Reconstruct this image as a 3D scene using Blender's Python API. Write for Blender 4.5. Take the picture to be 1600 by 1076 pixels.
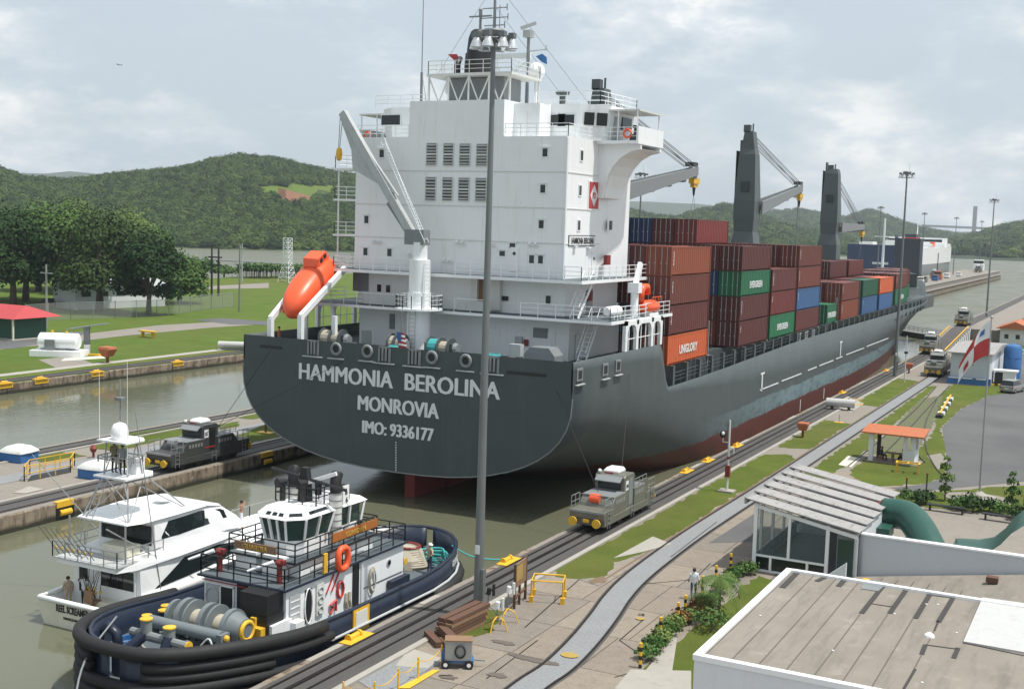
import bpy, bmesh, math, random
import numpy as np
from mathutils import Vector, Matrix, Euler, noise as mnoise
random.seed(7)
for o in list(bpy.data.objects): bpy.data.objects.remove(o)
SC = bpy.context.scene
COL = SC.collection
# ------------------------------------------------------------------ camera
CAMH = 20.25; FPX = 1885.0
YAW, PIT, ROL = math.radians(27.22), math.radians(-5.68), math.radians(1.72)
_f = Vector((-math.sin(YAW)*math.cos(PIT), math.cos(YAW)*math.cos(PIT), math.sin(PIT)))
_r0 = Vector((math.cos(YAW), math.sin(YAW), 0)); _u0 = _r0.cross(_f)
_r = math.cos(ROL)*_r0 + math.sin(ROL)*_u0; _u = -math.sin(ROL)*_r0 + math.cos(ROL)*_u0
CP = Vector((0, 0, CAMH))
cd = bpy.data.cameras.new('camera'); cam = bpy.data.objects.new('camera', cd); COL.objects.link(cam)
cd.sensor_fit = 'HORIZONTAL'; cd.sensor_width = 36; cd.lens = 36*FPX/1600
cd.clip_start = 0.5; cd.clip_end = 30000
cam.matrix_world = Matrix(((_r.x, _u.x, -_f.x, 0), (_r.y, _u.y, -_f.y, 0), (_r.z, _u.z, -_f.z, CAMH), (0, 0, 0, 1)))
SC.camera = cam
# ------------------------------------------------------------------ world, sun, exposure
SUN_EL = math.radians(68); SUN_AZ = math.radians(80)          # azimuth clockwise from +Y
w = bpy.data.worlds.new('World'); SC.world = w; w.use_nodes = True
nt = w.node_tree; nt.nodes.clear()
def N(t, **k):
    n = nt.nodes.new(t)
    for a, b in k.items(): setattr(n, a, b)
    return n
def L(a, b): nt.links.new(a, b)
out = N('ShaderNodeOutputWorld'); bg = N('ShaderNodeBackground'); L(bg.outputs[0], out.inputs[0])
sky = N('ShaderNodeTexSky', sky_type='NISHITA', sun_disc=False, sun_elevation=SUN_EL, sun_rotation=SUN_AZ)
sky.air_density = 1.0; sky.dust_density = 3.0
tc = N('ShaderNodeTexCoord')
def noise(scale, detail, rough, zs, off):
    mp = N('ShaderNodeMapping'); mp.inputs['Scale'].default_value = (1, 1, zs); mp.inputs['Location'].default_value = off
    L(tc.outputs['Generated'], mp.inputs['Vector'])
    n = N('ShaderNodeTexNoise'); n.inputs['Scale'].default_value = scale; n.inputs['Detail'].default_value = detail; n.inputs['Roughness'].default_value = rough
    L(mp.outputs[0], n.inputs['Vector']); return n.outputs['Fac']
def ramp(fac, stops):
    r = N('ShaderNodeValToRGB'); e = r.color_ramp.elements
    while len(e) < len(stops): e.new(0.5)
    for i, (p, c) in enumerate(stops): e[i].position = p; e[i].color = (c, c, c, 1) if not isinstance(c, tuple) else c+(1,)
    L(fac, r.inputs[0]); return r.outputs[0]
def mixc(fac, a, b):
    m = N('ShaderNodeMixRGB')
    for s, v in ((0, fac), (1, a), (2, b)):
        if isinstance(v, (int, float)): m.inputs[s].default_value = v
        elif isinstance(v, tuple): m.inputs[s].default_value = v+(1,)
        else: L(v, m.inputs[s])
    return m.outputs[0]
mul = N('ShaderNodeMixRGB', blend_type='MULTIPLY'); mul.inputs[0].default_value = 1; L(sky.outputs[0], mul.inputs[1]); mul.inputs[2].default_value = (.085, .085, .085, 1)
veil = mixc(.72, mul.outputs[0], (.575, .655, .715))                       # thin high cloud over blue
n1 = noise(3.4, 9, .58, 2.6, (1.3, .4, .2)); cov = ramp(n1, [(.46, 0.0), (.58, .95)])
n2 = noise(8.5, 7, .62, 2.2, (4.1, 2.7, .9)); lit = ramp(n2, [(.40, (.49, .555, .61)), (.52, (.66, .705, .74)), (.62, (.93, .915, .88))])
c1 = mixc(cov, veil, lit)
n3 = noise(2.0, 5, .5, 5.0, (7.7, 1.2, 3.1)); dark = ramp(n3, [(.5, 0.0), (.72, .55)])
c2 = mixc(dark, c1, (.43, .50, .55))
L(c2, bg.inputs[0]); bg.inputs[1].default_value = 1.18
sl = bpy.data.lights.new('sun', 'SUN'); so = bpy.data.objects.new('sun', sl); COL.objects.link(so)
sl.energy = 4.6; sl.angle = math.radians(1.2); sl.color = (1, .965, .9)
sd = Vector((math.sin(SUN_AZ)*math.cos(SUN_EL), math.cos(SUN_AZ)*math.cos(SUN_EL), math.sin(SUN_EL)))
so.rotation_euler = sd.to_track_quat('Z', 'Y').to_euler(); so.location = (40, 40, 200)
vs = SC.view_settings; vs.view_transform = 'Standard'; vs.look = 'None'; vs.gamma = 1; vs.use_curve_mapping = False; vs.exposure = 0.1
SC.render.engine = 'CYCLES'
SC.cycles.max_bounces = 6; SC.cycles.volume_bounces = 0; SC.cycles.transparent_max_bounces = 8
# ------------------------------------------------------------------ pixel helpers (photo is 1600 x 1076)
def ray(px, py): return _r*(px-800) - _u*(py-538) + _f*FPX
def G(px, py, z=0.0):
    d = ray(px, py); p = CP + d*((z-CAMH)/d.z); return (p.x, p.y, z)
def PX(px, py, x):
    d = ray(px, py); p = CP + d*(x/d.x); return (x, p.y, p.z)
def PY(px, py, y):
    d = ray(px, py); p = CP + d*(y/d.y); return (p.x, y, p.z)
# ------------------------------------------------------------------ mesh builder
class B:
    def __init__(s): s.v = []; s.f = []
    def add(s, vs, fs):
        o = len(s.v); s.v += [tuple(p) for p in vs]; s.f += [tuple(i+o for i in f) for f in fs]; return s
    def box(s, x0, x1, y0, y1, z0, z1):
        if x0 > x1: x0, x1 = x1, x0
        if y0 > y1: y0, y1 = y1, y0
        if z0 > z1: z0, z1 = z1, z0
        return s.add([(x0,y0,z0),(x1,y0,z0),(x1,y1,z0),(x0,y1,z0),(x0,y0,z1),(x1,y0,z1),(x1,y1,z1),(x0,y1,z1)],
                     [(0,3,2,1),(4,5,6,7),(0,1,5,4),(1,2,6,5),(2,3,7,6),(3,0,4,7)])
    def ob(s, c, sz, e=(0,0,0)):
        m = Euler(e).to_matrix(); c = Vector(c); a, b, d = sz[0]/2, sz[1]/2, sz[2]/2
        vs = [c + m@Vector(p) for p in ((-a,-b,-d),(a,-b,-d),(a,b,-d),(-a,b,-d),(-a,-b,d),(a,-b,d),(a,b,d),(-a,b,d))]
        return s.add(vs, [(0,3,2,1),(4,5,6,7),(0,1,5,4),(1,2,6,5),(2,3,7,6),(3,0,4,7)])
    def beam(s, p, q, w, h):
        p, q = Vector(p), Vector(q); d = q-p; l = d.length
        if l < 1e-6: return s
        d /= l; a = d.cross(Vector((0,0,1)))
        if a.length < 1e-3: a = Vector((1,0,0))
        a.normalize(); b = a.cross(d); a *= w/2; b *= h/2
        return s.add([p-a-b,p+a-b,p+a+b,p-a+b,q-a-b,q+a-b,q+a+b,q-a+b], [(0,1,2,3),(7,6,5,4),(0,4,5,1),(1,5,6,2),(2,6,7,3),(3,7,4,0)])
    def cyl(s, p, q, r, r2=None, n=8, cap=True):
        p, q = Vector(p), Vector(q); r2 = r if r2 is None else r2; d = q-p
        if d.length < 1e-6: return s
        d.normalize(); a = d.orthogonal().normalized(); b = d.cross(a)
        vs = []; 
        for c, rr in ((p, r), (q, r2)):
            for i in range(n):
                t = 2*math.pi*i/n; vs.append(c + a*(rr*math.cos(t)) + b*(rr*math.sin(t)))
        fs = [(i, (i+1) % n, n+(i+1) % n, n+i) for i in range(n)]
        if cap: fs += [tuple(range(n-1, -1, -1)), tuple(range(n, 2*n))]
        return s.add(vs, fs)
    def tube(s, pts, r, n=6, closed=False):
        pts = [Vector(p) for p in pts]
        m = len(pts); vs = []; prev = None
        for i, p in enumerate(pts):
            if closed: d = pts[(i+1) % m]-pts[i-1]
            else: d = pts[min(i+1, m-1)]-pts[max(i-1, 0)]
            d.normalize()
            if prev is None: a = d.orthogonal().normalized()
            else:
                a = prev - d*prev.dot(d)
                a = a.normalized() if a.length > 1e-4 else d.orthogonal().normalized()
            prev = a; b = d.cross(a); rr = r[i] if isinstance(r, (list, tuple)) else r
            for k in range(n):
                t = 2*math.pi*k/n; vs.append(p + a*(rr*math.cos(t)) + b*(rr*math.sin(t)))
        fs = []
        for i in range(m if closed else m-1):
            j = (i+1) % m
            for k in range(n): fs.append((i*n+k, i*n+(k+1) % n, j*n+(k+1) % n, j*n+k))
        if not closed: fs += [tuple(range(n-1, -1, -1)), tuple(range((m-1)*n, m*n))]
        return s.add(vs, fs)
    def prism(s, poly, z0, z1):
        n = len(poly); a = sum(poly[i][0]*poly[(i+1) % n][1]-poly[(i+1) % n][0]*poly[i][1] for i in range(n))
        if a < 0: poly = poly[::-1]
        return s.add([(x,y,z0) for x, y in poly]+[(x,y,z1) for x, y in poly],
                     [tuple(range(n-1,-1,-1)), tuple(range(n,2*n))]+[(i,(i+1) % n,n+(i+1) % n,n+i) for i in range(n)])
    def prismx(s, poly, x0, x1):       # poly of (y,z)
        n = len(poly)
        return s.add([(x0,y,z) for y, z in poly]+[(x1,y,z) for y, z in poly],
                     [tuple(range(n-1,-1,-1)), tuple(range(n,2*n))]+[(i,(i+1) % n,n+(i+1) % n,n+i) for i in range(n)])
    def prismy(s, poly, y0, y1):       # poly of (x,z)
        n = len(poly)
        return s.add([(x,y0,z) for x, z in poly]+[(x,y1,z) for x, z in poly],
                     [tuple(range(n)), tuple(range(2*n-1,n-1,-1))]+[(i,n+i,n+(i+1) % n,(i+1) % n) for i in range(n)])
    def loft(s, rings, closed=True, cap=True):
        n = len(rings[0]); vs = [p for r in rings for p in r]; fs = []
        for i in range(len(rings)-1):
            for k in range(n if closed else n-1):
                fs.append((i*n+k, i*n+(k+1) % n, (i+1)*n+(k+1) % n, (i+1)*n+k))
        if cap: fs += [tuple(range(n-1,-1,-1)), tuple(range((len(rings)-1)*n, len(rings)*n))]
        return s.add(vs, fs)
    def lathe(s, prof, c=(0,0,0), n=16, cap=True):
        c = Vector(c)
        return s.loft([[c+Vector((r*math.cos(2*math.pi*k/n), r*math.sin(2*math.pi*k/n), z)) for k in range(n)] for r, z in prof], True, cap)
    def sph(s, c, r, n=12, m=7):
        if not isinstance(r, tuple): r = (r, r, r)
        rings = []
        for i in range(m+1):
            t = math.pi*(i+.02)/(m+.04)-math.pi/2
            rings.append([(c[0]+r[0]*math.cos(t)*math.cos(2*math.pi*k/n), c[1]+r[1]*math.cos(t)*math.sin(2*math.pi*k/n), c[2]+r[2]*math.sin(t)) for k in range(n)])
        return s.loft(rings)
    def quad(s, *p): return s.add(p, [tuple(range(len(p)))])
    def rail(s, pts, h=1.0, bars=3, step=1.5, r=.028, closed=False):
        P = [Vector(p) for p in pts]
        if closed: P.append(P[0])
        for a, b in zip(P, P[1:]):
            l = (b-a).length; k = max(1, round(l/step))
            for i in range(k+1):
                q = a.lerp(b, i/k); s.cyl(q, q+Vector((0,0,h)), r*1.15, n=4, cap=False)
            for j in range(1, bars+1):
                z = Vector((0,0,h*j/bars)); s.cyl(a+z, b+z, r if j < bars else r*1.2, n=4, cap=False)
        return s
    def ladder(s, p, q, wv, step=.3, r=.025):
        p, q, wv = Vector(p), Vector(q), Vector(wv)
        s.cyl(p-wv, q-wv, r, n=4); s.cyl(p+wv, q+wv, r, n=4); k = max(1, int((q-p).length/step))
        for i in range(1, k): c = p.lerp(q, i/k); s.cyl(c-wv, c+wv, r*.9, n=4, cap=False)
        return s
    def xf(s, m): s.v = [tuple(m@Vector(p)) for p in s.v]; return s
    def out(s, name, m, parent=None, world=False, smooth=False, bevel=0, **props):
        me = bpy.data.meshes.new(name); v = s.v
        if world and parent is not None:
            o = wloc(parent); v = [(p[0]-o.x, p[1]-o.y, p[2]-o.z) for p in v]
        me.from_pydata(v, [], s.f); me.update()
        return link(name, me, m, parent, smooth, bevel, **props)
def wloc(o):
    v = Vector((0,0,0))
    while o is not None: v = v + o.location; o = o.parent
    return v
def link(name, me, m, parent=None, smooth=False, bevel=0, **props):
    o = bpy.data.objects.new(name, me); COL.objects.link(o)
    if m is not None: me.materials.append(MAT[m] if isinstance(m, str) else m)
    if smooth is True: me.shade_smooth()
    elif smooth: me.shade_smooth(); sharp(me, smooth)
    if bevel:
        b = o.modifiers.new('bevel', 'BEVEL'); b.width = bevel; b.segments = 2; b.limit_method = 'ANGLE'; b.angle_limit = .7
    if parent is not None: o.parent = parent
    for k, x in props.items(): o[k] = x
    return o
def sharp(me, ang):
    bm = bmesh.new(); bm.from_mesh(me)
    for e in bm.edges:
        if len(e.link_faces) == 2 and e.calc_face_angle(0) > ang: e.smooth = False
    bm.to_mesh(me); bm.free()
def thing(name, label, cat, loc=(0,0,0), rz=0, group=None):
    o = bpy.data.objects.new(name, None); COL.objects.link(o); o.location = loc; o.rotation_euler = (0,0,rz); o.empty_display_size = .2
    o['label'] = label; o['category'] = cat
    if group: o['group'] = group
    return o
def tag(o, label, cat, group=None):
    o['label'] = label; o['category'] = cat
    if group: o['group'] = group
    return o
def struct(o): o['kind'] = 'structure'; return o
def children(o): return [c for c in bpy.data.objects if c.parent is o]
def kids(root):
    r = {}
    for c in bpy.data.objects:
        if c.parent is not None: r.setdefault(c.parent.name, []).append(c)
    return r
def copy_tree(o, parent=None, km=None):
    km = km or kids(o)
    c = o.copy(); COL.objects.link(c); c.parent = parent
    for ch in km.get(o.name, []): copy_tree(ch, c, km)
    return c
def dup(root, loc, rz=0, label=None, group=None):
    c = copy_tree(root); c.location = loc; c.rotation_euler = (0,0,rz)
    if label: c['label'] = label
    if group: c['group'] = group
    return c
def text(s, name, m, parent, loc, size, ux=(1,0,0), uz=(0,0,1), xs=1.0, bold=.0, depth=.012, align='CENTER', world=True, spacing=1.0):
    cu = bpy.data.curves.new(name, 'FONT'); cu.body = s; cu.size = 1; cu.offset = bold; cu.extrude = depth/size; cu.align_x = align; cu.resolution_u = 3; cu.space_character = spacing
    t = bpy.data.objects.new(name, cu); COL.objects.link(t)
    bpy.context.view_layer.update()
    dg = bpy.context.evaluated_depsgraph_get(); me = bpy.data.meshes.new_from_object(t.evaluated_get(dg))
    bpy.data.objects.remove(t); bpy.data.curves.remove(cu)
    X = Vector(ux).normalized(); Z = Vector(uz).normalized(); Y = Z.cross(X)   # text plane X,Z ; normal = X x Z
    nrm = X.cross(Z); l = Vector(loc)
    if world and parent is not None: l = l - wloc(parent)
    me.transform(Matrix(((X.x*size*xs, Z.x*size, nrm.x*size, l.x), (X.y*size*xs, Z.y*size, nrm.y*size, l.y), (X.z*size*xs, Z.z*size, nrm.z*size, l.z), (0,0,0,1))))
    me.materials.clear(); me.name = name
    return link(name, me, m, parent)
# ------------------------------------------------------------------ materials
MAT = {}
class NT:
    def __init__(s, name):
        m = bpy.data.materials.new(name); m.use_nodes = True; s.m = m; s.t = m.node_tree; s.t.nodes.clear()
        s.o = s.n('ShaderNodeOutputMaterial'); s.p = s.n('ShaderNodeBsdfPrincipled'); s.l(s.p.outputs[0], s.o.inputs[0]); MAT[name] = m
    def n(s, t, **k):
        x = s.t.nodes.new(t)
        for a, b in k.items(): setattr(x, a, b)
        return x
    def l(s, a, b): s.t.links.new(a, b)
    def set(s, sock, v):
        if isinstance(v, (int, float)): sock.default_value = v
        elif isinstance(v, tuple): sock.default_value = v if len(v) == len(sock.default_value) else v+(1,)
        else: s.l(v, sock)
    def coord(s, kind='Object', scale=(1,1,1), loc=(0,0,0)):
        t = s.n('ShaderNodeTexCoord'); m = s.n('ShaderNodeMapping'); m.inputs['Scale'].default_value = scale; m.inputs['Location'].default_value = loc
        s.l(t.outputs[kind], m.inputs[0]); return m.outputs[0]
    def world(s, scale=(1,1,1)):
        t = s.n('ShaderNodeNewGeometry'); m = s.n('ShaderNodeMapping'); m.inputs['Scale'].default_value = scale
        s.l(t.outputs['Position'], m.inputs[0]); return m.outputs[0]
    def noise(s, vec, scale=1, detail=4, rough=.55):
        x = s.n('ShaderNodeTexNoise'); s.l(vec, x.inputs['Vector']); x.inputs['Scale'].default_value = scale; x.inputs['Detail'].default_value = detail; x.inputs['Roughness'].default_value = rough; return x.outputs['Fac']
    def ramp(s, fac, stops, interp='LINEAR'):
        r = s.n('ShaderNodeValToRGB'); r.color_ramp.interpolation = interp; e = r.color_ramp.elements
        while len(e) < len(stops): e.new(.5)
        for i, (p, c) in enumerate(stops): e[i].position = p; e[i].color = (c, c, c, 1) if not isinstance(c, tuple) else c+(1,)
        s.l(fac, r.inputs[0]); return r.outputs[0]
    def mix(s, fac, a, b, bt='MIX'):
        m = s.n('ShaderNodeMixRGB', blend_type=bt); s.set(m.inputs[0], fac); s.set(m.inputs[1], a); s.set(m.inputs[2], b); return m.outputs[0]
    def math(s, op, a, b=0.0):
        m = s.n('ShaderNodeMath', operation=op); s.set(m.inputs[0], a); s.set(m.inputs[1], b); return m.outputs[0]
    def sep(s, vec):
        x = s.n('ShaderNodeSeparateXYZ'); s.l(vec, x.inputs[0]); return x.outputs
    def bump(s, h, strength=.3, dist=.05):
        b = s.n('ShaderNodeBump'); b.inputs['Strength'].default_value = strength; b.inputs['Distance'].default_value = dist; s.l(h, b.inputs['Height']); s.l(b.outputs[0], s.p.inputs['Normal'])
    def fin(s, col, rough=.6, metal=0.0, **k):
        s.set(s.p.inputs['Base Color'], col); s.set(s.p.inputs['Roughness'], rough); s.set(s.p.inputs['Metallic'], metal)
        for a, b in k.items(): s.set(s.p.inputs[a.replace('_', ' ')], b)
        return s.m
def shade(c, f): return tuple(min(1, x*f) for x in c)
def paint(name, c, rough=.5, metal=0.0, var=.18, scale=1.2, dirt=.25, dirtcol=(.12,.09,.06), bump=0.0, streak=True, rnd=.0):
    s = NT(name); v = s.world((1,1,1)); n = s.noise(v, scale, 5, .6)
    col = s.mix(n, shade(c, 1-var), shade(c, 1+var))
    if dirt:
        d = s.noise(s.world((2.2,2.2,.25) if streak else (1,1,1)), 1.6, 6, .65); f = s.ramp(d, [(.52, 0.0), (.78, dirt)])
        col = s.mix(f, col, dirtcol)
    if rnd:
        oi = s.n('ShaderNodeObjectInfo'); k = s.math('MULTIPLY_ADD', oi.outputs['Random'], rnd); s.t.nodes[-1].inputs[2].default_value = 1-rnd/2
        hs = s.n('ShaderNodeHueSaturation'); s.l(k, hs.inputs['Value']); s.l(col, hs.inputs['Color']); col = hs.outputs[0]
    r = s.math('MULTIPLY_ADD', n, .25); s.t.nodes[-1].inputs[2].default_value = rough-.12
    if bump: s.bump(s.noise(v, scale*9, 4, .6), bump, .03)
    return s.fin(col, r, metal)
s = NT('white'); v = s.world(); a = s.noise(v, .5, 5, .6); col = s.mix(a, (.74,.765,.775), (.84,.86,.865))
st = s.noise(s.world((3.2,3.2,.16)), 1.5, 7, .7); col = s.mix(s.ramp(st, [(.56, 0.0), (.76, .42)]), col, (.50,.42,.31)); col = s.mix(s.ramp(s.noise(v, 2.3, 7, .7), [(.66, 0.0), (.74, .5)]), col, (.36,.22,.12))
xx = s.sep(v); cb = s.n('ShaderNodeCombineXYZ'); s.l(s.math('ADD', xx[0], xx[1]), cb.inputs[0]); s.l(xx[2], cb.inputs[1]); bk = s.n('ShaderNodeTexBrick'); s.l(cb.outputs[0], bk.inputs['Vector']); bk.inputs['Scale'].default_value = .36; bk.inputs['Mortar Size'].default_value = .008; bk.inputs['Mortar Smooth'].default_value = .6; bk.inputs['Brick Width'].default_value = 1.6; bk.inputs['Row Height'].default_value = .99
hh = s.math('SUBTRACT', s.math('MULTIPLY', s.noise(s.world((.9,.9,.9)), 1.0, 3, .5), .8), s.math('MULTIPLY', bk.outputs['Fac'], .5)); s.bump(hh, .35, .04); s.fin(col, .45)
paint('white_clean', (.80,.81,.81), .3, dirt=.0, var=.03)
paint('offwhite', (.62,.63,.60), .5, dirt=.3, dirtcol=(.35,.3,.24), var=.08)
paint('cream', (.66,.64,.52), .4, dirt=.1)
paint('ship_grey', (.052,.066,.068), .45, dirt=.12, dirtcol=(.10,.10,.09), var=.1, scale=.4)
paint('crane_grey', (.075,.09,.093), .45, dirt=.15, var=.1)
paint('mid_grey', (.20,.215,.22), .5, dirt=.2)
paint('light_grey', (.42,.44,.44), .5, dirt=.25)
paint('galv', (.36,.37,.37), .45, .5, dirt=.25, var=.12)
paint('mast_metal', (.17,.185,.185), .5, .35, dirt=.18, var=.12, scale=.7)
paint('black', (.012,.013,.014), .5, dirt=.1, dirtcol=(.07,.06,.05))
paint('rubber', (.011,.011,.012), .7, dirt=.12, dirtcol=(.07,.065,.06), bump=.2, scale=2)
paint('navy', (.013,.021,.042), .35, dirt=.2, dirtcol=(.08,.085,.09), var=.2)
paint('tug_deck', (.09,.112,.125), .7, dirt=.35, dirtcol=(.07,.055,.045), var=.2, streak=False)
paint('winch_grey', (.155,.18,.19), .45, dirt=.2, var=.1)
paint('yellow', (.72,.42,.03), .5, dirt=.35, dirtcol=(.2,.12,.05))
paint('orange', (.80,.105,.03), .4, dirt=.08, var=.05)
paint('red', (.42,.03,.025), .45, dirt=.15)
paint('dark_red', (.20,.025,.02), .5, dirt=.2)
paint('blue', (.03,.13,.34), .5, dirt=.15)
paint('teal', (.05,.34,.34), .7, dirt=.1)
paint('rope', (.42,.38,.30), .85, dirt=.3, scale=6, bump=.3)
paint('wood', (.23,.14,.08), .75, dirt=.3, scale=3)
paint('varnish', (.38,.13,.03), .3, dirt=.15, scale=3)
paint('rust', (.11,.055,.035), .85, dirt=.4, var=.3, scale=4)
paint('loco', (.165,.165,.14), .45, .25, dirt=.3, var=.1)
paint('loco_dark', (.055,.058,.058), .5, .1, dirt=.35, dirtcol=(.14,.12,.1), var=.15)
paint('tile_orange', (.42,.13,.055), .75, dirt=.3, var=.15, scale=3)
paint('tile_red', (.42,.045,.05), .6, dirt=.12)
paint('green_wall', (.012,.075,.05), .6, dirt=.15)
paint('green_duct', (.015,.075,.055), .4, dirt=.2, var=.1)
paint('wall_white', (.66,.68,.70), .7, dirt=.18, dirtcol=(.4,.38,.36), var=.05)
paint('wall_grey', (.50,.53,.56), .7, dirt=.15, dirtcol=(.35,.34,.33), var=.05)
paint('letter', (.68,.70,.70), .6, dirt=.0, var=.08, scale=2)
paint('letter_dark', (.03,.03,.03), .6, dirt=.0)
paint('gold', (.5,.32,.06), .4, dirt=.0)
paint('skin', (.36,.19,.12), .6, dirt=0, var=.05); paint('skin_dark', (.10,.05,.033), .6, dirt=0, var=.05)
paint('hair', (.015,.012,.01), .7, dirt=0)
for nm, c in dict(cloth_white=(.66,.68,.70), cloth_tan=(.38,.31,.22), cloth_jeans=(.035,.055,.10), cloth_dark=(.03,.03,.035), cloth_grey=(.22,.23,.24), cloth_red=(.45,.05,.04), cloth_olive=(.16,.15,.09), cloth_orange=(.6,.16,.03)).items():
    paint(nm, c, .9, dirt=0, var=.12, scale=8)
CC = dict(maroon=(.100,.023,.020), brown=(.15,.036,.023), rustred=(.225,.054,.024), red=(.165,.026,.022), orange=(.52,.10,.03), green=(.012,.13,.055), blue=(.018,.045,.12), ltblue=(.04,.11,.25), grey=(.26,.27,.27), dgreen=(.012,.09,.045))
for k, c in CC.items(): paint('box_'+k, c, .5, dirt=.35, dirtcol=shade(c, .45), var=.16, scale=1.1, rnd=.3)
# glass
s = NT('glass'); s.fin((.012,.018,.02), .06, 0.0); 
s = NT('glass_green'); s.fin((.03,.06,.05), .08)
# ground
s = NT('concrete_tan'); v = s.world()
a = s.noise(v, .18, 6, .6); b = s.noise(v, 1.7, 6, .65); c = s.noise(v, 14, 4, .6)
col = s.mix(a, (.15,.122,.094), (.25,.212,.168)); col = s.mix(s.ramp(b, [(.35, 0.0), (.7, .75)]), col, (.25,.22,.18)); col = s.mix(s.ramp(s.noise(v, .5, 7, .7), [(.56, 0.0), (.72, .6)]), col, (.12,.09,.07))
col = s.mix(.25, col, s.ramp(c, [(.3, .1), (.7, .4)])); s.bump(c, .25, .02); s.fin(col, .9)
for i_, (k_, w_) in enumerate((((.86,.86,.86), 0), ((1.12,1.1,1.06), 1), ((.97,.93,.88), 2))):
    s = NT('concrete_bay%d' % i_); v = s.world(); a = s.noise(v, .35, 6, .62); b = s.noise(v, 2.2, 7, .68); c = s.noise(v, 14, 4, .6)
    f_ = lambda q: tuple(x*y for x, y in zip(q, k_))
    col = s.mix(a, f_((.15,.115,.08)), f_((.26,.21,.155))); col = s.mix(s.ramp(b, [(.42, 0.0), (.72, .7)]), col, f_((.275,.235,.185))); col = s.mix(s.ramp(s.noise(v, .8+.2*w_, 8, .74), [(.54, 0.0), (.70, .7)]), col, (.10,.08,.062)); col = s.mix(.28, col, s.ramp(c, [(.3, .08), (.7, .36)])); s.bump(c, .3, .02); s.fin(col, .9)
s = NT('concrete_grey'); v = s.world(); a = s.noise(v, .5, 6, .6); c = s.noise(v, 9, 5, .65)
col = s.mix(a, (.15,.158,.165), (.215,.225,.23)); col = s.mix(.3, col, s.ramp(c, [(.3, .14), (.7, .46)])); col = s.mix(s.ramp(s.noise(v, 1.1, 7, .7), [(.58, 0.0), (.74, .5)]), col, (.14,.13,.12)); s.bump(c, .2, .02); s.fin(col, .88)
s = NT('concrete_pale'); v = s.world(); a = s.noise(v, .8, 6, .6); c = s.noise(v, 12, 5, .65)
col = s.mix(a, (.28,.262,.228), (.39,.368,.33)); col = s.mix(s.ramp(s.noise(v, 1.5, 7, .7), [(.55, 0.0), (.75, .5)]), col, (.2,.17,.13)); s.bump(c, .2, .02); s.fin(col, .9)
s = NT('asphalt'); v = s.world(); a = s.noise(v, .09, 5, .6); c = s.noise(v, 20, 4, .6)
col = s.mix(s.ramp(a, [(.35, 0.0), (.65, 1.0)]), (.075,.075,.078), (.12,.12,.12)); col = s.mix(.3, col, s.ramp(c, [(.3, .04), (.7, .16)])); s.bump(c, .3, .02); s.fin(col, .9)
s = NT('trackbed'); v = s.world((1,.25,1)); a = s.noise(v, .9, 6, .65); c = s.noise(s.world(), 12, 5, .6)
col = s.mix(a, (.026,.024,.023), (.09,.082,.073)); col = s.mix(.2, col, s.ramp(c, [(.3, .03), (.7, .2)])); s.bump(c, .25, .02); s.fin(col, .85)
s = NT('wallface'); v = s.world(); a = s.noise(v, .5, 7, .65); z = s.sep(v)[2]; d = s.noise(s.world((1,1,.3)), 1.6, 7, .7)
col = s.mix(a, (.17,.125,.085), (.34,.285,.215)); col = s.mix(s.ramp(d, [(.45, 0.0), (.62, .9)]), col, (.06,.04,.028)); col = s.mix(s.ramp(s.noise(v, 2.5, 5, .6), [(.6, 0.0), (.72, .6)]), col, (.48,.43,.36))
wet = s.n('ShaderNodeMapRange'); s.l(s.math('ADD', z, s.math('MULTIPLY', a, .5)), wet.inputs[0]); wet.inputs[1].default_value = -.45; wet.inputs[2].default_value = -.75; col = s.mix(wet.outputs[0], col, (.03,.03,.018)); s.bump(d, .5, .08); s.fin(col, .9)
def grass(name, c1, c2, c3):
    s = NT(name); v = s.world(); a = s.noise(v, .22, 6, .6); b = s.noise(v, 1.3, 6, .7); c = s.noise(v, 16, 5, .7)
    col = s.mix(s.ramp(a, [(.35, 0.0), (.65, 1.0)]), c1, c2); col = s.mix(s.ramp(b, [(.5, 0.0), (.75, .75)]), col, c3); col = s.mix(s.ramp(s.noise(v, .045, 6, .65), [(.45, 0.0), (.68, .6)]), col, shade(c3, .85)); col = s.mix(s.ramp(c, [(.3, .55), (.7, 0.0)]), col, shade(c1, .45))
    s.bump(c, .9, .12); s.fin(col, .95); s.p.inputs['Specular IOR Level'].default_value = .15
grass('grass', (.088,.135,.018), (.145,.190,.032), (.20,.165,.065))
grass('grass_far', (.082,.145,.020), (.13,.19,.032), (.17,.175,.05))
s = NT('soil'); v = s.world(); a = s.noise(v, .4, 6, .6); s.fin(s.mix(a, (.12,.082,.055), (.20,.135,.088)), .95)
s = NT('roofing'); v = s.world(); a = s.noise(v, .35, 6, .6); st = s.noise(s.world((.9,.12,1)), 2.4, 6, .65); c = s.noise(v, 14, 4, .6)
col = s.mix(a, (.165,.145,.12), (.28,.25,.21)); col = s.mix(s.ramp(st, [(.48, 0.0), (.7, .6)]), col, (.13,.12,.105)); col = s.mix(s.ramp(s.noise(v, 1.2, 7, .7), [(.56, 0.0), (.7, .45)]), col, (.34,.31,.27)); s.bump(c, .3, .02); s.fin(col, .92)
s = NT('louver_roof'); v = s.world(); a = s.noise(v, .9, 6, .65); col = s.mix(a, (.25,.245,.24), (.36,.35,.34)); col = s.mix(s.ramp(s.noise(s.world((2,.3,1)), 2, 7, .7), [(.52, 0.0), (.7, .7)]), col, (.13,.12,.11)); s.fin(col, .85)
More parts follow.
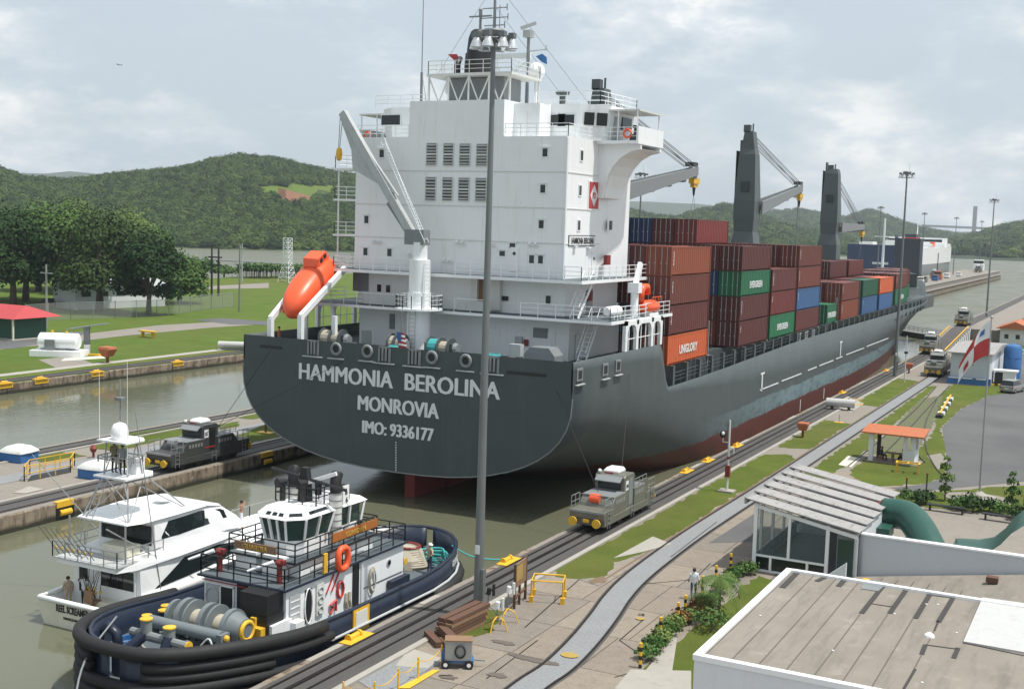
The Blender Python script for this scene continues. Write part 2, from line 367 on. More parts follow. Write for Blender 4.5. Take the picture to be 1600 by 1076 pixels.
# water
s = NT('water'); v = s.world(); a = s.noise(s.world((1,.55,1)), 1.5, 4, .55); b = s.noise(v, .09, 4, .5); c = s.noise(v, .02, 5, .55)
col = s.mix(c, (.105,.108,.068), (.128,.131,.088)); h = s.math('ADD', a, s.math('MULTIPLY', b, 2.2)); s.bump(h, .15, .09)
wx = s.sep(v); op = s.n('ShaderNodeMapRange'); s.l(wx[1], op.inputs[0]); op.inputs[1].default_value = 225; op.inputs[2].default_value = 330; op.inputs[3].default_value = .06; op.inputs[4].default_value = .34   # open water is wind ruffled
s.fin(col, s.math('ADD', op.outputs[0], s.math('MULTIPLY', s.ramp(s.noise(s.world((.12,.05,1)), 1.0, 4, .6), [(.45, 0.0), (.65, 1.0)]), .10)), 0.0, IOR=1.33)
def plates(s, ax, sx=.5, w=1.7, h=.55):
    xx = s.sep(s.world()); cb = s.n('ShaderNodeCombineXYZ'); s.l(xx[ax], cb.inputs[0]); s.l(xx[2], cb.inputs[1]); bk = s.n('ShaderNodeTexBrick'); s.l(cb.outputs[0], bk.inputs['Vector'])
    for k, v_ in (('Scale', .25), ('Mortar Size', .006), ('Mortar Smooth', .5), ('Brick Width', w), ('Row Height', h)): bk.inputs[k].default_value = v_
    return bk.outputs['Fac']
# ship hull with boot topping
s = NT('hull'); v = s.world(); xyz = s.sep(v); a = s.noise(v, .35, 6, .6); st = s.noise(s.world((.5,.5,.06)), 1.4, 6, .65); pl = s.noise(s.world((.25,.12,1.1)), 2.0, 7, .7)
grey = s.mix(a, (.056,.070,.073), (.086,.102,.105)); grey = s.mix(s.ramp(st, [(.5, 0.0), (.75, .35)]), grey, (.11,.118,.116))
zz = s.math('ADD', xyz[2], s.math('MULTIPLY_ADD', pl, 1.0)); s.t.nodes[-2].inputs[2].default_value = -.5
fwd = s.n('ShaderNodeMapRange'); s.l(xyz[1], fwd.inputs[0]); fwd.inputs[1].default_value = 104; fwd.inputs[2].default_value = 135
bl = s.math('MULTIPLY', s.math('LESS_THAN', zz, 2.5), s.ramp(s.noise(s.world((.3,.22,.5)), 2.2, 8, .75), [(.30, 0.0), (.52, .9)])); bl = s.math('MULTIPLY', bl, fwd.outputs[0])
blue = s.mix(s.noise(v, 1.2, 5, .6), (.12,.19,.215), (.21,.285,.305)); col = s.mix(bl, grey, blue)
red = s.mix(s.noise(s.world((.6,.6,.2)), 1.2, 6, .65), (.055,.018,.014), (.15,.035,.028)); col = s.mix(s.math('LESS_THAN', zz, .75), col, red)
low = s.mix(s.ramp(s.noise(s.world((.4,.4,.15)), 1.3, 6, .7), [(.5, 0.0), (.65, .7)]), col, (.05,.045,.04)); col = s.mix(s.math('LESS_THAN', zz, 1.3), col, low); s.bump(s.math('SUBTRACT', s.noise(s.world((.35,.35,.7)), 1.0, 3, .5), s.math('MULTIPLY', plates(s, 1), .35)), .45, .06); s.fin(col, .55); s.p.inputs['Specular IOR Level'].default_value = .3
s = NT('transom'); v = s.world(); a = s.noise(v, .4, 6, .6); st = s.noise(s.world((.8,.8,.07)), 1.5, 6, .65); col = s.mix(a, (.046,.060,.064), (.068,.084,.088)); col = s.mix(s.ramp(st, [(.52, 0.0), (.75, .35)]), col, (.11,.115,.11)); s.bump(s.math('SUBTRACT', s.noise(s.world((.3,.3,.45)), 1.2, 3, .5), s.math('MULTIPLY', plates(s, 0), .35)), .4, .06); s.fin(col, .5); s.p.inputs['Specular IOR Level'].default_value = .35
# foliage
def foliage(name, c1, c2, rnd=.5):
    s = NT(name); v = s.world(); a = s.noise(v, .5, 4, .6); oi = s.n('ShaderNodeObjectInfo'); col = s.mix(a, c1, c2)
    hs = s.n('ShaderNodeHueSaturation'); k = s.math('MULTIPLY_ADD', oi.outputs['Random'], rnd); s.t.nodes[-1].inputs[2].default_value = 1-rnd/2
    h = s.math('MULTIPLY_ADD', oi.outputs['Random'], -.05); s.t.nodes[-1].inputs[2].default_value = .525
    s.l(k, hs.inputs['Value']); s.l(h, hs.inputs['Hue']); s.l(col, hs.inputs['Color']); s.fin(hs.outputs[0], .65, 0.0)
    s.p.inputs['Specular IOR Level'].default_value = .12
foliage('leaf_forest', (.022,.054,.011), (.064,.108,.020), 1.1)
foliage('leaf_dark', (.018,.040,.012), (.040,.075,.020), .5)
foliage('leaf_mid', (.04,.085,.02), (.085,.15,.035), .5)
foliage('leaf_light', (.08,.14,.035), (.14,.20,.06), .4)
foliage('leaf_red', (.20,.035,.02), (.10,.09,.03), .4)
paint('bark', (.10,.08,.06), .9, dirt=.3, scale=3, bump=.4)
s = NT('hillside'); v = s.world(); a = s.noise(v, .012, 6, .6); b = s.noise(v, .12, 6, .7); col = s.mix(a, (.035,.07,.02), (.07,.115,.03)); col = s.mix(s.ramp(b, [(.35, .6), (.65, 0.0)]), col, (.02,.042,.014)); s.bump(b, 1.0, 3.0); s.fin(col, .95)
s = NT('far_hill'); v = s.world(); a = s.noise(v, .006, 6, .6); b = s.noise(v, .035, 7, .75); col = s.mix(a, (.035,.065,.025), (.06,.095,.035)); col = s.mix(s.ramp(b, [(.38, .65), (.62, 0.0)]), col, (.018,.035,.014)); s.bump(b, 1.0, 14.0); s.fin(col, .95)
s = NT('haze_air'); s.t.nodes.remove(s.p); vp = s.n('ShaderNodeVolumePrincipled'); vp.inputs['Density'].default_value = .00012; vp.inputs['Color'].default_value = (.84,.92,1,1); vp.inputs['Anisotropy'].default_value = .2; s.l(vp.outputs[0], s.o.inputs['Volume'])
# ------------------------------------------------------------------ setting: water, banks, hills
WZ = -1.25
paint('stain_joint', (.05,.042,.035), .95, dirt=.2)
struct(B().quad((-9000,-400,WZ),(9000,-400,WZ),(9000,14000,WZ),(-9000,14000,WZ)).out('water', 'water'))
NX, CX0, CX1, FX = -32.7, -82.6, -65.7, -116.2       # near coping, centre wall edges, far coping
near = struct(B().box(NX, 700, -60, 640, -9, 0).out('near_bank', 'concrete_tan'))
struct(B().quad((-34,-400,-3.5),(700,-400,-3.5),(700,-60,-3.5),(-34,-60,-3.5)).out('near_shore', 'soil'))
cw = struct(B().box(CX0, CX1, -60, 420, -9, 0).out('centre_wall', 'concrete_tan'))
# far bank : lawn peninsula with a shoreline behind
def gp(*pts, z=0): return [G(a, b, z)[:2] for a, b in pts]
shore = [(FX,-80),(FX,420),(-160,420)] + [G(*p, 0)[:2] for p in ((560,427),(470,429),(430,431),(360,433),(300,437),(272,438),(250,432),(200,424),(120,420),(40,420),(-120,424))] + [(-900,240),(-900,-80)]
far = struct(B().prism(shore, -9, 0).out('far_bank', 'grass_far'))
Zs = [0]
def sheet(poly, m, name, lvl, parent=None, z=0):
    Zs[0] += 1; z += .00035*Zs[0]
    pts = [(p[0], p[1]) for p in poly]; n = len(pts)
    a = sum(pts[i][0]*pts[(i+1) % n][1]-pts[(i+1) % n][0]*pts[i][1] for i in range(n))
    if a < 0: pts = pts[::-1]
    if name in ('lawn', 'oil_stain', 'bare_earth', 'siding_bed'):       # ragged growing edges
        rg = random.Random(Zs[0]); q = []
        for i in range(n):
            p0, p1 = pts[i], pts[(i+1) % n]; l = math.hypot(p1[0]-p0[0], p1[1]-p0[1]); k = max(1, min(60, int(l/.6))); k = k if name != 'oil_stain' else 3; jt = .13 if name != 'oil_stain' else .04
            for j in range(k): t = j/k; q.append((p0[0]+(p1[0]-p0[0])*t+rg.gauss(0, jt), p0[1]+(p1[1]-p0[1])*t+rg.gauss(0, jt)))
        pts = q
    return struct(B().quad(*[(x, y, z+.004*lvl) for x, y in pts]).out(name, m)) if parent is None else B().quad(*[(x, y, z+.004*lvl) for x, y in pts]).out(name, m, parent, True)
def rect(x0, x1, y0, y1): return [(x0,y0),(x1,y0),(x1,y1),(x0,y1)]
# concrete block faces of the three lock walls (each coping block is its own piece)
def blocks(parent, x, sgn, y0, y1, L, ztop, zb, seed, skip=()):
    rnd = random.Random(seed); y = y0
    while y < y1:
        l = L*rnd.uniform(.85, 1.15); d = rnd.uniform(.05, .13); zt = ztop-rnd.uniform(0, .03)
        if not any(a < y+l and b > y for a, b in skip):
            bb = B(); j = .035
            ys = np.linspace(y+j, y+l-j, 7); rows = []
            for k, yy in enumerate(ys):      # slightly uneven worn face
                dd = d+rnd.uniform(-.025, .025); ch = .05+rnd.uniform(0, .04)
                rows.append([(x-sgn*.4, yy, zb), (x+sgn*dd, yy, zb), (x+sgn*(dd+rnd.uniform(-.02, .02)), yy, (ztop+zb)/2), (x+sgn*dd, yy, zt-ch), (x+sgn*(dd-ch), yy, zt), (x-sgn*.4, yy, zt)])
            if sgn < 0: rows = [r[::-1] for r in rows]
            bb.loft(rows[::-1] if True else rows); bb.out('coping_block', 'wallface', parent, True)
        y += l
blocks(cw, CX1, 1, 40, 190, 7.2, .006, -3, 3)
blocks(far, FX, 1, 85, 215, 6.0, .006, -3, 4)
blocks(near, NX, -1, 34, 210, 6.4, .006, -3, 5)
# near bank surfaces
Zs[0] = -9; sheet(rect(-29.15, -14.3, 36, 104), 'stain_joint', 'joint_bed', 1); Zs[0] = 0
rj = random.Random(21); y = 36.0
while y < 104:
    l = rj.uniform(4.2, 5.2); x = -29.15
    while x < -14.6:
        w_ = min(rj.uniform(3.4, 4.2), -14.3-x); z = .0045+rj.random()*.002
        B().box(x+.025, x+w_-.025, y+.025, min(104, y+l)-.025, -.03, z).out('paving_bay', 'concrete_bay%d' % rj.randrange(3), near, True); x += w_
    y += l
struct(B().quad((NX+.35,-60,.012),(-29.55,-60,.012),(-29.55,640,.012),(NX+.35,640,.012)).out('lock_track_bed', 'trackbed'))
def rails(name, x0, x1, y0, y1, z=.012, slot=True):
    for x in (x0, x1):
        struct(B().box(x-.045, x+.045, y0, y1, z, z+.05).out(name, 'rail_steel'))
paint('rail_steel', (.035,.03,.028), .4, .6, dirt=.3)
rails('tow_rail', -31.95, -30.5, -60, 640)
struct(B().box(-31.33, -31.12, -60, 640, .012, .075).out('rack_rail', 'rail_steel'))
struct(B().box(-29.55, -29.2, -60, 640, -.1, .1).out('kerb', 'concrete_pale'))
GR = [
 [(603,1030),(700,981),(760,950),(790,955),(770,985),(716,1000),(662,1004)],
 [(862,884),(905,862),(985,838),(960,872),(952,898),(925,905),(880,905)],
 [(1345,655),(1368,640),(1378,645),(1352,662)],
 [(1462,622),(1492,598),(1545,603),(1600,600),(1600,612),(1545,618),(1500,640),(1470,668),(1478,700),(1480,745),(1445,755),(1370,760),(1325,742),(1352,715),(1440,700),(1462,668)],
 [(1520,532),(1570,520),(1600,522),(1600,552),(1560,555)],
 [(1385,765),(1430,770),(1600,758),(1640,800),(1600,806),(1400,788)],
]
GW = [[(-29.15,64.5),(-27.4,66),(-26.3,68.5),(-26.15,76),(-26.05,96),(-26.0,107),(-27.3,109),(-29.15,107.5)], [(-29.15,112),(-26.1,113),(-26.0,131),(-29.15,132)], [(-29.15,147),(-26.0,146),(-26.0,176),(-29.15,178)], [(-23.7,98),(-21.8,98),(-21.4,112),(-22.0,128),(-22.6,150),(-23.0,172),(-23.9,172),(-23.8,128)]]
for q in GW: sheet(q, 'grass', 'lawn', 2)
for q in ([(-26.1,63),(-26.0,420),(-25.85,420),(-25.95,63)],): sheet(q, 'soil', 'path_edge', 2)
sheet([G(*q) for q in ((1108,848),(1182,800),(1180,846))], 'asphalt', 'asphalt_patch', 4)
for i, p in enumerate(GR[:1]+GR[1:]): sheet([G(*q) for q in p], 'grass', 'lawn', 2)
# hedge lawn between path and building
sheet([(-18.9,46),(-14.2,44),(-14.0,66.5),(-18.6,68.8)], 'grass', 'lawn', 2)
# return track strip (pale concrete path with rails along both sides)
ctr = []
for a, b in (((792.7,1076),(851.6,1076)),((846,1040.7),(897.6,1042.5)),((890,1000),(934,1004)),((923,963),(964,963)),((945.5,934),(982,934)),((971,908),(1008,904.5)),((1008,878.7),(1045,873)),((1060,838),(1090,843)),((1100,808.7),(1135,812)),((1172.7,766),(1203,768)),):
    A, C = G(*a), G(*b); ctr.append(((A[0]+C[0])/2, (A[1]+C[1])/2))
def spline(P, k=6):
    o = []
    for i in range(len(P)-1):
        p0, p1, p2, p3 = P[max(i-1,0)], P[i], P[i+1], P[min(i+2,len(P)-1)]
        for j in range(k):
            t = j/k
            o.append(tuple(.5*((2*p1[d])+(-p0[d]+p2[d])*t+(2*p0[d]-5*p1[d]+4*p2[d]-p3[d])*t*t+(-p0[d]+3*p1[d]-3*p2[d]+p3[d])*t**3) for d in range(len(p1))))
    o.append(tuple(P[-1])); return o
ctr = [(-20.6,30),(-22.1,39)] + ctr[:-3] + [(-25.05,76),(-25.05,84),(-25,92),(-25,110),(-25,140),(-25,240),(-25,420)]
cs = spline(ctr, 8)
def strip(P, w, z):
    l, r = [], []
    for i, p in enumerate(P):
        a, b = P[max(i-1,0)], P[min(i+1,len(P)-1)]; t = Vector((b[0]-a[0], b[1]-a[1], 0)).normalized(); nn = Vector((-t.y, t.x, 0))
        l.append((p[0]+nn.x*w/2, p[1]+nn.y*w/2, z)); r.append((p[0]-nn.x*w/2, p[1]-nn.y*w/2, z))
    return l, r
l, r = strip(cs, 1.5, .012)
bb = B(); n = len(l); bb.add(l+r, [(i, n+i, n+i+1, i+1) for i in range(n-1)]); struct(bb.out('track_strip', 'concrete_grey'))
for side in (l, r):
    struct(B().tube([(x, y, .02) for x, y, z in side], .07, 4).out('return_rail', 'rail_steel'))
l2, r2 = strip(cs, 1.85, .0085); bb = B(); bb.add(l2+r2, [(i, n+i, n+i+1, i+1) for i in range(n-1)]); struct(bb.out('strip_verge', 'trackbed'))
# asphalt service yard on the right
yard = [G(*p) for p in ((1478,705),(1472,668),(1500,640),(1545,618),(1600,611),(1700,600),(1800,640),(1800,780),(1600,752),(1430,768),(1390,762),(1440,757),(1480,745))]
sheet(yard, 'asphalt', 'service_yard', 3)
sheet([G(*p) for p in ((1560,560),(1600,553),(1760,545),(1760,600),(1600,601),(1570,598))], 'asphalt', 'yard_road', 3)
sheet([G(*p) for p in ((1400,792),(1600,808),(1700,830),(1700,960),(1420,900),(1380,860))], 'concrete_tan', 'terrace', 1)
# siding rails in the grass by the shelter
s = NT('siding'); v = s.world(); a = s.noise(v, .8, 6, .7); s.fin(s.mix(s.ramp(a, [(.4, 0.0), (.62, 1.0)]), (.115,.10,.075), (.10,.135,.04)), .95)
sheet([G(*p) for p in ((1352,710),(1395,670),(1440,622),(1475,618),(1455,668),(1436,700),(1400,706))], 'siding', 'siding_bed', 4)
for P in ([(1325,728),(1390,675),(1430,640),(1462,605)], [(1375,715),(1420,670),(1452,635),(1484,602)], [(1445,668),(1447,700),(1462,730),(1480,748)], [(1423,668),(1428,700),(1445,722)], [(1445,668),(1450,650),(1466,620)]):
    struct(B().tube(spline([G(a, b, .05) for a, b in P], 5), .06, 4).out('siding_rail', 'rail_steel'))
# concrete patches
for p, m in (([(958,872),(1020,838),(1050,850),(1005,862)], 'concrete_pale'), ([(560,1064),(650,1015),(690,1035),(600,1090)], 'concrete_grey'), ([(618,1040),(640,1012),(690,1028),(668,1044)], 'concrete_pale'), ([(1310,726),(1325,712),(1344,716),(1330,730)], 'cream'), ([(1300,632),(1322,618),(1350,630),(1330,645)], 'concrete_pale'), ([(1448,712),(1470,708),(1480,720),(1465,735)], 'concrete_tan'), ([(1060,985),(985,1076),(970,1076),(1050,1050)], 'concrete_pale'), ([(905,905),(925,903),(950,905),(935,915)], 'concrete_tan')):
    sheet([G(*q) for q in p], m, 'paving_slab', 5)
sheet([G(*q) for q in ((960,1076),(985,1046),(1080,1048),(1080,1100))], 'concrete_pale', 'paving_slab', 5)
# expansion joints between the paving bays: shallow dark grooves
for P in (((1005,912),(1085,905)), ((968,1000),(1000,1022)), ((968,1000),(1005,968)), ((960,1058),(1000,1046)), ((820,980),(905,905)), ((690,1000),(780,965)), ((1048,870),(1120,815)), ((1085,905),(1110,880)), ((760,1060),(840,1000))):
    a, b = G(*P[0]), G(*P[1]); struct(B().beam((a[0],a[1],.010), (b[0],b[1],.010), .06, .02).out('paving_joint', 'rail_steel'))
s = NT('stain'); v = s.world(); a = s.noise(v, 1.2, 6, .7); s.fin(s.mix(a, (.06,.05,.045), (.17,.145,.12)), .9)
for c, rx, ry in (((832,1030), 1.5, .35), ((776,1055), .6, .3), ((1002,960), .2, .2), ((788,1004),.7,.25), ((700,1058),.5,.3)):
    g = G(*c); rr = random.Random(c[0]); sheet([(g[0]+rx*math.cos(t*.524)*rr.uniform(.6,1.1), g[1]+ry*math.sin(t*.524)*rr.uniform(.6,1.1)) for t in range(12)], 'stain', 'oil_stain', 6)
sheet([G(*q) for q in ((918,906),(938,900),(952,905),(945,912),(922,912))], 'soil', 'bare_earth', 6)
# coping markings: yellow bollard recesses and pale numbered slabs
for px, py in ((560,998),(800,878),(1076,737),(1108,720),(1155,697),(1310,613),(1383,579)):
    g = G(px, py); y = g[1]
    t = thing('mooring_bitt', 'yellow mooring bitt in the near lock coping, %s' % {560:'beside the tug amidships',800:'holding the green tug line',1076:'nearer of a pair beside the ship',1108:'farther of a pair beside the ship',1155:'directly behind the slim signal pole',1310:'beside the red boot topping of the ship',1383:'near the foot of the second lamp mast'}[px], 'bollard', (NX+.18, y, 0), 0, 'yellow bitts on the near coping')
    bb = B(); bb.box(-.2,.5,-1.0,1.0,.006,.06); bb.out('base_plate', 'yellow', t)
    B().cyl((-.02,-.45,.12),(-.02,.45,.12),.13,n=10).cyl((-.02,-.5,.12),(-.02,-.38,.12),.2,n=10).cyl((-.02,.38,.12),(-.02,.5,.12),.2,n=10).out('bitt', 'yellow', t, smooth=.6)
for px, py, L2 in ((512,1020,2.6),(690,940,1.8),(1090,728,2.2),(1165,690,3),(1235,652,3),(1345,597,4)):
    g = G(px, py); sheet(rect(NX-.02, NX+.32, g[1]-L2/2, g[1]+L2/2), 'concrete_pale', 'marker_slab', 3)
# centre wall surfaces
sheet(rect(CX1-2.9, CX1-.6, -60, 420), 'trackbed', 'centre_track_bed', 2); sheet(rect(CX0+.6, CX0+2.9, -60, 420), 'trackbed', 'centre_track_bed', 2)
for x in (CX1-2.3, CX1-.85, CX0+.85, CX0+2.3): struct(B().box(x-.05, x+.05, -60, 420, .008, .07).out('tow_rail', 'rail_steel'))
struct(B().box(CX1-3.2, CX1-2.9, -60, 420, -.1, .12).out('kerb', 'concrete_pale')); struct(B().box(CX0+2.9, CX0+3.2, -60, 420, -.1, .12).out('kerb', 'concrete_pale'))
sheet(rect(-75.6, -73.4, -60, 420), 'concrete_grey', 'centre_path', 2)
for p in ([(50,715),(85,704),(135,712),(65,722)], [(140,698),(205,676),(300,664),(310,672),(180,706)], [(335,665),(372,658),(372,666),(345,671)], [(360,652),(415,640),(415,650),(395,655)], [(355,688),(420,660),(470,660),(440,680),(380,695)], [(180,735),(240,715),(280,700),(300,706),(215,742)]):
    sheet([G(*q) for q in p], 'grass', 'lawn', 3)
sheet([G(*q) for q in ((20,770),(45,760),(70,764),(40,771))], 'concrete_pale', 'paving_slab', 4)
# far bank surfaces
sheet(rect(FX-3.2, FX-.5, -80, 420), 'trackbed', 'far_track_bed', 2)
for x in (FX-.95, FX-2.4): struct(B().box(x-.06, x+.06, -80, 420, .008, .08).out('tow_rail', 'rail_steel'))
struct(B().box(FX-7.2, FX-5.4, -80, 420, -.1, .03).out('far_path', 'concrete_pale'))
sheet(rect(FX-5.4, FX-3.2, -80, 420), 'grass', 'verge', 2)
def fpoly(P, m, name, lvl): sheet([G(*q) for q in P], m, name, lvl)
fpoly([(0,536),(130,522),(250,508),(390,500),(420,503),(420,506),(330,512),(200,524),(110,535),(0,546)], 'concrete_tan', 'service_road', 2)
fpoly([(300,500),(345,497),(420,502),(420,508),(360,507)], 'asphalt', 'road_fork', 3)
fpoly([(60,562),(115,556),(150,570),(90,576)], 'concrete_tan', 'paving_slab', 2); fpoly([(0,530),(60,520),(140,518),(120,527),(20,545),(0,545)], 'asphalt', 'service_road', 3)
fpoly([(95,564),(165,560),(160,556),(100,560)], 'cream', 'yellow_strip', 3)
fpoly([(310,448),(420,442),(420,450),(330,452)], 'concrete_tan', 'service_road', 2)
fpoly([(310,440),(440,434),(520,432),(520,444),(420,446),(320,450)], 'grass', 'dry_lawn', 1)
# hills -------------------------------------------------
def hill(name, sil, base, D0, D1, m, nx=90, ny=26, rough=4.0, seed=1, fall=.55):
    """terrain mound: sil = [(px, py)] skyline, base row at distance D0 (m along the view), crest at D1"""
    bb = B(); rows = []
    xs = np.linspace(sil[0][0], sil[-1][0], nx); sx = [p[0] for p in sil]; sy = [p[1] for p in sil]
    for j in range(ny+1):
        t = j/ny; row = []
        for i, px in enumerate(xs):
            d = ray(px, 538); d.z = 0; d.normalize(); py = np.interp(px, sx, sy)
            e = ray(px, py); crest = CAMH + e.z/math.hypot(e.x, e.y)*D1 if e.z/math.hypot(e.x, e.y)*D1+CAMH > 2 else 2
            u = t/(1-fall*0.0)
            D = D0 + (D1*1.35-D0)*t; tc_ = (D-D0)/(D1-D0)
            if tc_ <= 1: h = WZ-.5 + (crest-WZ)*(math.sin(tc_*math.pi/2)**1.15)
            else: h = crest*max(0, 1-((tc_-1)/.35)**1.3*.9)
            P = d*D; q = Vector((P.x*.006, P.y*.006, seed)); h += rough*mnoise.fractal(q, 1.0, 2.0, 4)*min(1, tc_*3)*(.35 if abs(tc_-1) < .15 else 1)
            row.append((P.x, P.y, h))
        rows.append(row)
    bb.loft(rows, False, False); o = bb.out(name, m, smooth=True); struct(o); return o, rows
hillL, rowsL = hill('forest_hill', [(-260,275),(-150,256),(-60,258),(0,270),(40,286),(110,290),(180,281),(250,274),(290,270),(330,257),(372,250),(430,255),(480,268),(530,278),(620,284),(720,300),(820,330)], 0, 800, 1300, 'hillside', seed=2.3)
hillM, rowsM = hill('middle_hill', [(880,345),(960,332),(985,335),(1010,342),(1050,346),(1085,336),(1120,328),(1150,330),(1185,346),(1225,360),(1270,370),(1320,378)], 0, 1200, 2000, 'hillside', nx=60, ny=18, rough=8, seed=5.1)
hillR, rowsR = hill('far_hill', [(1120,340),(1160,332),(1200,338),(1240,334),(1275,340),(1310,345),(1345,332),(1375,343),(1410,357),(1425,362),(1470,368),(1500,376),(1540,382)], 0, 2200, 3100, 'far_hill', nx=70, ny=14, rough=14, seed=7.7)
hillE, rowsE = hill('headland_hill', [(1440,386),(1490,378),(1515,374),(1545,362),(1575,355),(1600,350),(1660,346),(1760,356),(1900,374)], 0, 1300, 2300, 'far_hill', nx=50, ny=14, rough=8, seed=9.2)
hillF, rowsF = hill('distant_ridge', [(-300,262),(40,266),(90,264),(150,268),(300,272),(700,300),(1130,318),(1200,322),(1300,334),(1400,352),(1500,362),(1540,358),(1580,350),(1660,345),(1900,360)], 0, 4200, 5200, 'far_hill', nx=60, ny=8, rough=12, seed=3.9)
# ------------------------------------------------------------------ container ship
SX, SY = -49.45, 77.0
ship = thing('container_ship', 'large grey and white container ship seen from its stern in the lock', 'ship', (SX, SY, 0))
def sm(a, b, x): t = max(0, min(1, (x-a)/(b-a))); return t*t*(3-2*t)
def deckz(s_):
    z = 6.85 + .85*sm(20, 75, s_) + 3.4*sm(176, 186, s_)
    return 10.7 - (10.7-z)*sm(17.4, 19.8, s_)
def hbD(s_): return 14.75 if s_ < 140 else 14.75*max(0, 1-((s_-140)/68)**3)
def hbW(s_): return 14.75 if s_ < 90 else 14.75*max(0, 1-((s_-90)/113)**2)
st = [0,4,8,12,16,17.4,18,18.6,19.2,19.8,22,28,36,46,60,80,95,110,120,130,140,148,156,164,170,176,180,184,188,193,198,202,205,207,207.9]
rings = []
for s_ in st:
    zt = deckz(s_); zb = 1.1 - 10*sm(2, 46, s_)*1.0 - .5*sm(0, 8, s_); hc = 7.0 + 1.5*sm(0, 30, s_) - 5.5*sm(30, 75, s_); n_ = 2.45 + .6*sm(30, 80, s_); ring = []
    hc = min(hc, zt-zb-.4); K = 12
    half = []
    for k in range(K+1):
        t = k/K*math.pi/2; x = math.sin(t)**(2/n_); z = zb+hc*(1-math.cos(t)**(2/n_)); half.append((x, z))
    for k in range(1, 5): half.append((1, zb+hc+(zt-zb-hc)*k/4))
    pts = []
    for x, z in half:
        u = max(0, min(1, (z+1.25)/(zt+1.25))); hb = hbW(s_)+(hbD(s_)-hbW(s_))*u**1.3
        yo = s_ + (0 if s_ < 150 else (u-1)*5*sm(190, 208, s_))
        pts.append((hb*x, yo, z))
    rings.append([(-a, b, c) for a, b, c in pts[::-1]] + pts[1:])
hb_ = B(); hb_.loft(rings, False, False); hull = hb_.out('hull', 'hull', ship, smooth=.9)
md = hull.modifiers.new('plate', 'SOLIDIFY'); md.thickness = .12; md.offset = 1
tr = B(); tr.quad(*[(a, 0, c) for a, b, c in rings[0]]); tr.f = [f[::-1] for f in tr.f]
transom = tr.out('transom', 'transom', ship)
# bright edge bead round the transom
B().tube([(a*1.002, -.02, c) for a, b, c in rings[0][4:-4]], .05, 5).out('transom_bead', 'mid_grey', transom)
W = lambda b_, name, m, parent=ship, **k: b_.out(name, m, parent, True, **k)
def sec(x0, x1, y0, y1, z0, z1): return B().box(x0, x1, y0, y1, z0, z1)
# decks
dk = B(); dk.quad(*[(SX+x, SY+y, 9.55) for x, y in ((-14.6,.1),(14.6,.1),(14.6,18),(-14.6,18))]); W(dk, 'poop_deck', 'tug_deck')
dk = B()
ys = [18.0]+[s_ for s_ in st if s_ > 18.5]; Lp = [(SX-hbD(s_)*.985, SY+s_, deckz(s_)-1.15) for s_ in ys]; Rp = [(SX+hbD(s_)*.985, SY+s_, deckz(s_)-1.15) for s_ in ys]
m_ = len(ys); dk.add(Lp+Rp, [(i, m_+i, m_+i+1, i+1) for i in range(m_-1)]); W(dk, 'main_deck', 'ship_grey')
W(sec(SX-14.4, SX+14.4, SY+17.9, SY+18.1, 5.6, 9.55), 'deck_break', 'ship_grey')
# hatch coaming box under the cargo
W(sec(SX-12.6, SX+12.6, 97.5, 262, 6, 8.4), 'hatch_coaming', 'ship_grey')
# transom lettering
def on_t(px, py, dy=0): return PY(px, py, SY-.03+dy)
for tx, pa, pb, ht in (('HAMMONIA', (467,591), (612,607), 1.36), ('BEROLINA', (632,608), (779,625), 1.36), ('MONROVIA', (559,640), (684,653.5), 1.2), ('IMO: 9336177', (566,676.5), (676,688), 1.02)):
    a, b = Vector(on_t(*pa)), Vector(on_t(*pb)); c = (a+b)/2; o = text(tx, 'lettering', 'letter', ship, (c.x, SY-.03, c.z), ht, bold=0, depth=.01)
    wv = [v.co.x for v in o.data.vertices]; k = (b.x-a.x)/(max(wv)-min(wv)); cx = c.x-SX
    zv = [v.co.z for v in o.data.vertices]; z0 = min(zv); kz = ht*.94/(max(zv)-z0)
    for v in o.data.vertices: v.co.x = cx+(v.co.x-cx)*k; v.co.z = z0+(v.co.z-z0)*kz
    bmx = bmesh.new()                                      # thicker painted strokes: shifted passes, each 4 mm proud of the last
    for q, (dx_, dz_) in enumerate(((0,0),(.06,0),(-.06,0),(.03,.03))): c2 = o.data.copy(); c2.transform(Matrix.Translation((dx_, -.004*q, dz_))); bmx.from_mesh(c2); bpy.data.meshes.remove(c2)
    bmx.to_mesh(o.data); bmx.free()
dm = B()
for i in range(12): p = on_t(618.5, 692+i*3.9); dm.box(p[0]-.05, p[0]+.05, SY-.04, SY-.005, p[2], p[2]+.09)
W(dm, 'draught_marks', 'letter', kind='stuff')
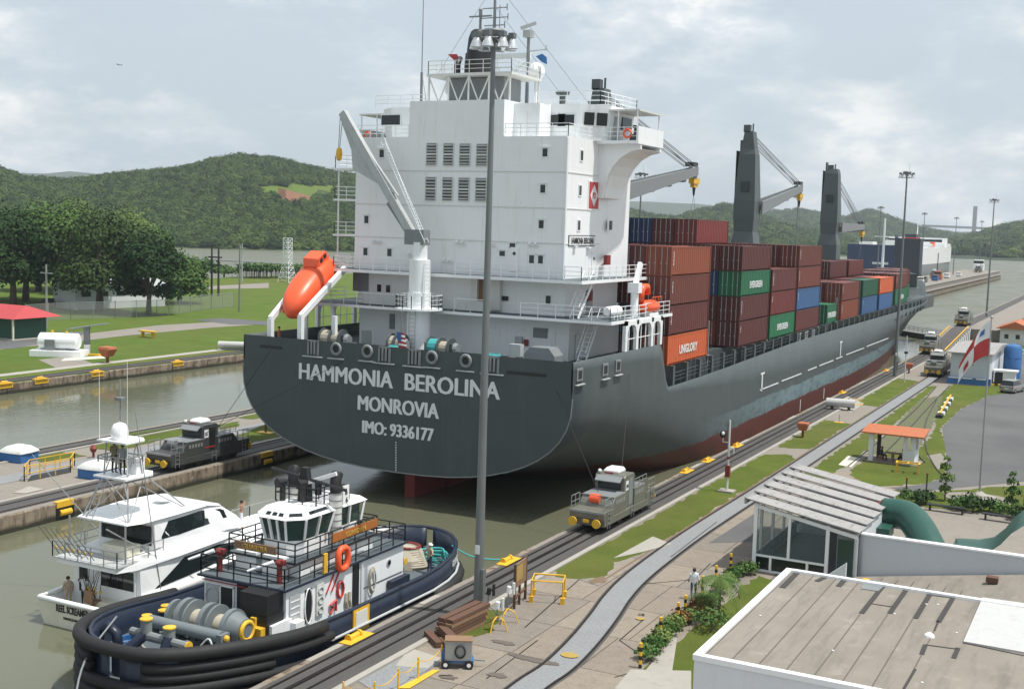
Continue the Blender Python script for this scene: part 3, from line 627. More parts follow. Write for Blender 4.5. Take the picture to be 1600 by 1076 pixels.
# fairleads
def fair(px, py, kind):
    p = on_t(px, py); x, z = p[0], p[2]
    if kind == 'ring':
        f = W(B().tube([(x+.42*math.cos(t*.524), SY-.06, z+.42*math.sin(t*.524)) for t in range(12)], .13, 6, True), 'fairlead', 'mid_grey', ship, smooth=True); W(B().cyl((x,SY+.02,z),(x,SY-.03,z),.36,n=12), 'opening', 'black', f)
        W(sec(x-.75, x+.75, SY-.2, SY, z-.8, z-.72), 'sill', 'light_grey', f)
    else:
        f = W(sec(x-.55, x-.38, SY-.1, SY, z-.55, z+.55).box(x+.38, x+.55, SY-.1, SY, z-.55, z+.55).box(x-.55, x+.55, SY-.1, SY, z+.5, z+.62), 'roller_fairlead', 'mid_grey', ship); W(sec(x-.38, x+.38, SY-.03, SY+.02, z-.55, z+.55), 'opening', 'black', f); W(sec(x-.95, x+.95, SY-.2, SY, z-.72, z-.64), 'sill', 'light_grey', f)
        W(B().cyl((x-.15,SY-.06,z-.5),(x-.15,SY-.06,z+.5),.1,n=6).cyl((x+.15,SY-.06,z-.5),(x+.15,SY-.06,z+.5),.1,n=6), 'roller', 'mid_grey', f)
for p in ((489.5,543.5),(600.8,553.8),(647.4,558.4),(769.6,570)): fair(*p, 'slot')
for p in ((525.5,545),(574.3,548.8),(675,558.4),(728,563.7)): fair(*p, 'ring')
for a in ((423,542,2.2),(822,584,3.2)): p = on_t(a[0], a[1]); W(sec(p[0]-a[2]/2, p[0]+a[2]/2, SY-.03, SY+.02, p[2]-.12, p[2]+.12), 'freeing_slot', 'black')
# rudder and stern post below the counter
rd = B(); rd.prismx([(79.5,-6),(79.2,2.2),(84,1.6),(84,-6)], SX-.45, SX+.45); W(rd, 'rudder', 'rudder_red' if 'rudder_red' in MAT else 'dark_red')
W(B().prismx([(84.2,-6),(84.2,2),(92,1),(95,-6)], SX-.8, SX+.8), 'skeg', 'dark_red')
# hull side marks
def side(px, py): return PX(px, py, SX+14.78)
for (a, b), (c, d) in (((1187,612),(1216,600)),((1221,598),(1252,584)),((1262,580),(1276,574)),((1280,572.5),(1302,563)),((1306,561.5),(1316,557.5)),((1322,555),(1350,543)),((1354,541),(1388,527))):
    p, q = side(a, b), side(c, d); zz = 3.45+(p[1]-125)*.006; W(B().box(SX+14.78, SX+14.80, p[1], q[1], zz, zz+.14), 'fender_stripe', 'letter')
for px, py in ((1190,598),(1313,546)):
    p = side(px, py); W(B().box(SX+14.78, SX+14.80, p[1]-.1, p[1]+.35, p[2]-.9, p[2]+.9).box(SX+14.78, SX+14.80, p[1]-.5, p[1]+1.0, p[2]+.9, p[2]+1.1), 'tug_mark', 'letter')
for px, py in ((1250,636),(1287,617)):
    p = side(px, py); W(B().box(SX+14.78, SX+14.80, p[1]-.12, p[1]+.12, p[2]-.5, p[2]+.9), 'draught_mark', 'letter')
# side fairleads, slots on bulwark quarter
for px, py in ((905,585),(945,577),(965,571)):
    p = side(px, py); f = W(B().box(SX+14.72, SX+14.86, p[1]-.5, p[1]+.5, p[2]-.45, p[2]+.45), 'fairlead', 'mid_grey'); W(B().box(SX+14.87, SX+14.885, p[1]-.3, p[1]+.3, p[2]-.3, p[2]+.3), 'opening', 'black', f); W(B().box(SX+14.8, SX+15.0, p[1]-.7, p[1]+.7, p[2]-.75, p[2]-.68), 'sill', 'light_grey', f)
# white open frame at the quarter (starboard and port): arches
def arches(xo, sgn):
    b_ = B(); y0, y1 = 86.6, 94.6; zb, zt = 10.7, 13.05; x0, x1 = xo-.14, xo+.14
    for y in (y0, 88.9, 92.2, 94.3): b_.box(x0, x1, y, y+.45, zb, zt)
    b_.box(x0, x1, y0, y1+.15, zt-.35, zt)
    for ya, yb in ((y0+.45,88.9),(89.35,92.2),(92.65,94.3)):
        for yc, sg in ((ya, 1), (yb, -1)): b_.prismx([(yc,zt-.35),(yc+sg*.6,zt-.35),(yc+sg*.18,zt-.53),(yc,zt-.95)][::1], x0, x1)
    o = W(b_, 'side_frame', 'white'); bars = B()
    for y in (87.6,90.2,91.2,93.2): bars.cyl((xo,y,zb),(xo,y,zt-.3),.05,n=5)
    bars.cyl((xo,y0,zb+.9),(xo,y1,zb+.9),.035,n=5); W(bars, 'safety_bars', 'white', o)
arches(SX+14.62, 1); arches(SX-14.62, -1)
# ---------------- accommodation
YA = 85.5
W(sec(-59.6,-39.6,86.8,97.2,9.55,12.9), 'lower_house', 'white')
W(sec(-63.6,-34.83,84.0,97.4,12.9,13.12), 'boat_deck', 'white')
W(sec(-63.5,-34.95,84.1,97.3,13.12,13.14), 'deck_paint', 'tug_deck', ship)
W(sec(-59.4,-39.8,86.2,97.0,13.14,15.85), 'middle_house', 'white')
W(sec(-60.6,-37.4,84.0,98.2,15.85,16.1), 'upper_deck', 'white')
W(sec(-60.5,-37.5,84.1,98.1,16.1,16.115), 'deck_paint', 'tug_deck')
tower = W(B().prism([(-59.35,85.5),(-39.7,85.5),(-39.7,92.4),(-38.9,96.8),(-60.1,96.8),(-59.35,92.4)], 16.11, 27.15), 'tower', 'white')
for z in (18.85, 21.6, 24.4): W(sec(-59.4,-39.65,85.46,85.6,z-.04,z+.04).box(-39.74,-39.66,85.5,92.4,z-.04,z+.04), 'weld_seam', 'offwhite', tower)
W(B().cyl((-39.62,85.42,16.1),(-39.62,85.42,27),.09,n=6), 'drain_pipe', 'white', tower)
W(B().cyl((-46.5,85.42,16.1),(-46.5,85.42,27),.05,n=5), 'cable_pipe', 'offwhite', tower)
# louvres
for j, (ya, yb) in enumerate(((223,259),(276,314))):
    for i, (xa, xb) in enumerate(((667,683),(693.5,709),(718.5,735),(745,762))):
        a, b = PY(xa-1.5*j, ya+i*.4, YA), PY(xb-1.5*j, yb+i*.4, YA)
        f = W(sec(a[0],b[0],YA-.10,YA,b[2],a[2]), 'louvre', 'offwhite', tower); z0, z1 = b[2]+.08, a[2]-.08
        W(sec(a[0]+.08,b[0]-.08,YA-.115,YA-.1,z0,z1), 'louvre_back', 'black', f)
        nS = 7
        for k in range(nS):
            z = z0+(z1-z0)*(k+.5)/nS; W(B().ob(((a[0]+b[0])/2, YA-.15, z), (b[0]-a[0]-.16,.13,.10), (.6,0,0)), 'slat', 'slatgrey' if 'slatgrey' in MAT else 'light_grey', f) if k != 3 else W(sec(a[0]+.05,b[0]-.05,YA-.17,YA-.1,z-.07,z+.07), 'mullion', 'offwhite', f)
# windows on the aft faces
def win(px, py, w_=.42, h_=.62, y=YA, parent=ship, m='glass', frame=.09):
    x, _, z = PY(px, py, y); f = W(sec(x-w_/2-frame, x+w_/2+frame, y-.05, y, z-h_/2-frame, z+h_/2+frame), 'window', 'white', parent); W(sec(x-w_/2, x+w_/2, y-.06, y-.05, z-h_/2, z+h_/2), 'pane', m, f)
    W(sec(x-w_/2-.16, x+w_/2+.16, y-.14, y-.05, z+h_/2+frame, z+h_/2+frame+.05), 'rain_lip', 'white', f)
for p in ((852,238.5),(848.5,295),(846,350.5),(831,405),(845,405.5),(571.5,393),(609,394.5),(573,343),(597,240),(601,239)): win(*p, parent=tower) if p not in ((601,239),) else None
for p in ((857,468),(593,450),(607,451)): win(*p, y=86.2)
for p in ((785,396),(801,384)): win(*p, .5, .4, parent=tower)
def dimbox(px, py, w_, h_, d_, y, m, name, parent=ship):
    x, _, z = PY(px, py, y); return W(sec(x-w_/2, x+w_/2, y-d_, y, z-h_/2, z+h_/2), name, m, parent)
dimbox(558,440,.8,1.6,.06,86.2,'mid_grey','side_door'); dimbox(570,440,.8,1.6,.06,86.2,'mid_grey','side_door')
dr = dimbox(804,405,.75,1.9,.07,YA,'white','door'); x, _, z = PY(804,400,YA); W(B().cyl((x,YA-.1,z+.2),(x,YA-.06,z+.2),.14,n=10), 'porthole', 'glass', dr)
dimbox(845,520,1.3,.8,.08,86.8,'mid_grey','vent_grille'); dimbox(613,502,.5,1.3,.08,86.8,'mid_grey','vent_grille'); dimbox(823,535,.35,.5,.2,86.8,'dark_red','fire_box'); dimbox(812,532,.6,.7,.25,86.8,'light_grey','switch_box'); dimbox(858,538,1.1,2.0,.07,86.8,'white','door')
dimbox(777,455,1.0,3.0,.5,86.2,'offwhite','duct'); dimbox(745,452,.6,3.0,.5,86.2,'offwhite','duct'); dimbox(757,452,.8,2.4,.2,86.2,'wood','duct_grille')
dimbox(780,466,.5,.35,.15,86.2,'white','flood_light'); dimbox(790,466,.5,.35,.15,86.2,'black','vent_box')
for px, py in ((645,398),(720,380),(766,383),(834,383),(590,378),(700,408)): 
    x, _, z = PY(px, py, YA); W(B().box(x-.5,x+.5,YA-.22,YA,z-.05,z).sph((x-.28,YA-.2,z+.12),.13,8,5).sph((x+.22,YA-.2,z+.12),.13,8,5), 'deck_lights', 'white_clean')
# side wall (starboard) details
def sdim(px, py, w_, h_, d_, x, m, name, parent=ship):
    _, y, z = PX(px, py, x); return W(B().box(x, x+d_, y-w_/2, y+w_/2, z-h_/2, z+h_/2), name, m, parent)
for p in ((908.5,243),(906,297.5),(904,352)): f = sdim(*p, .62, .95, .05, -39.7, 'white', 'window', tower); sdim(*p, .45, .75, .06, -39.7, 'glass', 'pane', f)
for p in ((945,300),(955,300),(951,352)): f = sdim(p[0], p[1], .6, .95, .05, -39.3, 'white', 'window', tower); sdim(p[0], p[1], .42, .75, .25, -39.4, 'glass', 'pane', f)
lg = sdim(927,305.5,2.2,2.4,.06,-39.7,'white','company_sign'); lx, ly, lz = PX(927,305.5,-39.7)
W(B().box(-39.64,-39.63,ly-.98,ly+.98,lz-1.08,lz+1.08), 'red_field', 'red', lg); W(B().prismx([(ly-.75,lz),(ly,lz-.9),(ly+.75,lz),(ly,lz+.9)][::-1], -39.63, -39.62), 'diamond', 'letter', lg)
text('PD', 'letters', 'red', lg, (-39.61,ly,lz-.25), .7, ux=(0,1,0), uz=(0,0,1), bold=.02, xs=.8)
nb = sdim(909,376,5.2,.85,.06,-39.7,'letter_dark','name_board'); lx, ly, lz = PX(909,376,-39.7)
W(B().box(-39.64,-39.62,ly-2.55,ly+2.55,lz-.36,lz+.36), 'board_face', 'letter', nb); t_ = text('HAMMONIA BEROLINA', 'letters', 'letter_dark', nb, (-39.61,ly,lz-.24), .68, ux=(0,1,0), bold=.02, xs=.62)
sdim(946,406,.8,.8,.3,-39.3,'dark_red','hose_box'); d_ = sdim(927,410,.8,1.9,.06,-39.7,'white','door'); sdim(927,404,.22,.22,.08,-39.7,'glass','porthole',d_)
for px, py in ((897,385),(918,387)): sdim(px, py, .5, .1, .25, -39.7, 'white', 'light_bracket')
sdim(918,462,.8,.8,.3,-39.8,'dark_red','hose_box'); 
# lower stbd side: doors etc
W(B().box(-39.55,-39.5,88,89,9.6,11.6), 'door', 'white'); W(B().box(-39.75,-39.7,90.5,91.5,13.2,15.2), 'door', 'light_grey')
# inclined ladders stbd
for (y0, z0, y1, z1, x) in ((85.0,13.14,87.6,15.9,-38.4),(85.2,9.55,87.8,12.95,-37.8)):
    l_ = B(); l_.beam((x-.35,y0,z0),(x-.35,y1,z1),.06,.22).beam((x+.35,y0,z0),(x+.35,y1,z1),.06,.22)
    for k in range(1, 10): t = k/10; l_.box(x-.35,x+.35,y0+(y1-y0)*t-.1,y0+(y1-y0)*t+.1,z0+(z1-z0)*t-.02,z0+(z1-z0)*t+.02)
    l_.cyl((x+.38,y0,z0+.9),(x+.38,y1,z1+.9),.03,n=5).cyl((x-.38,y0,z0+.9),(x-.38,y1,z1+.9),.03,n=5); W(l_, 'stair', 'white')
# railings
def R_(pts, name='railing', h=1.05, m='white', **k): return W(B().rail(pts, h, 3, 1.4, .03, **k), name, m)
R_([(-60.5,84.1,16.11),(-51.2,84.1,16.11)]); R_([(-48.6,84.1,16.11),(-37.5,84.1,16.11)]); R_([(-37.5,84.1,16.11),(-37.5,98,16.11)]); R_([(-60.5,84.1,16.11),(-60.5,98,16.11)])
R_([(-63.4,84.1,13.14),(-51.4,84.1,13.14)]); R_([(-48.6,84.1,13.14),(-45.6,84.1,13.14)]); R_([(-42.6,84.1,13.14),(-35,84.1,13.14)]); R_([(-35,84.1,13.14),(-35,88.5,13.14)]); R_([(-35,91.4,13.14),(-35,97,13.14)]); R_([(-63.4,84.1,13.14),(-63.4,90,13.14)])
# stowed gangway panels on boat deck rail
W(sec(-57.3,-51.5,83.95,84.02,13.3,14.1), 'gangway_panel', 'light_grey'); W(sec(-48.3,-45.7,83.95,84.02,13.3,14.1), 'gangway_panel', 'light_grey')
R_([(-59.3,85.6,27.15),(-54.2,85.6,27.15)], h=1.0); R_([(-45.2,85.6,27.15),(-39.7,85.6,27.15)], h=1.0); R_([(-39.7,85.6,27.15),(-39.7,90.9,27.15)], h=1.0)
# port side balconies
for py in (263,311,366):
    z = PY(540,py,86.4)[2]; W(sec(-62.0,-59.36,86.0,89.6,z-.16,z), 'side_balcony', 'white'); R_([(-59.5,86.1,z),(-61.9,86.1,z),(-61.9,89.5,z),(-59.5,89.5,z)])
W(B().cyl((-61.6,86.2,16.1),(-61.6,86.2,PY(540,263,86.4)[2]),.07,n=6), 'balcony_post', 'white')
# bridge wings
for sg in (1, -1):
    X = lambda d: SX+sg*d
    W(B().box(X(9.6),X(13.45),90.9,96.6,26.95,27.2), 'bridge_wing', 'white')
    # curved bracket beneath
    arc = [(9.7+(q-9.7)*.718, z) for q, z in ((9.7,26.95),(14.85,26.95),(14.85,26.55),(13.6,26.35),(12.5,25.9),(11.6,25.2),(11.0,24.4),(10.6,23.4),(10.45,22.6),(9.7,22.6))]
    W(B().prismy([(X(a), z) for a, z in arc][::1 if sg > 0 else -1], 91.6, 91.9), 'wing_bracket', 'white'); W(B().prismy([(X(a), z) for a, z in arc][::1 if sg > 0 else -1], 96.0, 96.3), 'wing_bracket', 'white')
    W(B().loft([[(X(a), 91.92, z), (X(a), 95.98, z), (X(a)+sg*.05, 95.98, z+.05), (X(a)+sg*.05, 91.92, z+.05)] for a, z in arc[2:9]], True, True), 'bracket_plate', 'white')
    W(B().box(X(13.3),X(13.45),90.9,96.6,27.2,28.35), 'wing_end', 'white')
    R_([(X(9.8),91.0,27.2),(X(13.35),91.0,27.2)]); R_([(X(9.8),96.5,27.2),(X(13.35),96.5,27.2)])
    cv = W(B().box(X(9.9),X(13.45),91.0,96.0,29.55,29.68), 'wing_canopy', 'offwhite')
    for a, y in ((13.25,91.1),(13.25,95.9),(11.6,91.1),(10.4,91.1)): W(B().cyl((X(a),y,27.2),(X(a),y,29.55),.06,n=6), 'canopy_post', 'white', cv)
    W(B().lathe([(.22,0),(.16,.5),(.3,.55),(.3,.75)], (X(12.0),94,27.9), 10).box(X(12.0)-.4,X(12.0)+.4,93.6,94.4,27.2,27.9), 'wing_console', 'crane_grey')
    W(B().tube([(X(12.5)+.33*math.cos(t*.524), 90.93, 27.75+.33*math.sin(t*.524)) for t in range(12)], .09, 6, True), 'lifebuoy', 'orange')
# wheelhouse
wh = W(B().loft([[(-58.4,89.6,27.15),(-40.5,89.6,27.15),(-38.8,91.2,27.15),(-38.8,96.5,27.15),(-60.1,96.5,27.15),(-60.1,91.2,27.15)],[(-58.4,89.3,30.0),(-40.5,89.3,30.0),(-38.5,91.1,30.0),(-38.4,97,30.0),(-60.5,97,30.0),(-60.4,91.1,30.0)]]), 'wheelhouse', 'white')
for px, py, w_ in ((870.5,188,1.5),(886,188,1.4),(612,188,1.9)):
    x, _, z = PY(px, py, 89.45); f = W(sec(x-w_/2-.08,x+w_/2+.08,89.30,89.5,z-.5,z+.5), 'window', 'white_clean', wh); W(sec(x-w_/2,x+w_/2,89.27,89.3,z-.42,z+.42), 'pane', 'glass', f)
a_, b_ = Vector((-40.45,89.4,0)), Vector((-38.65,91.1,0)); dr = (b_-a_).normalized(); nr = Vector((dr.y,-dr.x,0))
for t0, t1 in ((.12,.47),(.55,.92)):
    p, q = a_.lerp(b_, t0)+nr*.06, a_.lerp(b_, t1)+nr*.06
    f = W(B().add([(p.x,p.y,28.35),(q.x,q.y,28.35),(q.x+nr.x*.1,q.y+nr.y*.1,29.35),(p.x+nr.x*.1,p.y+nr.y*.1,29.35)], [(0,1,2,3)]), 'pane', 'glass', wh)
W(B().box(-38.78,-38.5,92,93,27.2,29.2), 'door', 'light_grey', wh); W(B().box(-38.75,-38.45,93.5,95.5,28.3,29.3), 'pane', 'glass', wh); W(B().box(-60.45,-60.1,92,95,28.3,29.3), 'pane', 'glass', wh)
R_([(-60.2,89.6,30.0),(-55,89.4,30.0)]); R_([(-44.6,89.4,30.0),(-39,90,30.0),(-38.6,96.8,30.0)]); R_([(-60.2,96.8,30.0),(-38.6,96.8,30.0)])
# funnel casing
cs_ = W(sec(-54.1,-45.3,85.5,93.5,27.15,30.05), 'funnel_casing', 'white')
W(sec(-45.3,-43.0,87.2,93.5,27.15,29.9), 'casing_annex', 'white'); W(sec(-44.9,-44.1,87.12,87.2,27.2,29.2), 'door', 'white_clean'); 
x, _, z = PY(839.5,190,88.8); W(B().lathe([(.2,-.45),(.3,-.3),(.3,.3),(.18,.45)], (x,88.8,z), 10), 'alarm_horn', 'red')
# funnel platform on trusses, stacks
fp = W(sec(-53.6,-45.6,87.2,92.6,32.25,32.45), 'funnel_platform', 'offwhite')
tb = B()
for x in np.linspace(-53.4,-45.8,5): tb.beam((x,87.3,30.05),(x,87.3,32.25),.12,.12); tb.beam((x,92.5,30.05),(x,92.5,32.25),.12,.12)
xs = np.linspace(-53.4,-45.8,5)
for a, b in zip(xs, xs[1:]): tb.beam((a,87.3,32.2),((a+b)/2,87.3,30.1),.09,.09); tb.beam(((a+b)/2,87.3,30.1),(b,87.3,32.2),.09,.09)
W(tb, 'truss', 'offwhite', fp); W(B().rail([(-53.5,87.3,32.45),(-45.7,87.3,32.45),(-45.7,92.5,32.45),(-53.5,92.5,32.45)],1.05,3,1.3,.03,True), 'railing', 'offwhite', fp)
fx = PY(752,100,90.6)[0]
fu = W(B().loft([[(fx+dx+sx*math.cos(t*math.pi/8), 90.4+sy*math.sin(t*math.pi/8), z) for t in range(16)] for (dx, sx, sy, z) in ((0,.95,1.4,30.0),(0,.95,1.4,33.0),(0,1.0,1.5,34.6),(.05,.92,1.45,35.6),(.1,.75,1.3,36.15),(.15,.6,1.1,36.3))]), 'funnel', 'black', ship, smooth=.8)
for i, (x, h) in enumerate(((-52.0,34.1),(-51.0,34.6),(-50.0,34.7))): W(B().tube([(x,89.5,30),(x,89.5,33.4),(x-.1,89.8,h-.3),(x-.25,90.4,h)], [.28,.28,.28,.22], 10), 'exhaust_pipe', 'black', fu, smooth=.8)
W(sec(-52.2,-47.0,88.6,91.6,30.05,32.2), 'exhaust_trunk', 'wood' if False else 'mid_grey')
# masts and antennas
MX = PY(772,60,94)[0]; RX = PY(826,60,93.5)[0]
mm = W(B().cyl((MX,94,30),(MX,94,42.2),.2,.1,n=8), 'signal_mast', 'mid_grey')
for py, l in ((13,1.2),(28,1.3),(40,1.0)): z = PY(772,py,94)[2]; W(B().cyl((MX-l,94,z),(MX+l,94,z),.05,n=5).cyl((MX+l,94,z-.25),(MX+l,94,z+.3),.05,n=5), 'yard', 'mid_grey', mm)
zq = PY(748,26,94)[2]; W(B().cyl((MX-1.4,94,33),(MX-1.4,94,zq),.12,n=6).ob((MX-1.4,94,zq),(2.2,.15,.12)).cyl((MX-1.4,94,zq),(MX-1.4,94,zq+.6),.16,n=8), 'radar_post', 'mid_grey', mm)
zb_ = PY(800,88,94)[2]; W(B().beam((MX,94,zb_),(RX,94,zb_),.2,.45).beam((MX+.8,94,zb_-2.2),(RX,94,zb_-.3),.13,.13), 'cross_brace', 'white', mm)
zt_ = PY(826,48,93.5)[2]
rm = W(B().cyl((RX,93.5,30),(RX,93.5,zt_),.17,.13,n=8), 'radar_mast', 'mid_grey'); W(B().ob((RX+.1,93.2,zt_+.35),(1.4,.22,.26),(0,-.35,.4)).box(RX-.35,RX+.35,93.1,93.9,zt_-.6,zt_), 'radar_scanner', 'light_grey', rm); zy = PY(840,80,93.5)[2]; W(B().cyl((RX,93.5,zy),(RX+1.7,93.5,zy+.1),.05,n=5).cyl((RX+1.7,93.5,zy),(RX+1.7,93.5,zy+.5),.05,n=5), 'yard', 'light_grey', rm)
DX, _, DZ = PY(838,112,93)
rdm = W(B().lathe([(r_*.62,z_*.62) for r_, z_ in ((.01,-1.2),(.7,-1.05),(1.12,-.5),(1.2,0),(1.05,.6),(.7,1.0),(.3,1.18),(.01,1.2))], (DX,93,DZ), 16), 'satcom_dome', 'white_clean', ship, smooth=True); W(B().cyl((DX,93,30),(DX,93,DZ-.6),.14,n=8), 'dome_post', 'white', rdm)
W(B().sph((-53.2,91,31.6),.75,12,8).cyl((-53.2,91,30),(-53.2,91,31),.12,n=6), 'small_dome', 'white_clean', ship, smooth=.8)
W(B().cyl((-55.8,90,30),(-55.8,90,33),.12,n=6).cyl((-55.8,90,33),(-55.8,90,46),.05,.02,n=5), 'whip_antenna', 'mid_grey'); 
x, _, z = PY(879,152,91); W(B().lathe([(.25,-.6),(.25,.1),(.55,.2),(.6,.45),(.3,.5)], (x,91,z), 12), 'mushroom_vent', 'crane_grey')
fl = PY(846,92,93.5); W(B().add([(fl[0]-.5,93.4,fl[2]+.2),(fl[0]+.1,93.4,fl[2]+.4),(fl[0]+.5,93.5,fl[2]+.1),(fl[0]+.55,93.5,fl[2]-.5),(fl[0]+.1,93.4,fl[2]-.3)], [(0,1,2,3,4)]), 'courtesy_flag', 'blue')
x, y, z = PY(715,88,90); W(B().add([(x-1.0,y,z+.2),(x,y-.1,z+.15),(x+.3,y,z-.4),(x+.25,y+.1,z-1.1),(x-.1,y,z-.6),(x-.5,y,z-.2)], [(0,1,2,3,4,5)]), 'pennant', 'red')
st_ = B()
for a, b in (((MX,94,41),(-53,88,32.5)),((MX,94,41),(-41,93,30)),((MX,94,39),(-44,96,30)),((-55.8,90,33),(-54,88,30))): st_.cyl(a, b, .02, n=4)
W(st_, 'stay_wires', 'mid_grey', kind='stuff')
# stores crane on a white column aft of the house
CXc, CYc = PY(654,500,82.6)[0], 82.6
col = W(B().cyl((CXc,CYc,9.55),(CXc,CYc,14.6),.95,n=18).cyl((CXc,CYc,14.6),(CXc,CYc,17.2),.85,n=18).cyl((CXc,CYc,17.2),(CXc,CYc,18.6),.6,n=16), 'crane_column', 'white', ship, smooth=.6)
W(B().cyl((CXc,CYc,13.2),(CXc,CYc,13.35),1.9,n=20), 'crane_platform', 'white', col); W(B().rail([(CXc+1.85*math.cos(t*.4488),CYc+1.85*math.sin(t*.4488),13.35) for t in range(14)],1.05,3,1.3,.03,True), 'railing', 'white', col)
W(B().ladder((CXc+1.05,CYc-.5,13.4),(CXc+1.05,CYc-.5,17.2),(.25,0,0)), 'ladder', 'white', col); W(B().ladder((CXc,CYc-1.0,9.6),(CXc,CYc-1.0,13.2),(.3,0,0)), 'ladder', 'light_grey', col)
jt = PY(536,176,82.6); jb = (CXc+.1, CYc, 18.0); mid = PY(622,305,82.6)
W(B().beam(jb, jt, .55, .62), 'crane_jib', 'light_grey', col); W(B().beam((CXc-.9,CYc,19.0),(mid[0]-.9,CYc,mid[2]-.6),.25,.35), 'luffing_ram', 'mid_grey', col)
bl_ = PY(556,245,82.6); W(B().prismy([(jt[0],jt[2]),(jt[0]-.3,jt[2]-.2),(bl_[0]-.35,bl_[2]+.5),(bl_[0]-.2,bl_[2]-1.0),(mid[0],mid[2])], CYc-.15, CYc+.15), 'jib_web', 'light_grey', col)
W(B().ladder((jb[0]+.7,CYc-.3,jb[2]+.6),(PY(590,222,82.6)[0]+.7,CYc-.3,PY(590,222,82.6)[2]),(.0,.3,0)), 'jib_ladder', 'white', col)
a, b = Vector((jb[0]+.3,CYc-.4,jb[2]+.3)), Vector(PY(600,235,82.0)); W(B().rail([a,b],1.0,3,1.2,.03), 'jib_railing', 'white', col)
hk = PY(530,240,82.6); W(B().cyl((jt[0],CYc,jt[2]),(hk[0],CYc,hk[2]),.03,n=4).cyl((jt[0]-.25,CYc,jt[2]),(hk[0]-.1,CYc,hk[2]),.03,n=4), 'hoist_wire', 'mid_grey', col); W(B().lathe([(.05,-.6),(.2,-.5),(.28,0),(.2,.4),(.05,.5)],hk,8), 'hook_block', 'yellow', col)
W(sec(CXc-1.2,CXc+.6,CYc-.5,CYc+.5,18.4,19.6), 'crane_cab', 'mid_grey', col)
# flag at the stern
fs_ = PY(629,535,78.0); pole = W(B().cyl((fs_[0],78,9.6),(fs_[0]+.1,77.6,13.4),.05,n=6), 'flag_staff', 'mid_grey')
fz = 10.0
for i in range(11): W(B().add([(fs_[0]-.35+.02*i,77.75-.02*(i%2),fz+1.8-i*.17),(fs_[0]+.35+.04*i,77.7+.04*(i%2),fz+1.75-i*.17),(fs_[0]+.37+.04*i,77.7,fz+1.58-i*.17),(fs_[0]-.33+.02*i,77.75,fz+1.63-i*.17)],[(0,1,2,3)]), 'flag_stripe', 'red' if i % 2 == 0 else 'letter', pole)
W(B().add([(fs_[0]-.36,77.70,fz+1.82),(fs_[0]+.05,77.67,fz+1.8),(fs_[0]+.08,77.67,fz+1.1),(fs_[0]-.3,77.70,fz+1.12)],[(0,1,2,3)]), 'flag_canton', 'blue', pole)
# mooring winches and reels on the poop
def winch(px, rope, wd=2.4):
    x, _, z = PY(px, 545, 80.5); w_ = W(B().box(x-wd/2,x+wd/2,80.0,81.4,9.55,9.75), 'mooring_winch', 'crane_grey')
    W(B().cyl((x-wd/2,80.7,10.5),(x+wd/2,80.7,10.5),.22,n=10), 'shaft', 'mid_grey', w_)
    for d in (-wd*.42,-.05,wd*.36): W(B().cyl((x+d-.06,80.7,10.5),(x+d+.06,80.7,10.5),.85,n=16), 'flange', 'crane_grey', w_)
    W(B().cyl((x-wd*.4,80.7,10.5),(x-.1,80.7,10.5),.7,n=14), 'rope_drum', rope, w_); W(B().cyl((x,80.7,10.5),(x+wd*.34,80.7,10.5),.55,n=14), 'rope_drum', 'rope', w_); W(B().cyl((x+wd*.5,80.7,10.5),(x+wd*.62,80.7,10.5),.5,.4,n=14), 'warping_head', 'mid_grey', w_)
    W(B().box(x-wd/2-.1,x-wd/2+.15,80.2,81.2,9.7,10.9).box(x+wd*.36,x+wd*.46,80.3,81.1,9.7,10.9), 'pedestal', 'crane_grey', w_)
winch(520,'rope'); winch(688,'teal'); winch(620,'rope',1.4)
for px, r_ in ((617,.5),(770,.6)):
    x, _, z = PY(px, 540, 79.0); c_ = B()
    for k in range(6): c_.tube([(x+(r_-.05*(k%2))*math.cos(t*.524),79+(r_-.05*(k%2))*math.sin(t*.524),9.65+.17*k) for t in range(12)], .09, 5, True)
    W(c_, 'rope_coil', 'teal')
for px in (541,552,716,745,790,812): x, _, z = PY(px, 545, 78.6); W(B().cyl((x,78.6,9.55),(x,78.6,10.5),.22,n=10).cyl((x,78.6,10.5),(x,78.6,10.6),.3,n=10), 'bollard', 'crane_grey')
x, _, z = PY(573,525,80); W(sec(x-.5,x+.5,80,80.1,10.4,11.5).cyl((x,80.05,9.55),(x,80.05,10.4),.05,n=5), 'notice_board', 'mid_grey'); x, _, z = PY(842,560,82); W(B().prismy([(x-1.3,9.55),(x+1.3,9.55),(x+1.3,10.4),(x+.8,11),(x-.8,11),(x-1.3,10.4)],82,83.6), 'winch_cover', 'mid_grey'); W(sec(x-2.6,x-1.6,82,82.6,9.55,11.1), 'control_box', 'light_grey')
# davit crane and life raft canister, starboard
dv = W(B().cyl((-35.5,90.2,13.14),(-35.5,90.2,15.3),.32,n=12), 'davit', 'white'); W(B().box(-35.95,-35.05,89.8,90.6,15.1,15.9).beam((-35.5,90.2,15.6),PX(1001,411,-35.5),.32,.42).cyl((-35.5,90.2,15.2),PX(1001,411,-35.5),.12,n=6), 'davit_arm', 'white', dv)
W(B().box(-35.6,-35.2,88.6,91.2,13.12,13.16).rail([(-34.95,88.5,13.14),(-34.95,91.4,13.14)],1.0,3,1.4,.03), 'davit_base', 'white', dv)
rc = W(B().cyl((-36.0,86.0,13.75),(-36.0,88.0,13.75),.42,n=14).cyl((-36,85.8,13.75),(-36,86.0,13.75),.3,.42,n=14).cyl((-36,88,13.75),(-36,88.2,13.75),.42,.3,n=14), 'life_raft_canister', 'white_clean', ship, smooth=.7); W(B().box(-36.4,-35.6,86.3,86.5,13.1,13.5).box(-36.4,-35.6,87.5,87.7,13.1,13.5), 'cradle', 'light_grey', rc)
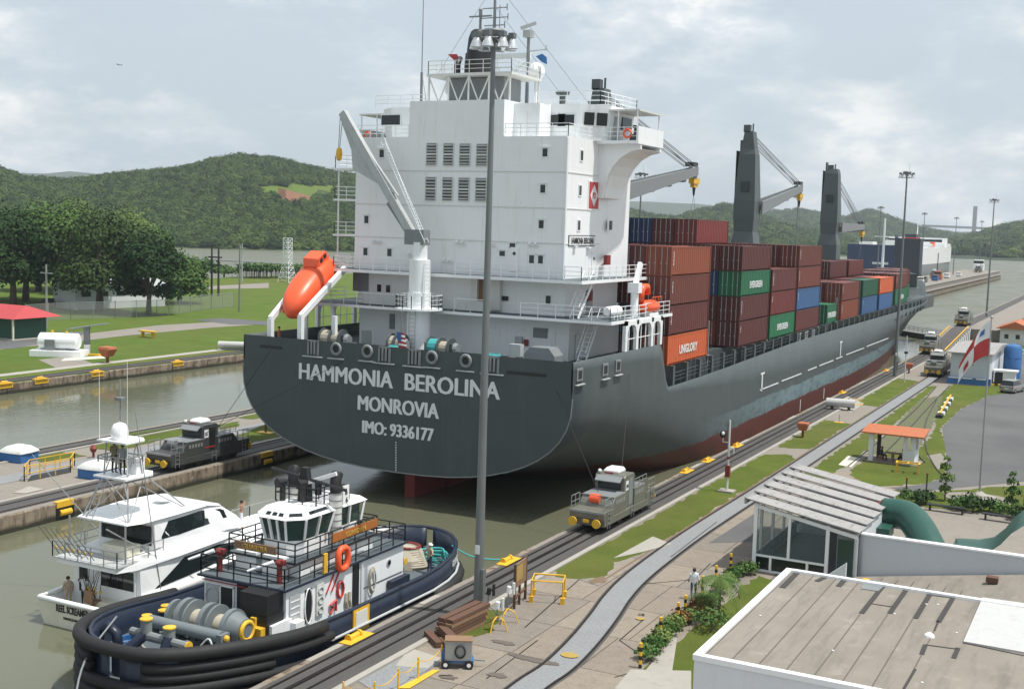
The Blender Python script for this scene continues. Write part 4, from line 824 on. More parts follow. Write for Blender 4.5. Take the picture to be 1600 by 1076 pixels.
# launching ramp for free-fall lifeboat (port quarter)
P0, P1 = Vector((-62.2,78.0,10.9)), Vector((-60.4,84.6,16.0))
A0, A1 = Vector(PY(470,512,77.6)), Vector(PY(540,418,85.0)); B0, B1 = Vector(PY(423,498,77.6)), Vector(PY(500,402,87.0))
rp = B(); rp.beam(A0+Vector((0,0,.9)), A1, .35, .45); rp.beam(B0, B1, .35, .45); rp.beam(A0+Vector((0,0,1.0)), A0-Vector((0,0,1.6)), .4, .4); rp.beam(B0, B0-Vector((0,0,2.2)), .4, .4)
for t in (.35,.7,1): rp.beam(A0.lerp(A1,t)+Vector((0,0,.2)), B0.lerp(B1,t), .18, .2)
W(rp, 'lifeboat_ramp', 'white'); [W(B().beam(*a), 'ramp_support', 'white') for a in (((A0.x+1.2,80.5,9.55),(A0.x+1.2,80.5,12.4),.35,.35),((-60.8,84.6,9.55),(-60.8,84.6,13),.25,.25),((-63.4,84.3,9.55),(-63.4,84.3,13),.2,.2))]
W(B().box(-63.5,-59.4,84.2,90,12.88,12.9), 'ramp_walkway', 'white'); R_([A1+Vector((.2,.3,.1)), A1+Vector((-3.2,3.2,.1))])
# ------------------------------------------------------------------ ship cranes
def deck_crane(y, jy, x=SX-.2, zt=34.2, jz0=23.6, jz1=27.4):
    c = W(B().loft([[(x+sx*a, y+sy*b, z) for sx, sy in ((-1,-1),(1,-1),(1,1),(-1,1))] for a, b, z in ((1.7,1.7,7),(1.7,1.7,18.3),(1.35,1.35,20.2),(1.5,1.5,22.2),(1.5,1.5,24.5),(1.15,1.1,31.0),(.95,.9,31.8),(.6,.9,zt))]), 'deck_crane', 'crane_grey')
    W(B().box(x-.75,x+.15,y-.9,y-.1,zt-.1,zt+.9).cyl((x+.35,y,zt-.2),(x+.35,y,zt+1.1),.12,n=6).box(x-1.25,x-1.0,y-.5,y+.5,30,33), 'crane_head', 'crane_grey', c)
    W(B().box(x-1.52,x-1.48,y-1.3,y+1.3,25,31.5), 'edge_strip', 'black', c)
    W(B().ob((x,y-1.55,26.5),(1.2,.1,1.4)), 'cab_window', 'glass', c)
    jb, jt = Vector((x+1.1,y+1.0,jz0)), Vector((x+.6,jy,jz1))
    j = B(); 
    for d in (-.75,.75):
        d_ = Vector((d,0,0)); j.add([jb+d_+Vector((-.12,0,-.9)),jb+d_+Vector((.12,0,-.9)),jb+d_+Vector((.12,0,.9)),jb+d_+Vector((-.12,0,.9)),jt+d_*.5+Vector((-.12,0,-.5)),jt+d_*.5+Vector((.12,0,-.5)),jt+d_*.5+Vector((.12,0,.5)),jt+d_*.5+Vector((-.12,0,.5))],[(0,1,2,3),(7,6,5,4),(0,4,5,1),(1,5,6,2),(2,6,7,3),(3,7,4,0)])
    for t in (.15,.4,.62,.82,.98): p = jb.lerp(jt,t); j.ob(p-Vector((0,0,.35)),(1.5*(1-t*.5),.8,1.0),(.12,0,0))
    W(j, 'crane_jib', 'mid_grey', c); st = B()
    for d in (-.5,-.25,.2,.5): st.cyl((x+d*.6,y+.8,zt-.4),(jt.x+d,jt.y-.4,jt.z+.5),.045,n=4); st.cyl((x+d*.6,y+.8,zt-1.4),(jt.x+d,jt.y-2.4,jt.z+.4),.04,n=4)
    W(st, 'stay_wires', 'mid_grey', c, kind='stuff'); W(B().box(jt.x-.5,jt.x+.5,jt.y-2.2,jt.y-.3,jt.z+.5,jt.z+1.0), 'sheave_block', 'black', c)
    hk = W(B().ob((jt.x,jt.y,jt.z-1.2),(.7,2.2,.7)).ob((jt.x,jt.y,jt.z-1.7),(.5,1.4,.6)).cyl((jt.x,jt.y,jt.z-.3),(jt.x,jt.y,jt.z-.9),.25,n=8), 'hook_block', 'yellow', c); W(B().cyl((jt.x,jt.y,jt.z-2.0),(jt.x,jt.y,jt.z-3.0),.22,.1,n=8), 'hook', 'black', hk)
    sl = B(); 
    for d in ((-.3,-1.6),(.3,1.6)): sl.cyl((jt.x,jt.y,jt.z-3.0),(jt.x+d[0],jt.y+d[1],jt.z-9),.025,n=4)
    W(sl, 'sling_wires', 'mid_grey', c, kind='stuff')
deck_crane(114.8, 143.0); deck_crane(168.0, 195.0); deck_crane(220.5, 246.0, jz0=21.5, jz1=21.8, zt=31.6)
# ------------------------------------------------------------------ containers
CW, CH = 2.38, 2.53
def container_proto(Lc, name):
    root = bpy.data.objects.new(name, None); COL.objects.link(root)
    # corrugated body : long sides at x = +-CW/2, length along y from 0 to Lc
    b_ = B(); n = max(8, int(Lc/.56)); dep = .045
    prof = []
    for i in range(n):
        y0 = .12+(Lc-.24)*i/n; l = (Lc-.24)/n
        prof += [(0, y0), (0, y0+l*.38), (dep, y0+l*.5), (dep, y0+l*.88)]
    prof.append((0, Lc-.12))
    hw = CW/2-.03
    for sg in (1, -1):
        vs = [(sg*(hw-d), y, .14) for d, y in prof]+[(sg*(hw-d), y, CH-.1) for d, y in prof]; k = len(prof)
        b_.add(vs, [((i, i+1, k+i+1, k+i) if sg > 0 else (i, k+i, k+i+1, i+1)) for i in range(k-1)])
    b_.quad((-hw,.1,CH-.05),(hw,.1,CH-.05),(hw,Lc-.1,CH-.05),(-hw,Lc-.1,CH-.05)); b_.box(-hw+.05,hw-.05,Lc-.12,Lc-.06,.1,CH-.1)
    b_.box(-hw,hw,.02,Lc-.02,.04,.13)
    b_.out('body', 'box_maroon', root)
    f = B(); q = .07
    for x in (-CW/2, CW/2-2*q):
        for y in (0, Lc-2*q): f.box(x,x+2*q,y,y+2*q,0,CH)
        f.box(x+.03,x+2*q-.03,2*q,Lc-2*q,CH-.11,CH-.005); f.box(x+.03,x+2*q-.03,2*q,Lc-2*q,.01,.15)
    f.box(-CW/2+2*q,CW/2-2*q,.01,.12,CH-.12,CH); f.box(-CW/2+2*q,CW/2-2*q,.01,.12,0,.14); f.out('frame', 'box_maroon', root)
    dh = (CW-4*q)/2
    for sg in (-1, 1):
        d = B(); d.box(min(0,sg*dh)+.01,max(0,sg*dh)-.01,.05,.1,.15,CH-.13); 
        for z in (.55,1.05,1.55,2.0): d.box(min(0,sg*dh)+.06,max(0,sg*dh)-.06,.035,.05,z,z+.18)
        dd = d.out('door', 'box_maroon', root)
        for t in (.28,.74): r_ = B().cyl((sg*dh*t,.02,.08),(sg*dh*t,.02,CH-.06),.035,n=5).box(sg*dh*t-.12,sg*dh*t+.02,-.01,.03,1.05,1.15); r_.out('lock_rod', 'galv', dd)
    return root
proto = {}
def mark_mesh(Lc, seed):
    b_ = B(); r = random.Random(seed)
    for k in range(r.randint(4, 9)): b_.box(CW/2+.001, CW/2+.006, .42+r.random()*.1, .62, CH-.55-k*.17, CH-.44-k*.17)
    return b_
KM = None
def container(Lc, colr, x, y, z, label, txt=None, marks=None, full=True):
    global KM
    if Lc not in proto: proto[Lc] = container_proto(Lc, 'shipping_container')
    first = not proto[Lc].get('label')
    src = proto[Lc]
    if first: c = src
    else:
        if KM is None or Lc not in KM: KM = dict(KM or {}); KM[Lc] = kids(src)
        c = copy_tree(src, None, KM[Lc])
    if first:
        KM = dict(KM or {}); KM[Lc] = kids(src)
    c.location = (x, y, z); c['label'] = label; c['category'] = 'container'; c['group'] = 'containers stacked on the ship'
    m = MAT['box_'+colr]
    names = KM[Lc]
    stack = [k for k in bpy.data.objects if k.parent is c] if first else [k for k in c.children]
    def setm(o):
        if not o.name.startswith('lock_rod') and o.material_slots: o.material_slots[0].link = 'OBJECT'; o.material_slots[0].material = m
        for k in o.children: setm(k)
    for k in stack: setm(k)
    if txt:
        t = text(txt, 'lettering', 'letter', c, (CW/2+.006, Lc*.5, CH*.32), 1.05 if txt == 'UNIGLORY' else .95, ux=(0,1,0), bold=.03, xs=.92, depth=.004, world=False)
    if marks: mark_mesh(Lc, marks).out('side_marks', 'letter', c, kind='stuff')
    return c
ORD = ['bottom','second','third','top','fifth','sixth']
def nm(c): return dict(maroon='maroon', brown='red brown', rustred='rust orange', red='dark red', orange='bright orange', green='green', blue='dark blue', ltblue='blue', grey='grey', dgreen='deep green')[c]
XO = -35.25
def stack(y, Lc, zb, rows, where):
    """rows: list (outermost first) of colour lists bottom to top; an entry is colour or (colour, text)"""
    for ri, tiers in enumerate(rows):
        for ti, e in enumerate(tiers):
            if e is None: continue
            colr, tx = (e if isinstance(e, tuple) else (e, None))
            NW = ['one','two','three','four','five','six','seven','eight','nine','ten']
            lab = '%s container%s, tier %s, %s, %s' % (nm(colr), ' with white lettering' if tx else '', NW[ti], 'outer row' if ri == 0 else 'row %s inboard' % NW[ri], where)
            container(Lc, colr, XO-CW/2-ri*2.46, y, zb+ti*(CH+.03), lab, tx, marks=int(y*7+ti*3+ri) if (ri == 0 and not tx and (ti+int(y)) % 4 != 1) else None)
M_, N_, R_0 = 'maroon', 'brown', 'rustred'
ZB = 8.55
def hide(h): return [None]*h
L40 = 10.7
stack(97.8, L40, ZB, [[('orange','UNIGLORY'), M_, N_, R_0], [M_, 'blue', M_, M_], [None, None, M_, M_], [None, None, None, N_]], 'first bay from the superstructure')
stack(118.6, L40, ZB, [[M_, M_, ('green','EVERGREEN'), M_], ['brown', M_, 'blue', M_], [None, M_, M_, M_, 'red'], [None, None, None, M_, 'maroon'], [None]*3+[M_,'blue'], [None]*3+[M_,'blue'], [None]*3+[M_,'blue'], [None]*3+[M_,'dgreen'], [None]*3+[M_,'blue'], [None]*3+[M_,'blue']], 'second bay from the superstructure')
stack(130.2, L40, ZB, [[('green','EVERGREEN'), 'red', M_], [M_, M_, M_], [None, None, M_]], 'third bay from the superstructure')
stack(141.6, 11.4, ZB, [[M_, 'ltblue', N_, N_], [M_, M_, M_, M_], [None, None, M_, M_], [None, None, None, M_]], 'fourth bay from the superstructure')
stack(157.6, 5.6, ZB, [[('green','EVERGREEN')], [M_], [M_]], 'fifth bay from the superstructure')
stack(166.0, 11.4, ZB, [[R_0, N_], [M_, M_], [M_, 'maroon'], [None, M_, 'maroon'], [None, None, 'grey'], [None, None, M_], [None, None, 'orange']], 'sixth bay from the superstructure')
stack(180.0, 11.4, ZB, [['ltblue', 'dgreen'], [M_, M_], [None, M_, M_], [None, None, M_], [None, None, 'grey']], 'seventh bay from the superstructure')
stack(193.0, 11.4, ZB, [['ltblue', 'orange'], [M_, M_], [None, M_, M_]], 'eighth bay from the superstructure')
stack(207.0, 11.4, ZB+.3, [[('green','EVERGREEN'), N_], [M_, M_], [M_, M_]], 'ninth bay from the superstructure')
stack(224.5, 11.4, ZB+.3, [[], [('green','EVERGREEN'), M_], [M_, M_], [M_, M_]], 'tenth bay from the superstructure')
stack(237.0, 11.4, ZB+.3, [[], [], [N_, N_], [M_, M_]], 'eleventh bay from the superstructure')
# lashing bridges, stanchions and deck gear between the hull rail and the cargo
def post_row():
    k = 0
    y = 98.5
    while y < 236:
        hb = hbD(y-SY); x = SX+hb-.32; z0 = deckz(y-SY)-.2
        W(B().box(x-.18,x+.18,y-.22,y+.22,z0-1,ZB-.02), 'stanchion', 'crane_grey')
        y += 3.55 if y < 190 else 4.4
post_row()
for y in (109.6,129.7,153.6,164.2,178.3,205.0):
    b_ = B(); x1 = SX+13.9
    for x in np.linspace(x1-9.6, x1, 5): b_.beam((x,y,7.5),(x,y,ZB+3.2),.14,.2)
    b_.box(x1-10,x1+.2,y-.35,y+.35,ZB-.15,ZB-.03); b_.beam((x1-9.6,y,ZB),(x1-7.2,y,ZB+3),.07,.07).beam((x1-7.2,y,ZB),(x1-9.6,y,ZB+3),.07,.07).beam((x1-2.4,y,ZB),(x1,y,ZB+3),.07,.07).beam((x1,y,ZB),(x1-2.4,y,ZB+3),.07,.07)
    W(b_, 'lashing_bridge', 'mid_grey')
for y0, y1 in ((99,118),(119,140),(141,160),(161,182),(183,205)):
    W(B().rail([(SX+14.45,y0,deckz(y0-SY)),(SX+14.45,y1-.6,deckz(y1-SY))],1.0,3,1.7,.03), 'railing', 'crane_grey')
W(sec(SX+13,SX+14.2,143.5,151.5,7.3,8.3), 'gangway', 'light_grey')
W(sec(SX+11.5,SX+11.7,98,240,6.4,8.5), 'coaming_shade', 'black')  # black colour stands in for the shade behind the stanchions, under the cargo
# foremast and breakwater
W(B().prism([(SX-9,262),(SX+9,262),(SX+6,270),(SX-6,270)], 9.5, 12.5), 'breakwater', 'ship_grey')
W(B().cyl((SX,272,10),(SX,272,24),.35,.2,n=8).cyl((SX-2,272,20),(SX+2,272,20),.1,n=5), 'foremast', 'white')
# ------------------------------------------------------------------ free-fall lifeboat and rescue boat
lb = thing('lifeboat', 'orange enclosed free-fall lifeboat on its ramp at the stern of the ship', 'lifeboat', (0,0,0))
n0, n1 = Vector(PY(451,492,78.5)), Vector(PY(512,415,85.2)); ax = (n1-n0); Lb = ax.length; ax.normalize(); si = ax.cross(Vector((0,0,1))).normalized(); up = si.cross(ax)
if up.z < 0: up = -up
mid_ = (n0+n1)/2; lb.location = mid_
def lbp(u, s_, v): return ax*(u-Lb/2)+si*s_+up*v
rg = []
for u, wd, ht, c in ((0,.05,.05,.0),(.35,.55,.6,0),(.9,.95,1.0,.05),(1.8,1.25,1.25,.1),(3.2,1.4,1.4,.15),(5,1.42,1.42,.15),(6.6,1.35,1.35,.12),(Lb-.5,1.15,1.15,.05),(Lb,.85,.85,0)):
    rg.append([lbp(u, wd*math.copysign(abs(math.cos(t*math.pi/10))**.8, math.cos(t*math.pi/10)), c+ht*(math.copysign(abs(math.sin(t*math.pi/10))**.85, math.sin(t*math.pi/10)))) for t in range(20)])
body = B().loft(rg).out('hull', 'orange', lb, smooth=.9)
ty = B().loft([[lbp(u, s_*k, v) for s_, v in ((-.75,z0),(.75,z0),(.7,z0+h),(-.7,z0+h))] for u, k, z0, h in ((Lb-2.9,.8,1.1,.55),(Lb-2.4,1,1.1,1.0),(Lb-.9,1,1.0,1.0),(Lb-.5,.9,.8,.8))]).out('conning_tower', 'orange', lb)
for u in (Lb-2.0,Lb-1.3): 
    for sg in (-1,1): B().loft([[lbp(u+a*.22, sg*.76, 1.75+b*.17) for a, b in ((-1,-1),(1,-1),(1,1),(-1,1))],[lbp(u+a*.22, sg*.73, 1.75+b*.17) for a, b in ((-1,-1),(1,-1),(1,1),(-1,1))]]).out('tower_window', 'glass', ty)
rb = B()
for sg in (-1, 1): rb.tube([lbp(u, sg*w_, -.1) for u, w_ in ((.5,.75),(1.8,1.33),(3.2,1.47),(5,1.5),(6.6,1.42),(Lb-.3,1.15))], .09, 6)
rb.out('rubbing_strake', 'orange', lb, smooth=True)
for u in (2.4,3.6,4.8,6.0): B().ob(lbp(u, 0, 0)+si*0, (.01,.01,.01)).out('pad_eye', 'letter', lb)
rs = thing('rescue_boat', 'small red rescue boat hanging at the davit on the ship starboard side', 'boat', (-35.6,93.2,13.3))
B().loft([[(w_*math.cos(t*math.pi/6), y, .55+h*math.sin(t*math.pi/6)) for t in range(12)] for y, w_, h in ((-1.5,.3,.25),(-1.2,.75,.5),(0,.9,.55),(1.0,.85,.55),(1.6,.5,.4),(1.9,.1,.15))]).out('hull', 'orange', rs, smooth=.8)
B().tube([(0,-1.3,1.0),(0,-1.3,1.9),(0,-.9,2.2),(0,-.1,2.2),(0,.1,1.6)], .28, 10).out('engine_arch', 'orange', rs, smooth=True)
B().box(-.7,.7,-1.0,1.0,-.15,.1).cyl((-.5,-.6,0),(-.5,-.6,.5),.06,n=5).cyl((.5,.6,0),(.5,.6,.5),.06,n=5).out('cradle', 'white', rs)
B().rail([(-.85,-1.0,1.0),(-.85,1.2,1.0)],.4,1,.8,.03).rail([(.85,-1.0,1.0),(.85,1.2,1.0)],.4,1,.8,.03).out('grab_rail', 'orange', rs)
# ------------------------------------------------------------------ people
def person(label, loc, rz, pose='stand', shirt='cloth_white', pants='cloth_jeans', skin='skin', hat=None, h=1.72, parent=None, hair='hair', bare=False):
    k = h/1.72
    J = dict(pel=(0,0,.95), che=(0,.0,1.32), nec=(0,.0,1.48), hea=(0,-.02,1.62), top=(0,-.02,1.70), hl=(-.10,0,.90), hr=(.10,0,.90), kl=(-.11,-.02,.5), kr=(.11,-.02,.5), al=(-.11,.03,.08), ar=(.11,.03,.08), fl=(-.12,-.13,.035), fr=(.12,-.13,.035),
             sl=(-.19,0,1.41), sr=(.19,0,1.41), el=(-.25,.03,1.14), er=(.25,.03,1.14), wl=(-.26,-.06,.90), wr=(.26,-.06,.90), nl=(-.25,-.09,.82), nr=(.25,-.09,.82))
    if pose == 'walk': J.update(kl=(-.11,-.20,.52), al=(-.11,-.22,.09), fl=(-.11,-.38,.06), kr=(.11,.10,.50), ar=(.11,.34,.14), fr=(.11,.22,.04), wl=(-.26,.06,.92), er=(.26,-.04,1.14), wr=(.27,-.2,.96), nr=(.27,-.26,.9))
    if pose == 'hips': J.update(el=(-.42,.10,1.18), wl=(-.22,.02,1.02), nl=(-.16,-.02,.99), er=(.42,.10,1.18), wr=(.22,.02,1.02), nr=(.16,-.02,.99))
    if pose == 'hold': J.update(el=(-.27,-.05,1.14), wl=(-.14,-.30,1.12), nl=(-.08,-.36,1.14), er=(.27,-.05,1.14), wr=(.14,-.32,1.02), nr=(.08,-.40,1.04))
    if pose == 'raise': J.update(el=(-.30,-.18,1.42), wl=(-.12,-.20,1.62), nl=(-.06,-.18,1.68), er=(.30,-.18,1.42), wr=(.12,-.20,1.60), nr=(.06,-.18,1.68))
    if pose == 'sit': J.update(pel=(0,0,.50), che=(0,.02,.87), nec=(0,.0,1.03), hea=(0,-.04,1.17), top=(0,-.04,1.25), hl=(-.10,0,.47), hr=(.10,0,.47), kl=(-.13,-.42,.50), kr=(.13,-.42,.50), al=(-.13,-.40,.09), ar=(.13,-.40,.09), fl=(-.14,-.56,.04), fr=(.14,-.56,.04), sl=(-.19,0,.96), sr=(.19,0,.96), el=(-.26,-.08,.70), er=(.26,-.08,.70), wl=(-.2,-.30,.62), wr=(.2,-.30,.62), nl=(-.16,-.38,.60), nr=(.16,-.38,.60))
    rad = dict(pel=.135, che=.155, nec=.058, hea=.095, top=.07, hl=.095, hr=.095, kl=.062, kr=.062, al=.042, ar=.042, fl=.04, fr=.04, sl=.072, sr=.072, el=.045, er=.045, wl=.032, wr=.032, nl=.035, nr=.035)
    E = [('pel','che'),('che','nec'),('nec','hea'),('hea','top'),('pel','hl'),('pel','hr'),('hl','kl'),('kl','al'),('al','fl'),('hr','kr'),('kr','ar'),('ar','fr'),('che','sl'),('che','sr'),('sl','el'),('el','wl'),('wl','nl'),('sr','er'),('er','wr'),('wr','nr')]
    ks = list(J); me = bpy.data.meshes.new('body'); me.from_pydata([tuple(c*k for c in J[a]) for a in ks], [(ks.index(a), ks.index(b)) for a, b in E], [])
    o = bpy.data.objects.new('body', me); COL.objects.link(o); sk = o.modifiers.new('skin', 'SKIN'); 
    for i, a in enumerate(ks): v = me.skin_vertices[0].data[i]; v.radius = (rad[a]*k*(1.15 if a in ('che','pel') else 1), rad[a]*k*(.78 if a in ('che','pel') else 1)); v.use_root = (a == 'pel')
    sb = o.modifiers.new('sub', 'SUBSURF'); sb.levels = sb.render_levels = 2
    bpy.context.view_layer.update(); dg = bpy.context.evaluated_depsgraph_get(); m2 = bpy.data.meshes.new_from_object(o.evaluated_get(dg)); bpy.data.objects.remove(o); bpy.data.meshes.remove(me)
    seg = {('pel','che'):0,('che','nec'):0,('nec','hea'):1,('hea','top'):1,('pel','hl'):2,('pel','hr'):2,('hl','kl'):2,('kl','al'):2,('al','fl'):3,('hr','kr'):2,('kr','ar'):2,('ar','fr'):3,('che','sl'):0,('che','sr'):0,('sl','el'):0,('el','wl'):1,('wl','nl'):1,('sr','er'):0,('er','wr'):1,('wr','nr'):1}
    if bare: seg = {a: (1 if v == 0 or (v == 2 and a[0] in ('kl','kr')) else (1 if v == 3 else v)) for a, v in seg.items()}
    m2.materials.clear()
    for m in (shirt, skin, pants, 'cloth_dark'): m2.materials.append(MAT[m])
    sg = [(Vector(J[a])*k, Vector(J[b])*k, v, (rad[a]+rad[b])*.5*k) for (a, b), v in seg.items()]
    for p in m2.polygons:
        c = p.center; best = 9; bi = 0
        for a, b, v, r_ in sg:
            d = b-a; t = max(0, min(1, (c-a).dot(d)/d.length_squared)); dist = (c-(a+d*t)).length-r_
            if dist < best: best = dist; bi = v
        p.material_index = bi
    m2.shade_smooth(); m2.name = 'person'
    t = thing('person', label, 'person', loc, rz); link('body', m2, None, t)
    hz = Vector(J['hea'])*k
    if hat: B().lathe([(.125*k,-.0),(.12*k,.05*k),(.085*k,.11*k),(.02*k,.125*k)], hz+Vector((0,0,.03)), 12).cyl(hz+Vector((0,-.03,.025)), hz+Vector((0,-.03,.04)), .155*k, n=14).out('helmet', hat, t, smooth=.7)
    else: B().sph(hz+Vector((0,.02*k,.035*k)), (.108*k,.112*k,.10*k), 12, 7).out('hair', hair, t, smooth=True)
    B().sph(hz+Vector((0,-.108*k,-.01*k)), (.018*k,.022*k,.028*k), 6, 5).out('nose', skin, t, smooth=True)
    return t
def face_to(px_, py_, cam_=True): return 0
# ------------------------------------------------------------------ harbour tug
TX, TY = -37.85, 50.0          # centre line, amidships
tug = thing('tugboat', 'navy harbour tug with white deckhouse lying along the near lock wall', 'tugboat', (TX, TY, 0))
T = lambda b_, name, m, parent=tug, **k: b_.out(name, m, parent, **k)
def tw(y):      # half breadth at deck edge, y from -13 (bow, towards us) to 13 (stern)
    if y < -5: u = (-5-y)/8.0; return 4.5*max(0, 1-u**2.6)**.5
    if y > 5: u = (y-5)/8.3; return 4.5*max(0, 1-u**2.4)**.55
    return 4.5
def tz(y): return .95+.75*sm(-3, -13, y)+.35*sm(4, 13, y)
ysT = [-12.98,-12.8,-12.4,-11.8,-11,-10,-8.5,-7,-5,-2,2,5,7,9,10.5,11.6,12.4,12.9,13.2,13.28]
def ring(y, f=1.0):
    hb = tw(y)*f; zt = tz(y); o = []
    for x, z in ((1,zt),(1.0,.15),(.985,-.6),(.93,-1.4),(.75,-2.6),(0,-3.2)): o.append((hb*x, y*(1 if z > -.7 else .97), z))
    return [(-a, b, c) for a, b, c in o]+[(a, b, c) for a, b, c in o[::-1][1:]]
th = T(B().loft([ring(y) for y in ysT], False, False), 'hull', 'navy', smooth=.7); md = th.modifiers.new('plate', 'SOLIDIFY'); md.thickness = .12; md.offset = 1
dk = B(); l_ = [(-tw(y)*.985, y, -.05+.3*sm(-4,-13,y)) for y in ysT]; r_ = [(tw(y)*.985, y, -.05+.3*sm(-4,-13,y)) for y in ysT]; n = len(ysT); dk.add(l_+r_, [(i, n+i, n+i+1, i+1) for i in range(n-1)]); T(dk, 'main_deck', 'tug_deck')
T(B().tube([(-tw(y)*.99, y, tz(y)+.03) for y in ysT]+[(tw(y)*.99, y, tz(y)+.03) for y in ysT[::-1]], .11, 6, True), 'bulwark_cap', 'navy', smooth=True)
# bow fenders: stacked rubber cylinders
def fend(dz, r0, ya, out_=.28, gaps=((None,None),), seg=18):
    pts = []
    yb = np.linspace(ya, -12.99, seg)
    side_ = [(tw(y)+out_, y-(out_ if y < -11.5 else 0), tz(y)-dz) for y in yb]
    P = side_ + [(-a, b, c) for a, b, c in side_[::-1]]
    return P
def arcP(dz, ya, out_):
    o = []
    for i in range(41):
        u = -1+2*i/40; a = u*math.pi/2*1.0; y = -5-math.cos(a)**.9*(8.0+out_) if abs(u) < 1 else -5
        x = (4.5+out_)*math.copysign(abs(math.sin(a))**.72, a); o.append((x, y, tz(max(y,-13))-dz))
    if ya > -5: o = [(-4.5-out_, ya, tz(ya)-dz)]+o+[(4.5+out_, ya, tz(ya)-dz)]
    return o
for dz, r_, ya, spans in ((.02,.30,-4.2,((0,1),)),(.62,.23,-3.6,((.02,.30),(.34,.47),(.58,1))),(1.05,.22,-4.6,((.04,.29),(.34,.47),(.58,.9))),(1.55,.27,-2.6,((0,1),)),(2.1,.26,-4.4,((0,1),)),(2.6,.25,-4.8,((.05,.95),))):
    P = arcP(dz, ya, .20); m_ = len(P)
    for a, b in spans: T(B().tube(P[int(a*(m_-1)):int(b*(m_-1))+1], r_, 10), 'bow_fender', 'rubber', smooth=True)
T(B().tube([(4.62, y, .02) for y in np.linspace(-3.5,6,8)]+[(tw(y)+.12, y, .02+.1*sm(6,13,y)) for y in (8,9.5,11,12,12.8,13.2)]+[(-tw(y)-.12, y, .02+.1*sm(6,13,y)) for y in (13.2,12.8,12,11,9.5,8)]+[(-4.62, y, .02) for y in np.linspace(6,-3.5,8)], .08, 6), 'rubbing_strake', 'light_grey', smooth=True)
T(B().tube([(tw(y)+.16, y, -.35) for y in (6,8,9.5,11,12,12.8,13.2)]+[(-tw(y)-.16, y, -.35) for y in (13.2,12.8,12,11,9.5,8,6)], .36, 10), 'stern_fender', 'rubber', smooth=True)
T(B().tube([(4.6, y, -.45) for y in np.linspace(-4.5,6,8)], .22, 8), 'side_fender', 'rubber', smooth=True)
T(B().box(-.5,.5,-12.6,-12.3,.3,1.5), 'bow_stem_post', 'navy')
# main deckhouse: x +-3.55, y -4.5 .. 6.1
HX = 2.55
hz0, hz1 = -.05, 2.35
house = T(B().prism([(-HX,-4.4),(HX,-4.4),(HX,6.1),(-HX,6.1)], hz0, hz1), 'deckhouse', 'white')
T(B().box(-HX-.18,HX+.18,-4.75,6.3,hz1,hz1+.1), 'boat_deck', 'navy'); T(B().box(-HX-.1,HX+.1,-4.65,6.2,hz1+.1,hz1+.11), 'deck_paint', 'tug_deck')
T(B().rail([(-HX-.05,-4.6,hz1+.1),(HX+.05,-4.6,hz1+.1),(HX+.05,6.15,hz1+.1),(-HX-.05,6.15,hz1+.1)],1.0,3,1.15,.032,True), 'railing', 'black')
# front bulkhead details
for x in (-1.05,): d = T(B().box(x-.38,x+.38,-4.46,-4.4,.15,1.95), 'doorway', 'black', house); T(B().box(x-.46,x-.38,-4.5,-4.4,.1,2.0).box(x+.38,x+.46,-4.5,-4.4,.1,2.0).box(x-.46,x+.46,-4.5,-4.4,1.95,2.05), 'door_frame', 'white_clean', d)
T(B().box(-.45,.25,-4.44,-4.4,.05,2.3), 'dark_recess', 'black', house)
T(B().box(.3,.7,-4.46,-4.4,.3,2.0), 'panel', 'light_grey', house); T(B().cyl((.5,-4.52,1.3),(.5,-4.44,1.3),.22,n=12), 'hose_reel', 'black', house)
for x in (-2.0,): T(B().tube([(x+.4*math.cos(t*.6),-4.48,1.3+.5*math.sin(t*.6)) for t in range(10)],.05,5,True).box(x-.42,x+.42,-4.46,-4.4,.7,1.95), 'door_with_clips', 'light_grey', house)
T(B().tube([(-2.6,-4.5,2.15),(-.5,-4.5,2.15),(1.3,-4.5,2.1)],.03,5), 'red_pipe', 'red', house)
# wire-mesh spark cage / black screened locker on starboard fore corner
ck = T(B().box(.75,2.5,-5.75,-4.5,-.03,1.35), 'fore_locker', 'black'); T(B().box(.8,2.45,-5.7,-4.5,1.35,2.4), 'mesh_cage', 'black', ck)
T(B().box(1.75,2.67,-5.6,-4.1,-.03,.95), 'white_locker', 'white_clean', house); T(B().box(2.6,3.0,-4.2,-3.5,.0,.75), 'vent_box', 'white_clean', house)
# starboard wall details
XW = HX
def twall(y, z, w_, h_, d_, m, name, parent=house): return T(B().box(XW,XW+d_,y-w_/2,y+w_/2,z-h_/2,z+h_/2), name, m, parent)
wd = twall(-3.75,1.25,.85,1.55,.05,'light_grey','watertight_hatch')
for k in range(4): T(B().box(XW+.05,XW+.07,-4.1,-3.4,.7+k*.32,.76+k*.32), 'stiffener', 'white_clean', wd)
dw = twall(-2.65,1.15,.55,1.7,.03,'black','doorway'); T(B().tube([(XW+.05,-2.65+.31*math.cos(t*math.pi/8)*1.0,1.15+.9*math.sin(t*math.pi/8)) for t in range(16)],.04,5,True), 'door_frame', 'white_clean', dw)
od = twall(-1.75,1.25,.6,1.6,.10,'offwhite','open_door')
for zz in (.7,1.2,1.7): T(B().tube([(XW+.13,-1.75+.2*math.cos(t*.785),zz+.18*math.sin(t*.785)) for t in range(8)],.03,5,True), 'dog_handle', 'light_grey', od)
for y in (-1.0,-.55): T(B().beam((XW+.05,y-.2,1.35),(XW+.05,y+.45,2.25),.04,.08), 'fire_lance', 'red', house)
T(B().tube([(XW+.08,.0+.26*math.cos(t*.524),1.3+.42*math.sin(t*.524)) for t in range(12)],.07,6,True), 'fire_hose', 'red', house)
T(B().tube([(XW+.1,-.9,.25),(XW+.1,-.6,.55),(XW+.1,-.9,.7),(XW+.1,-.4,.85),(XW+.1,-.4,.3)],.07,6), 'valve_manifold', 'red', house)
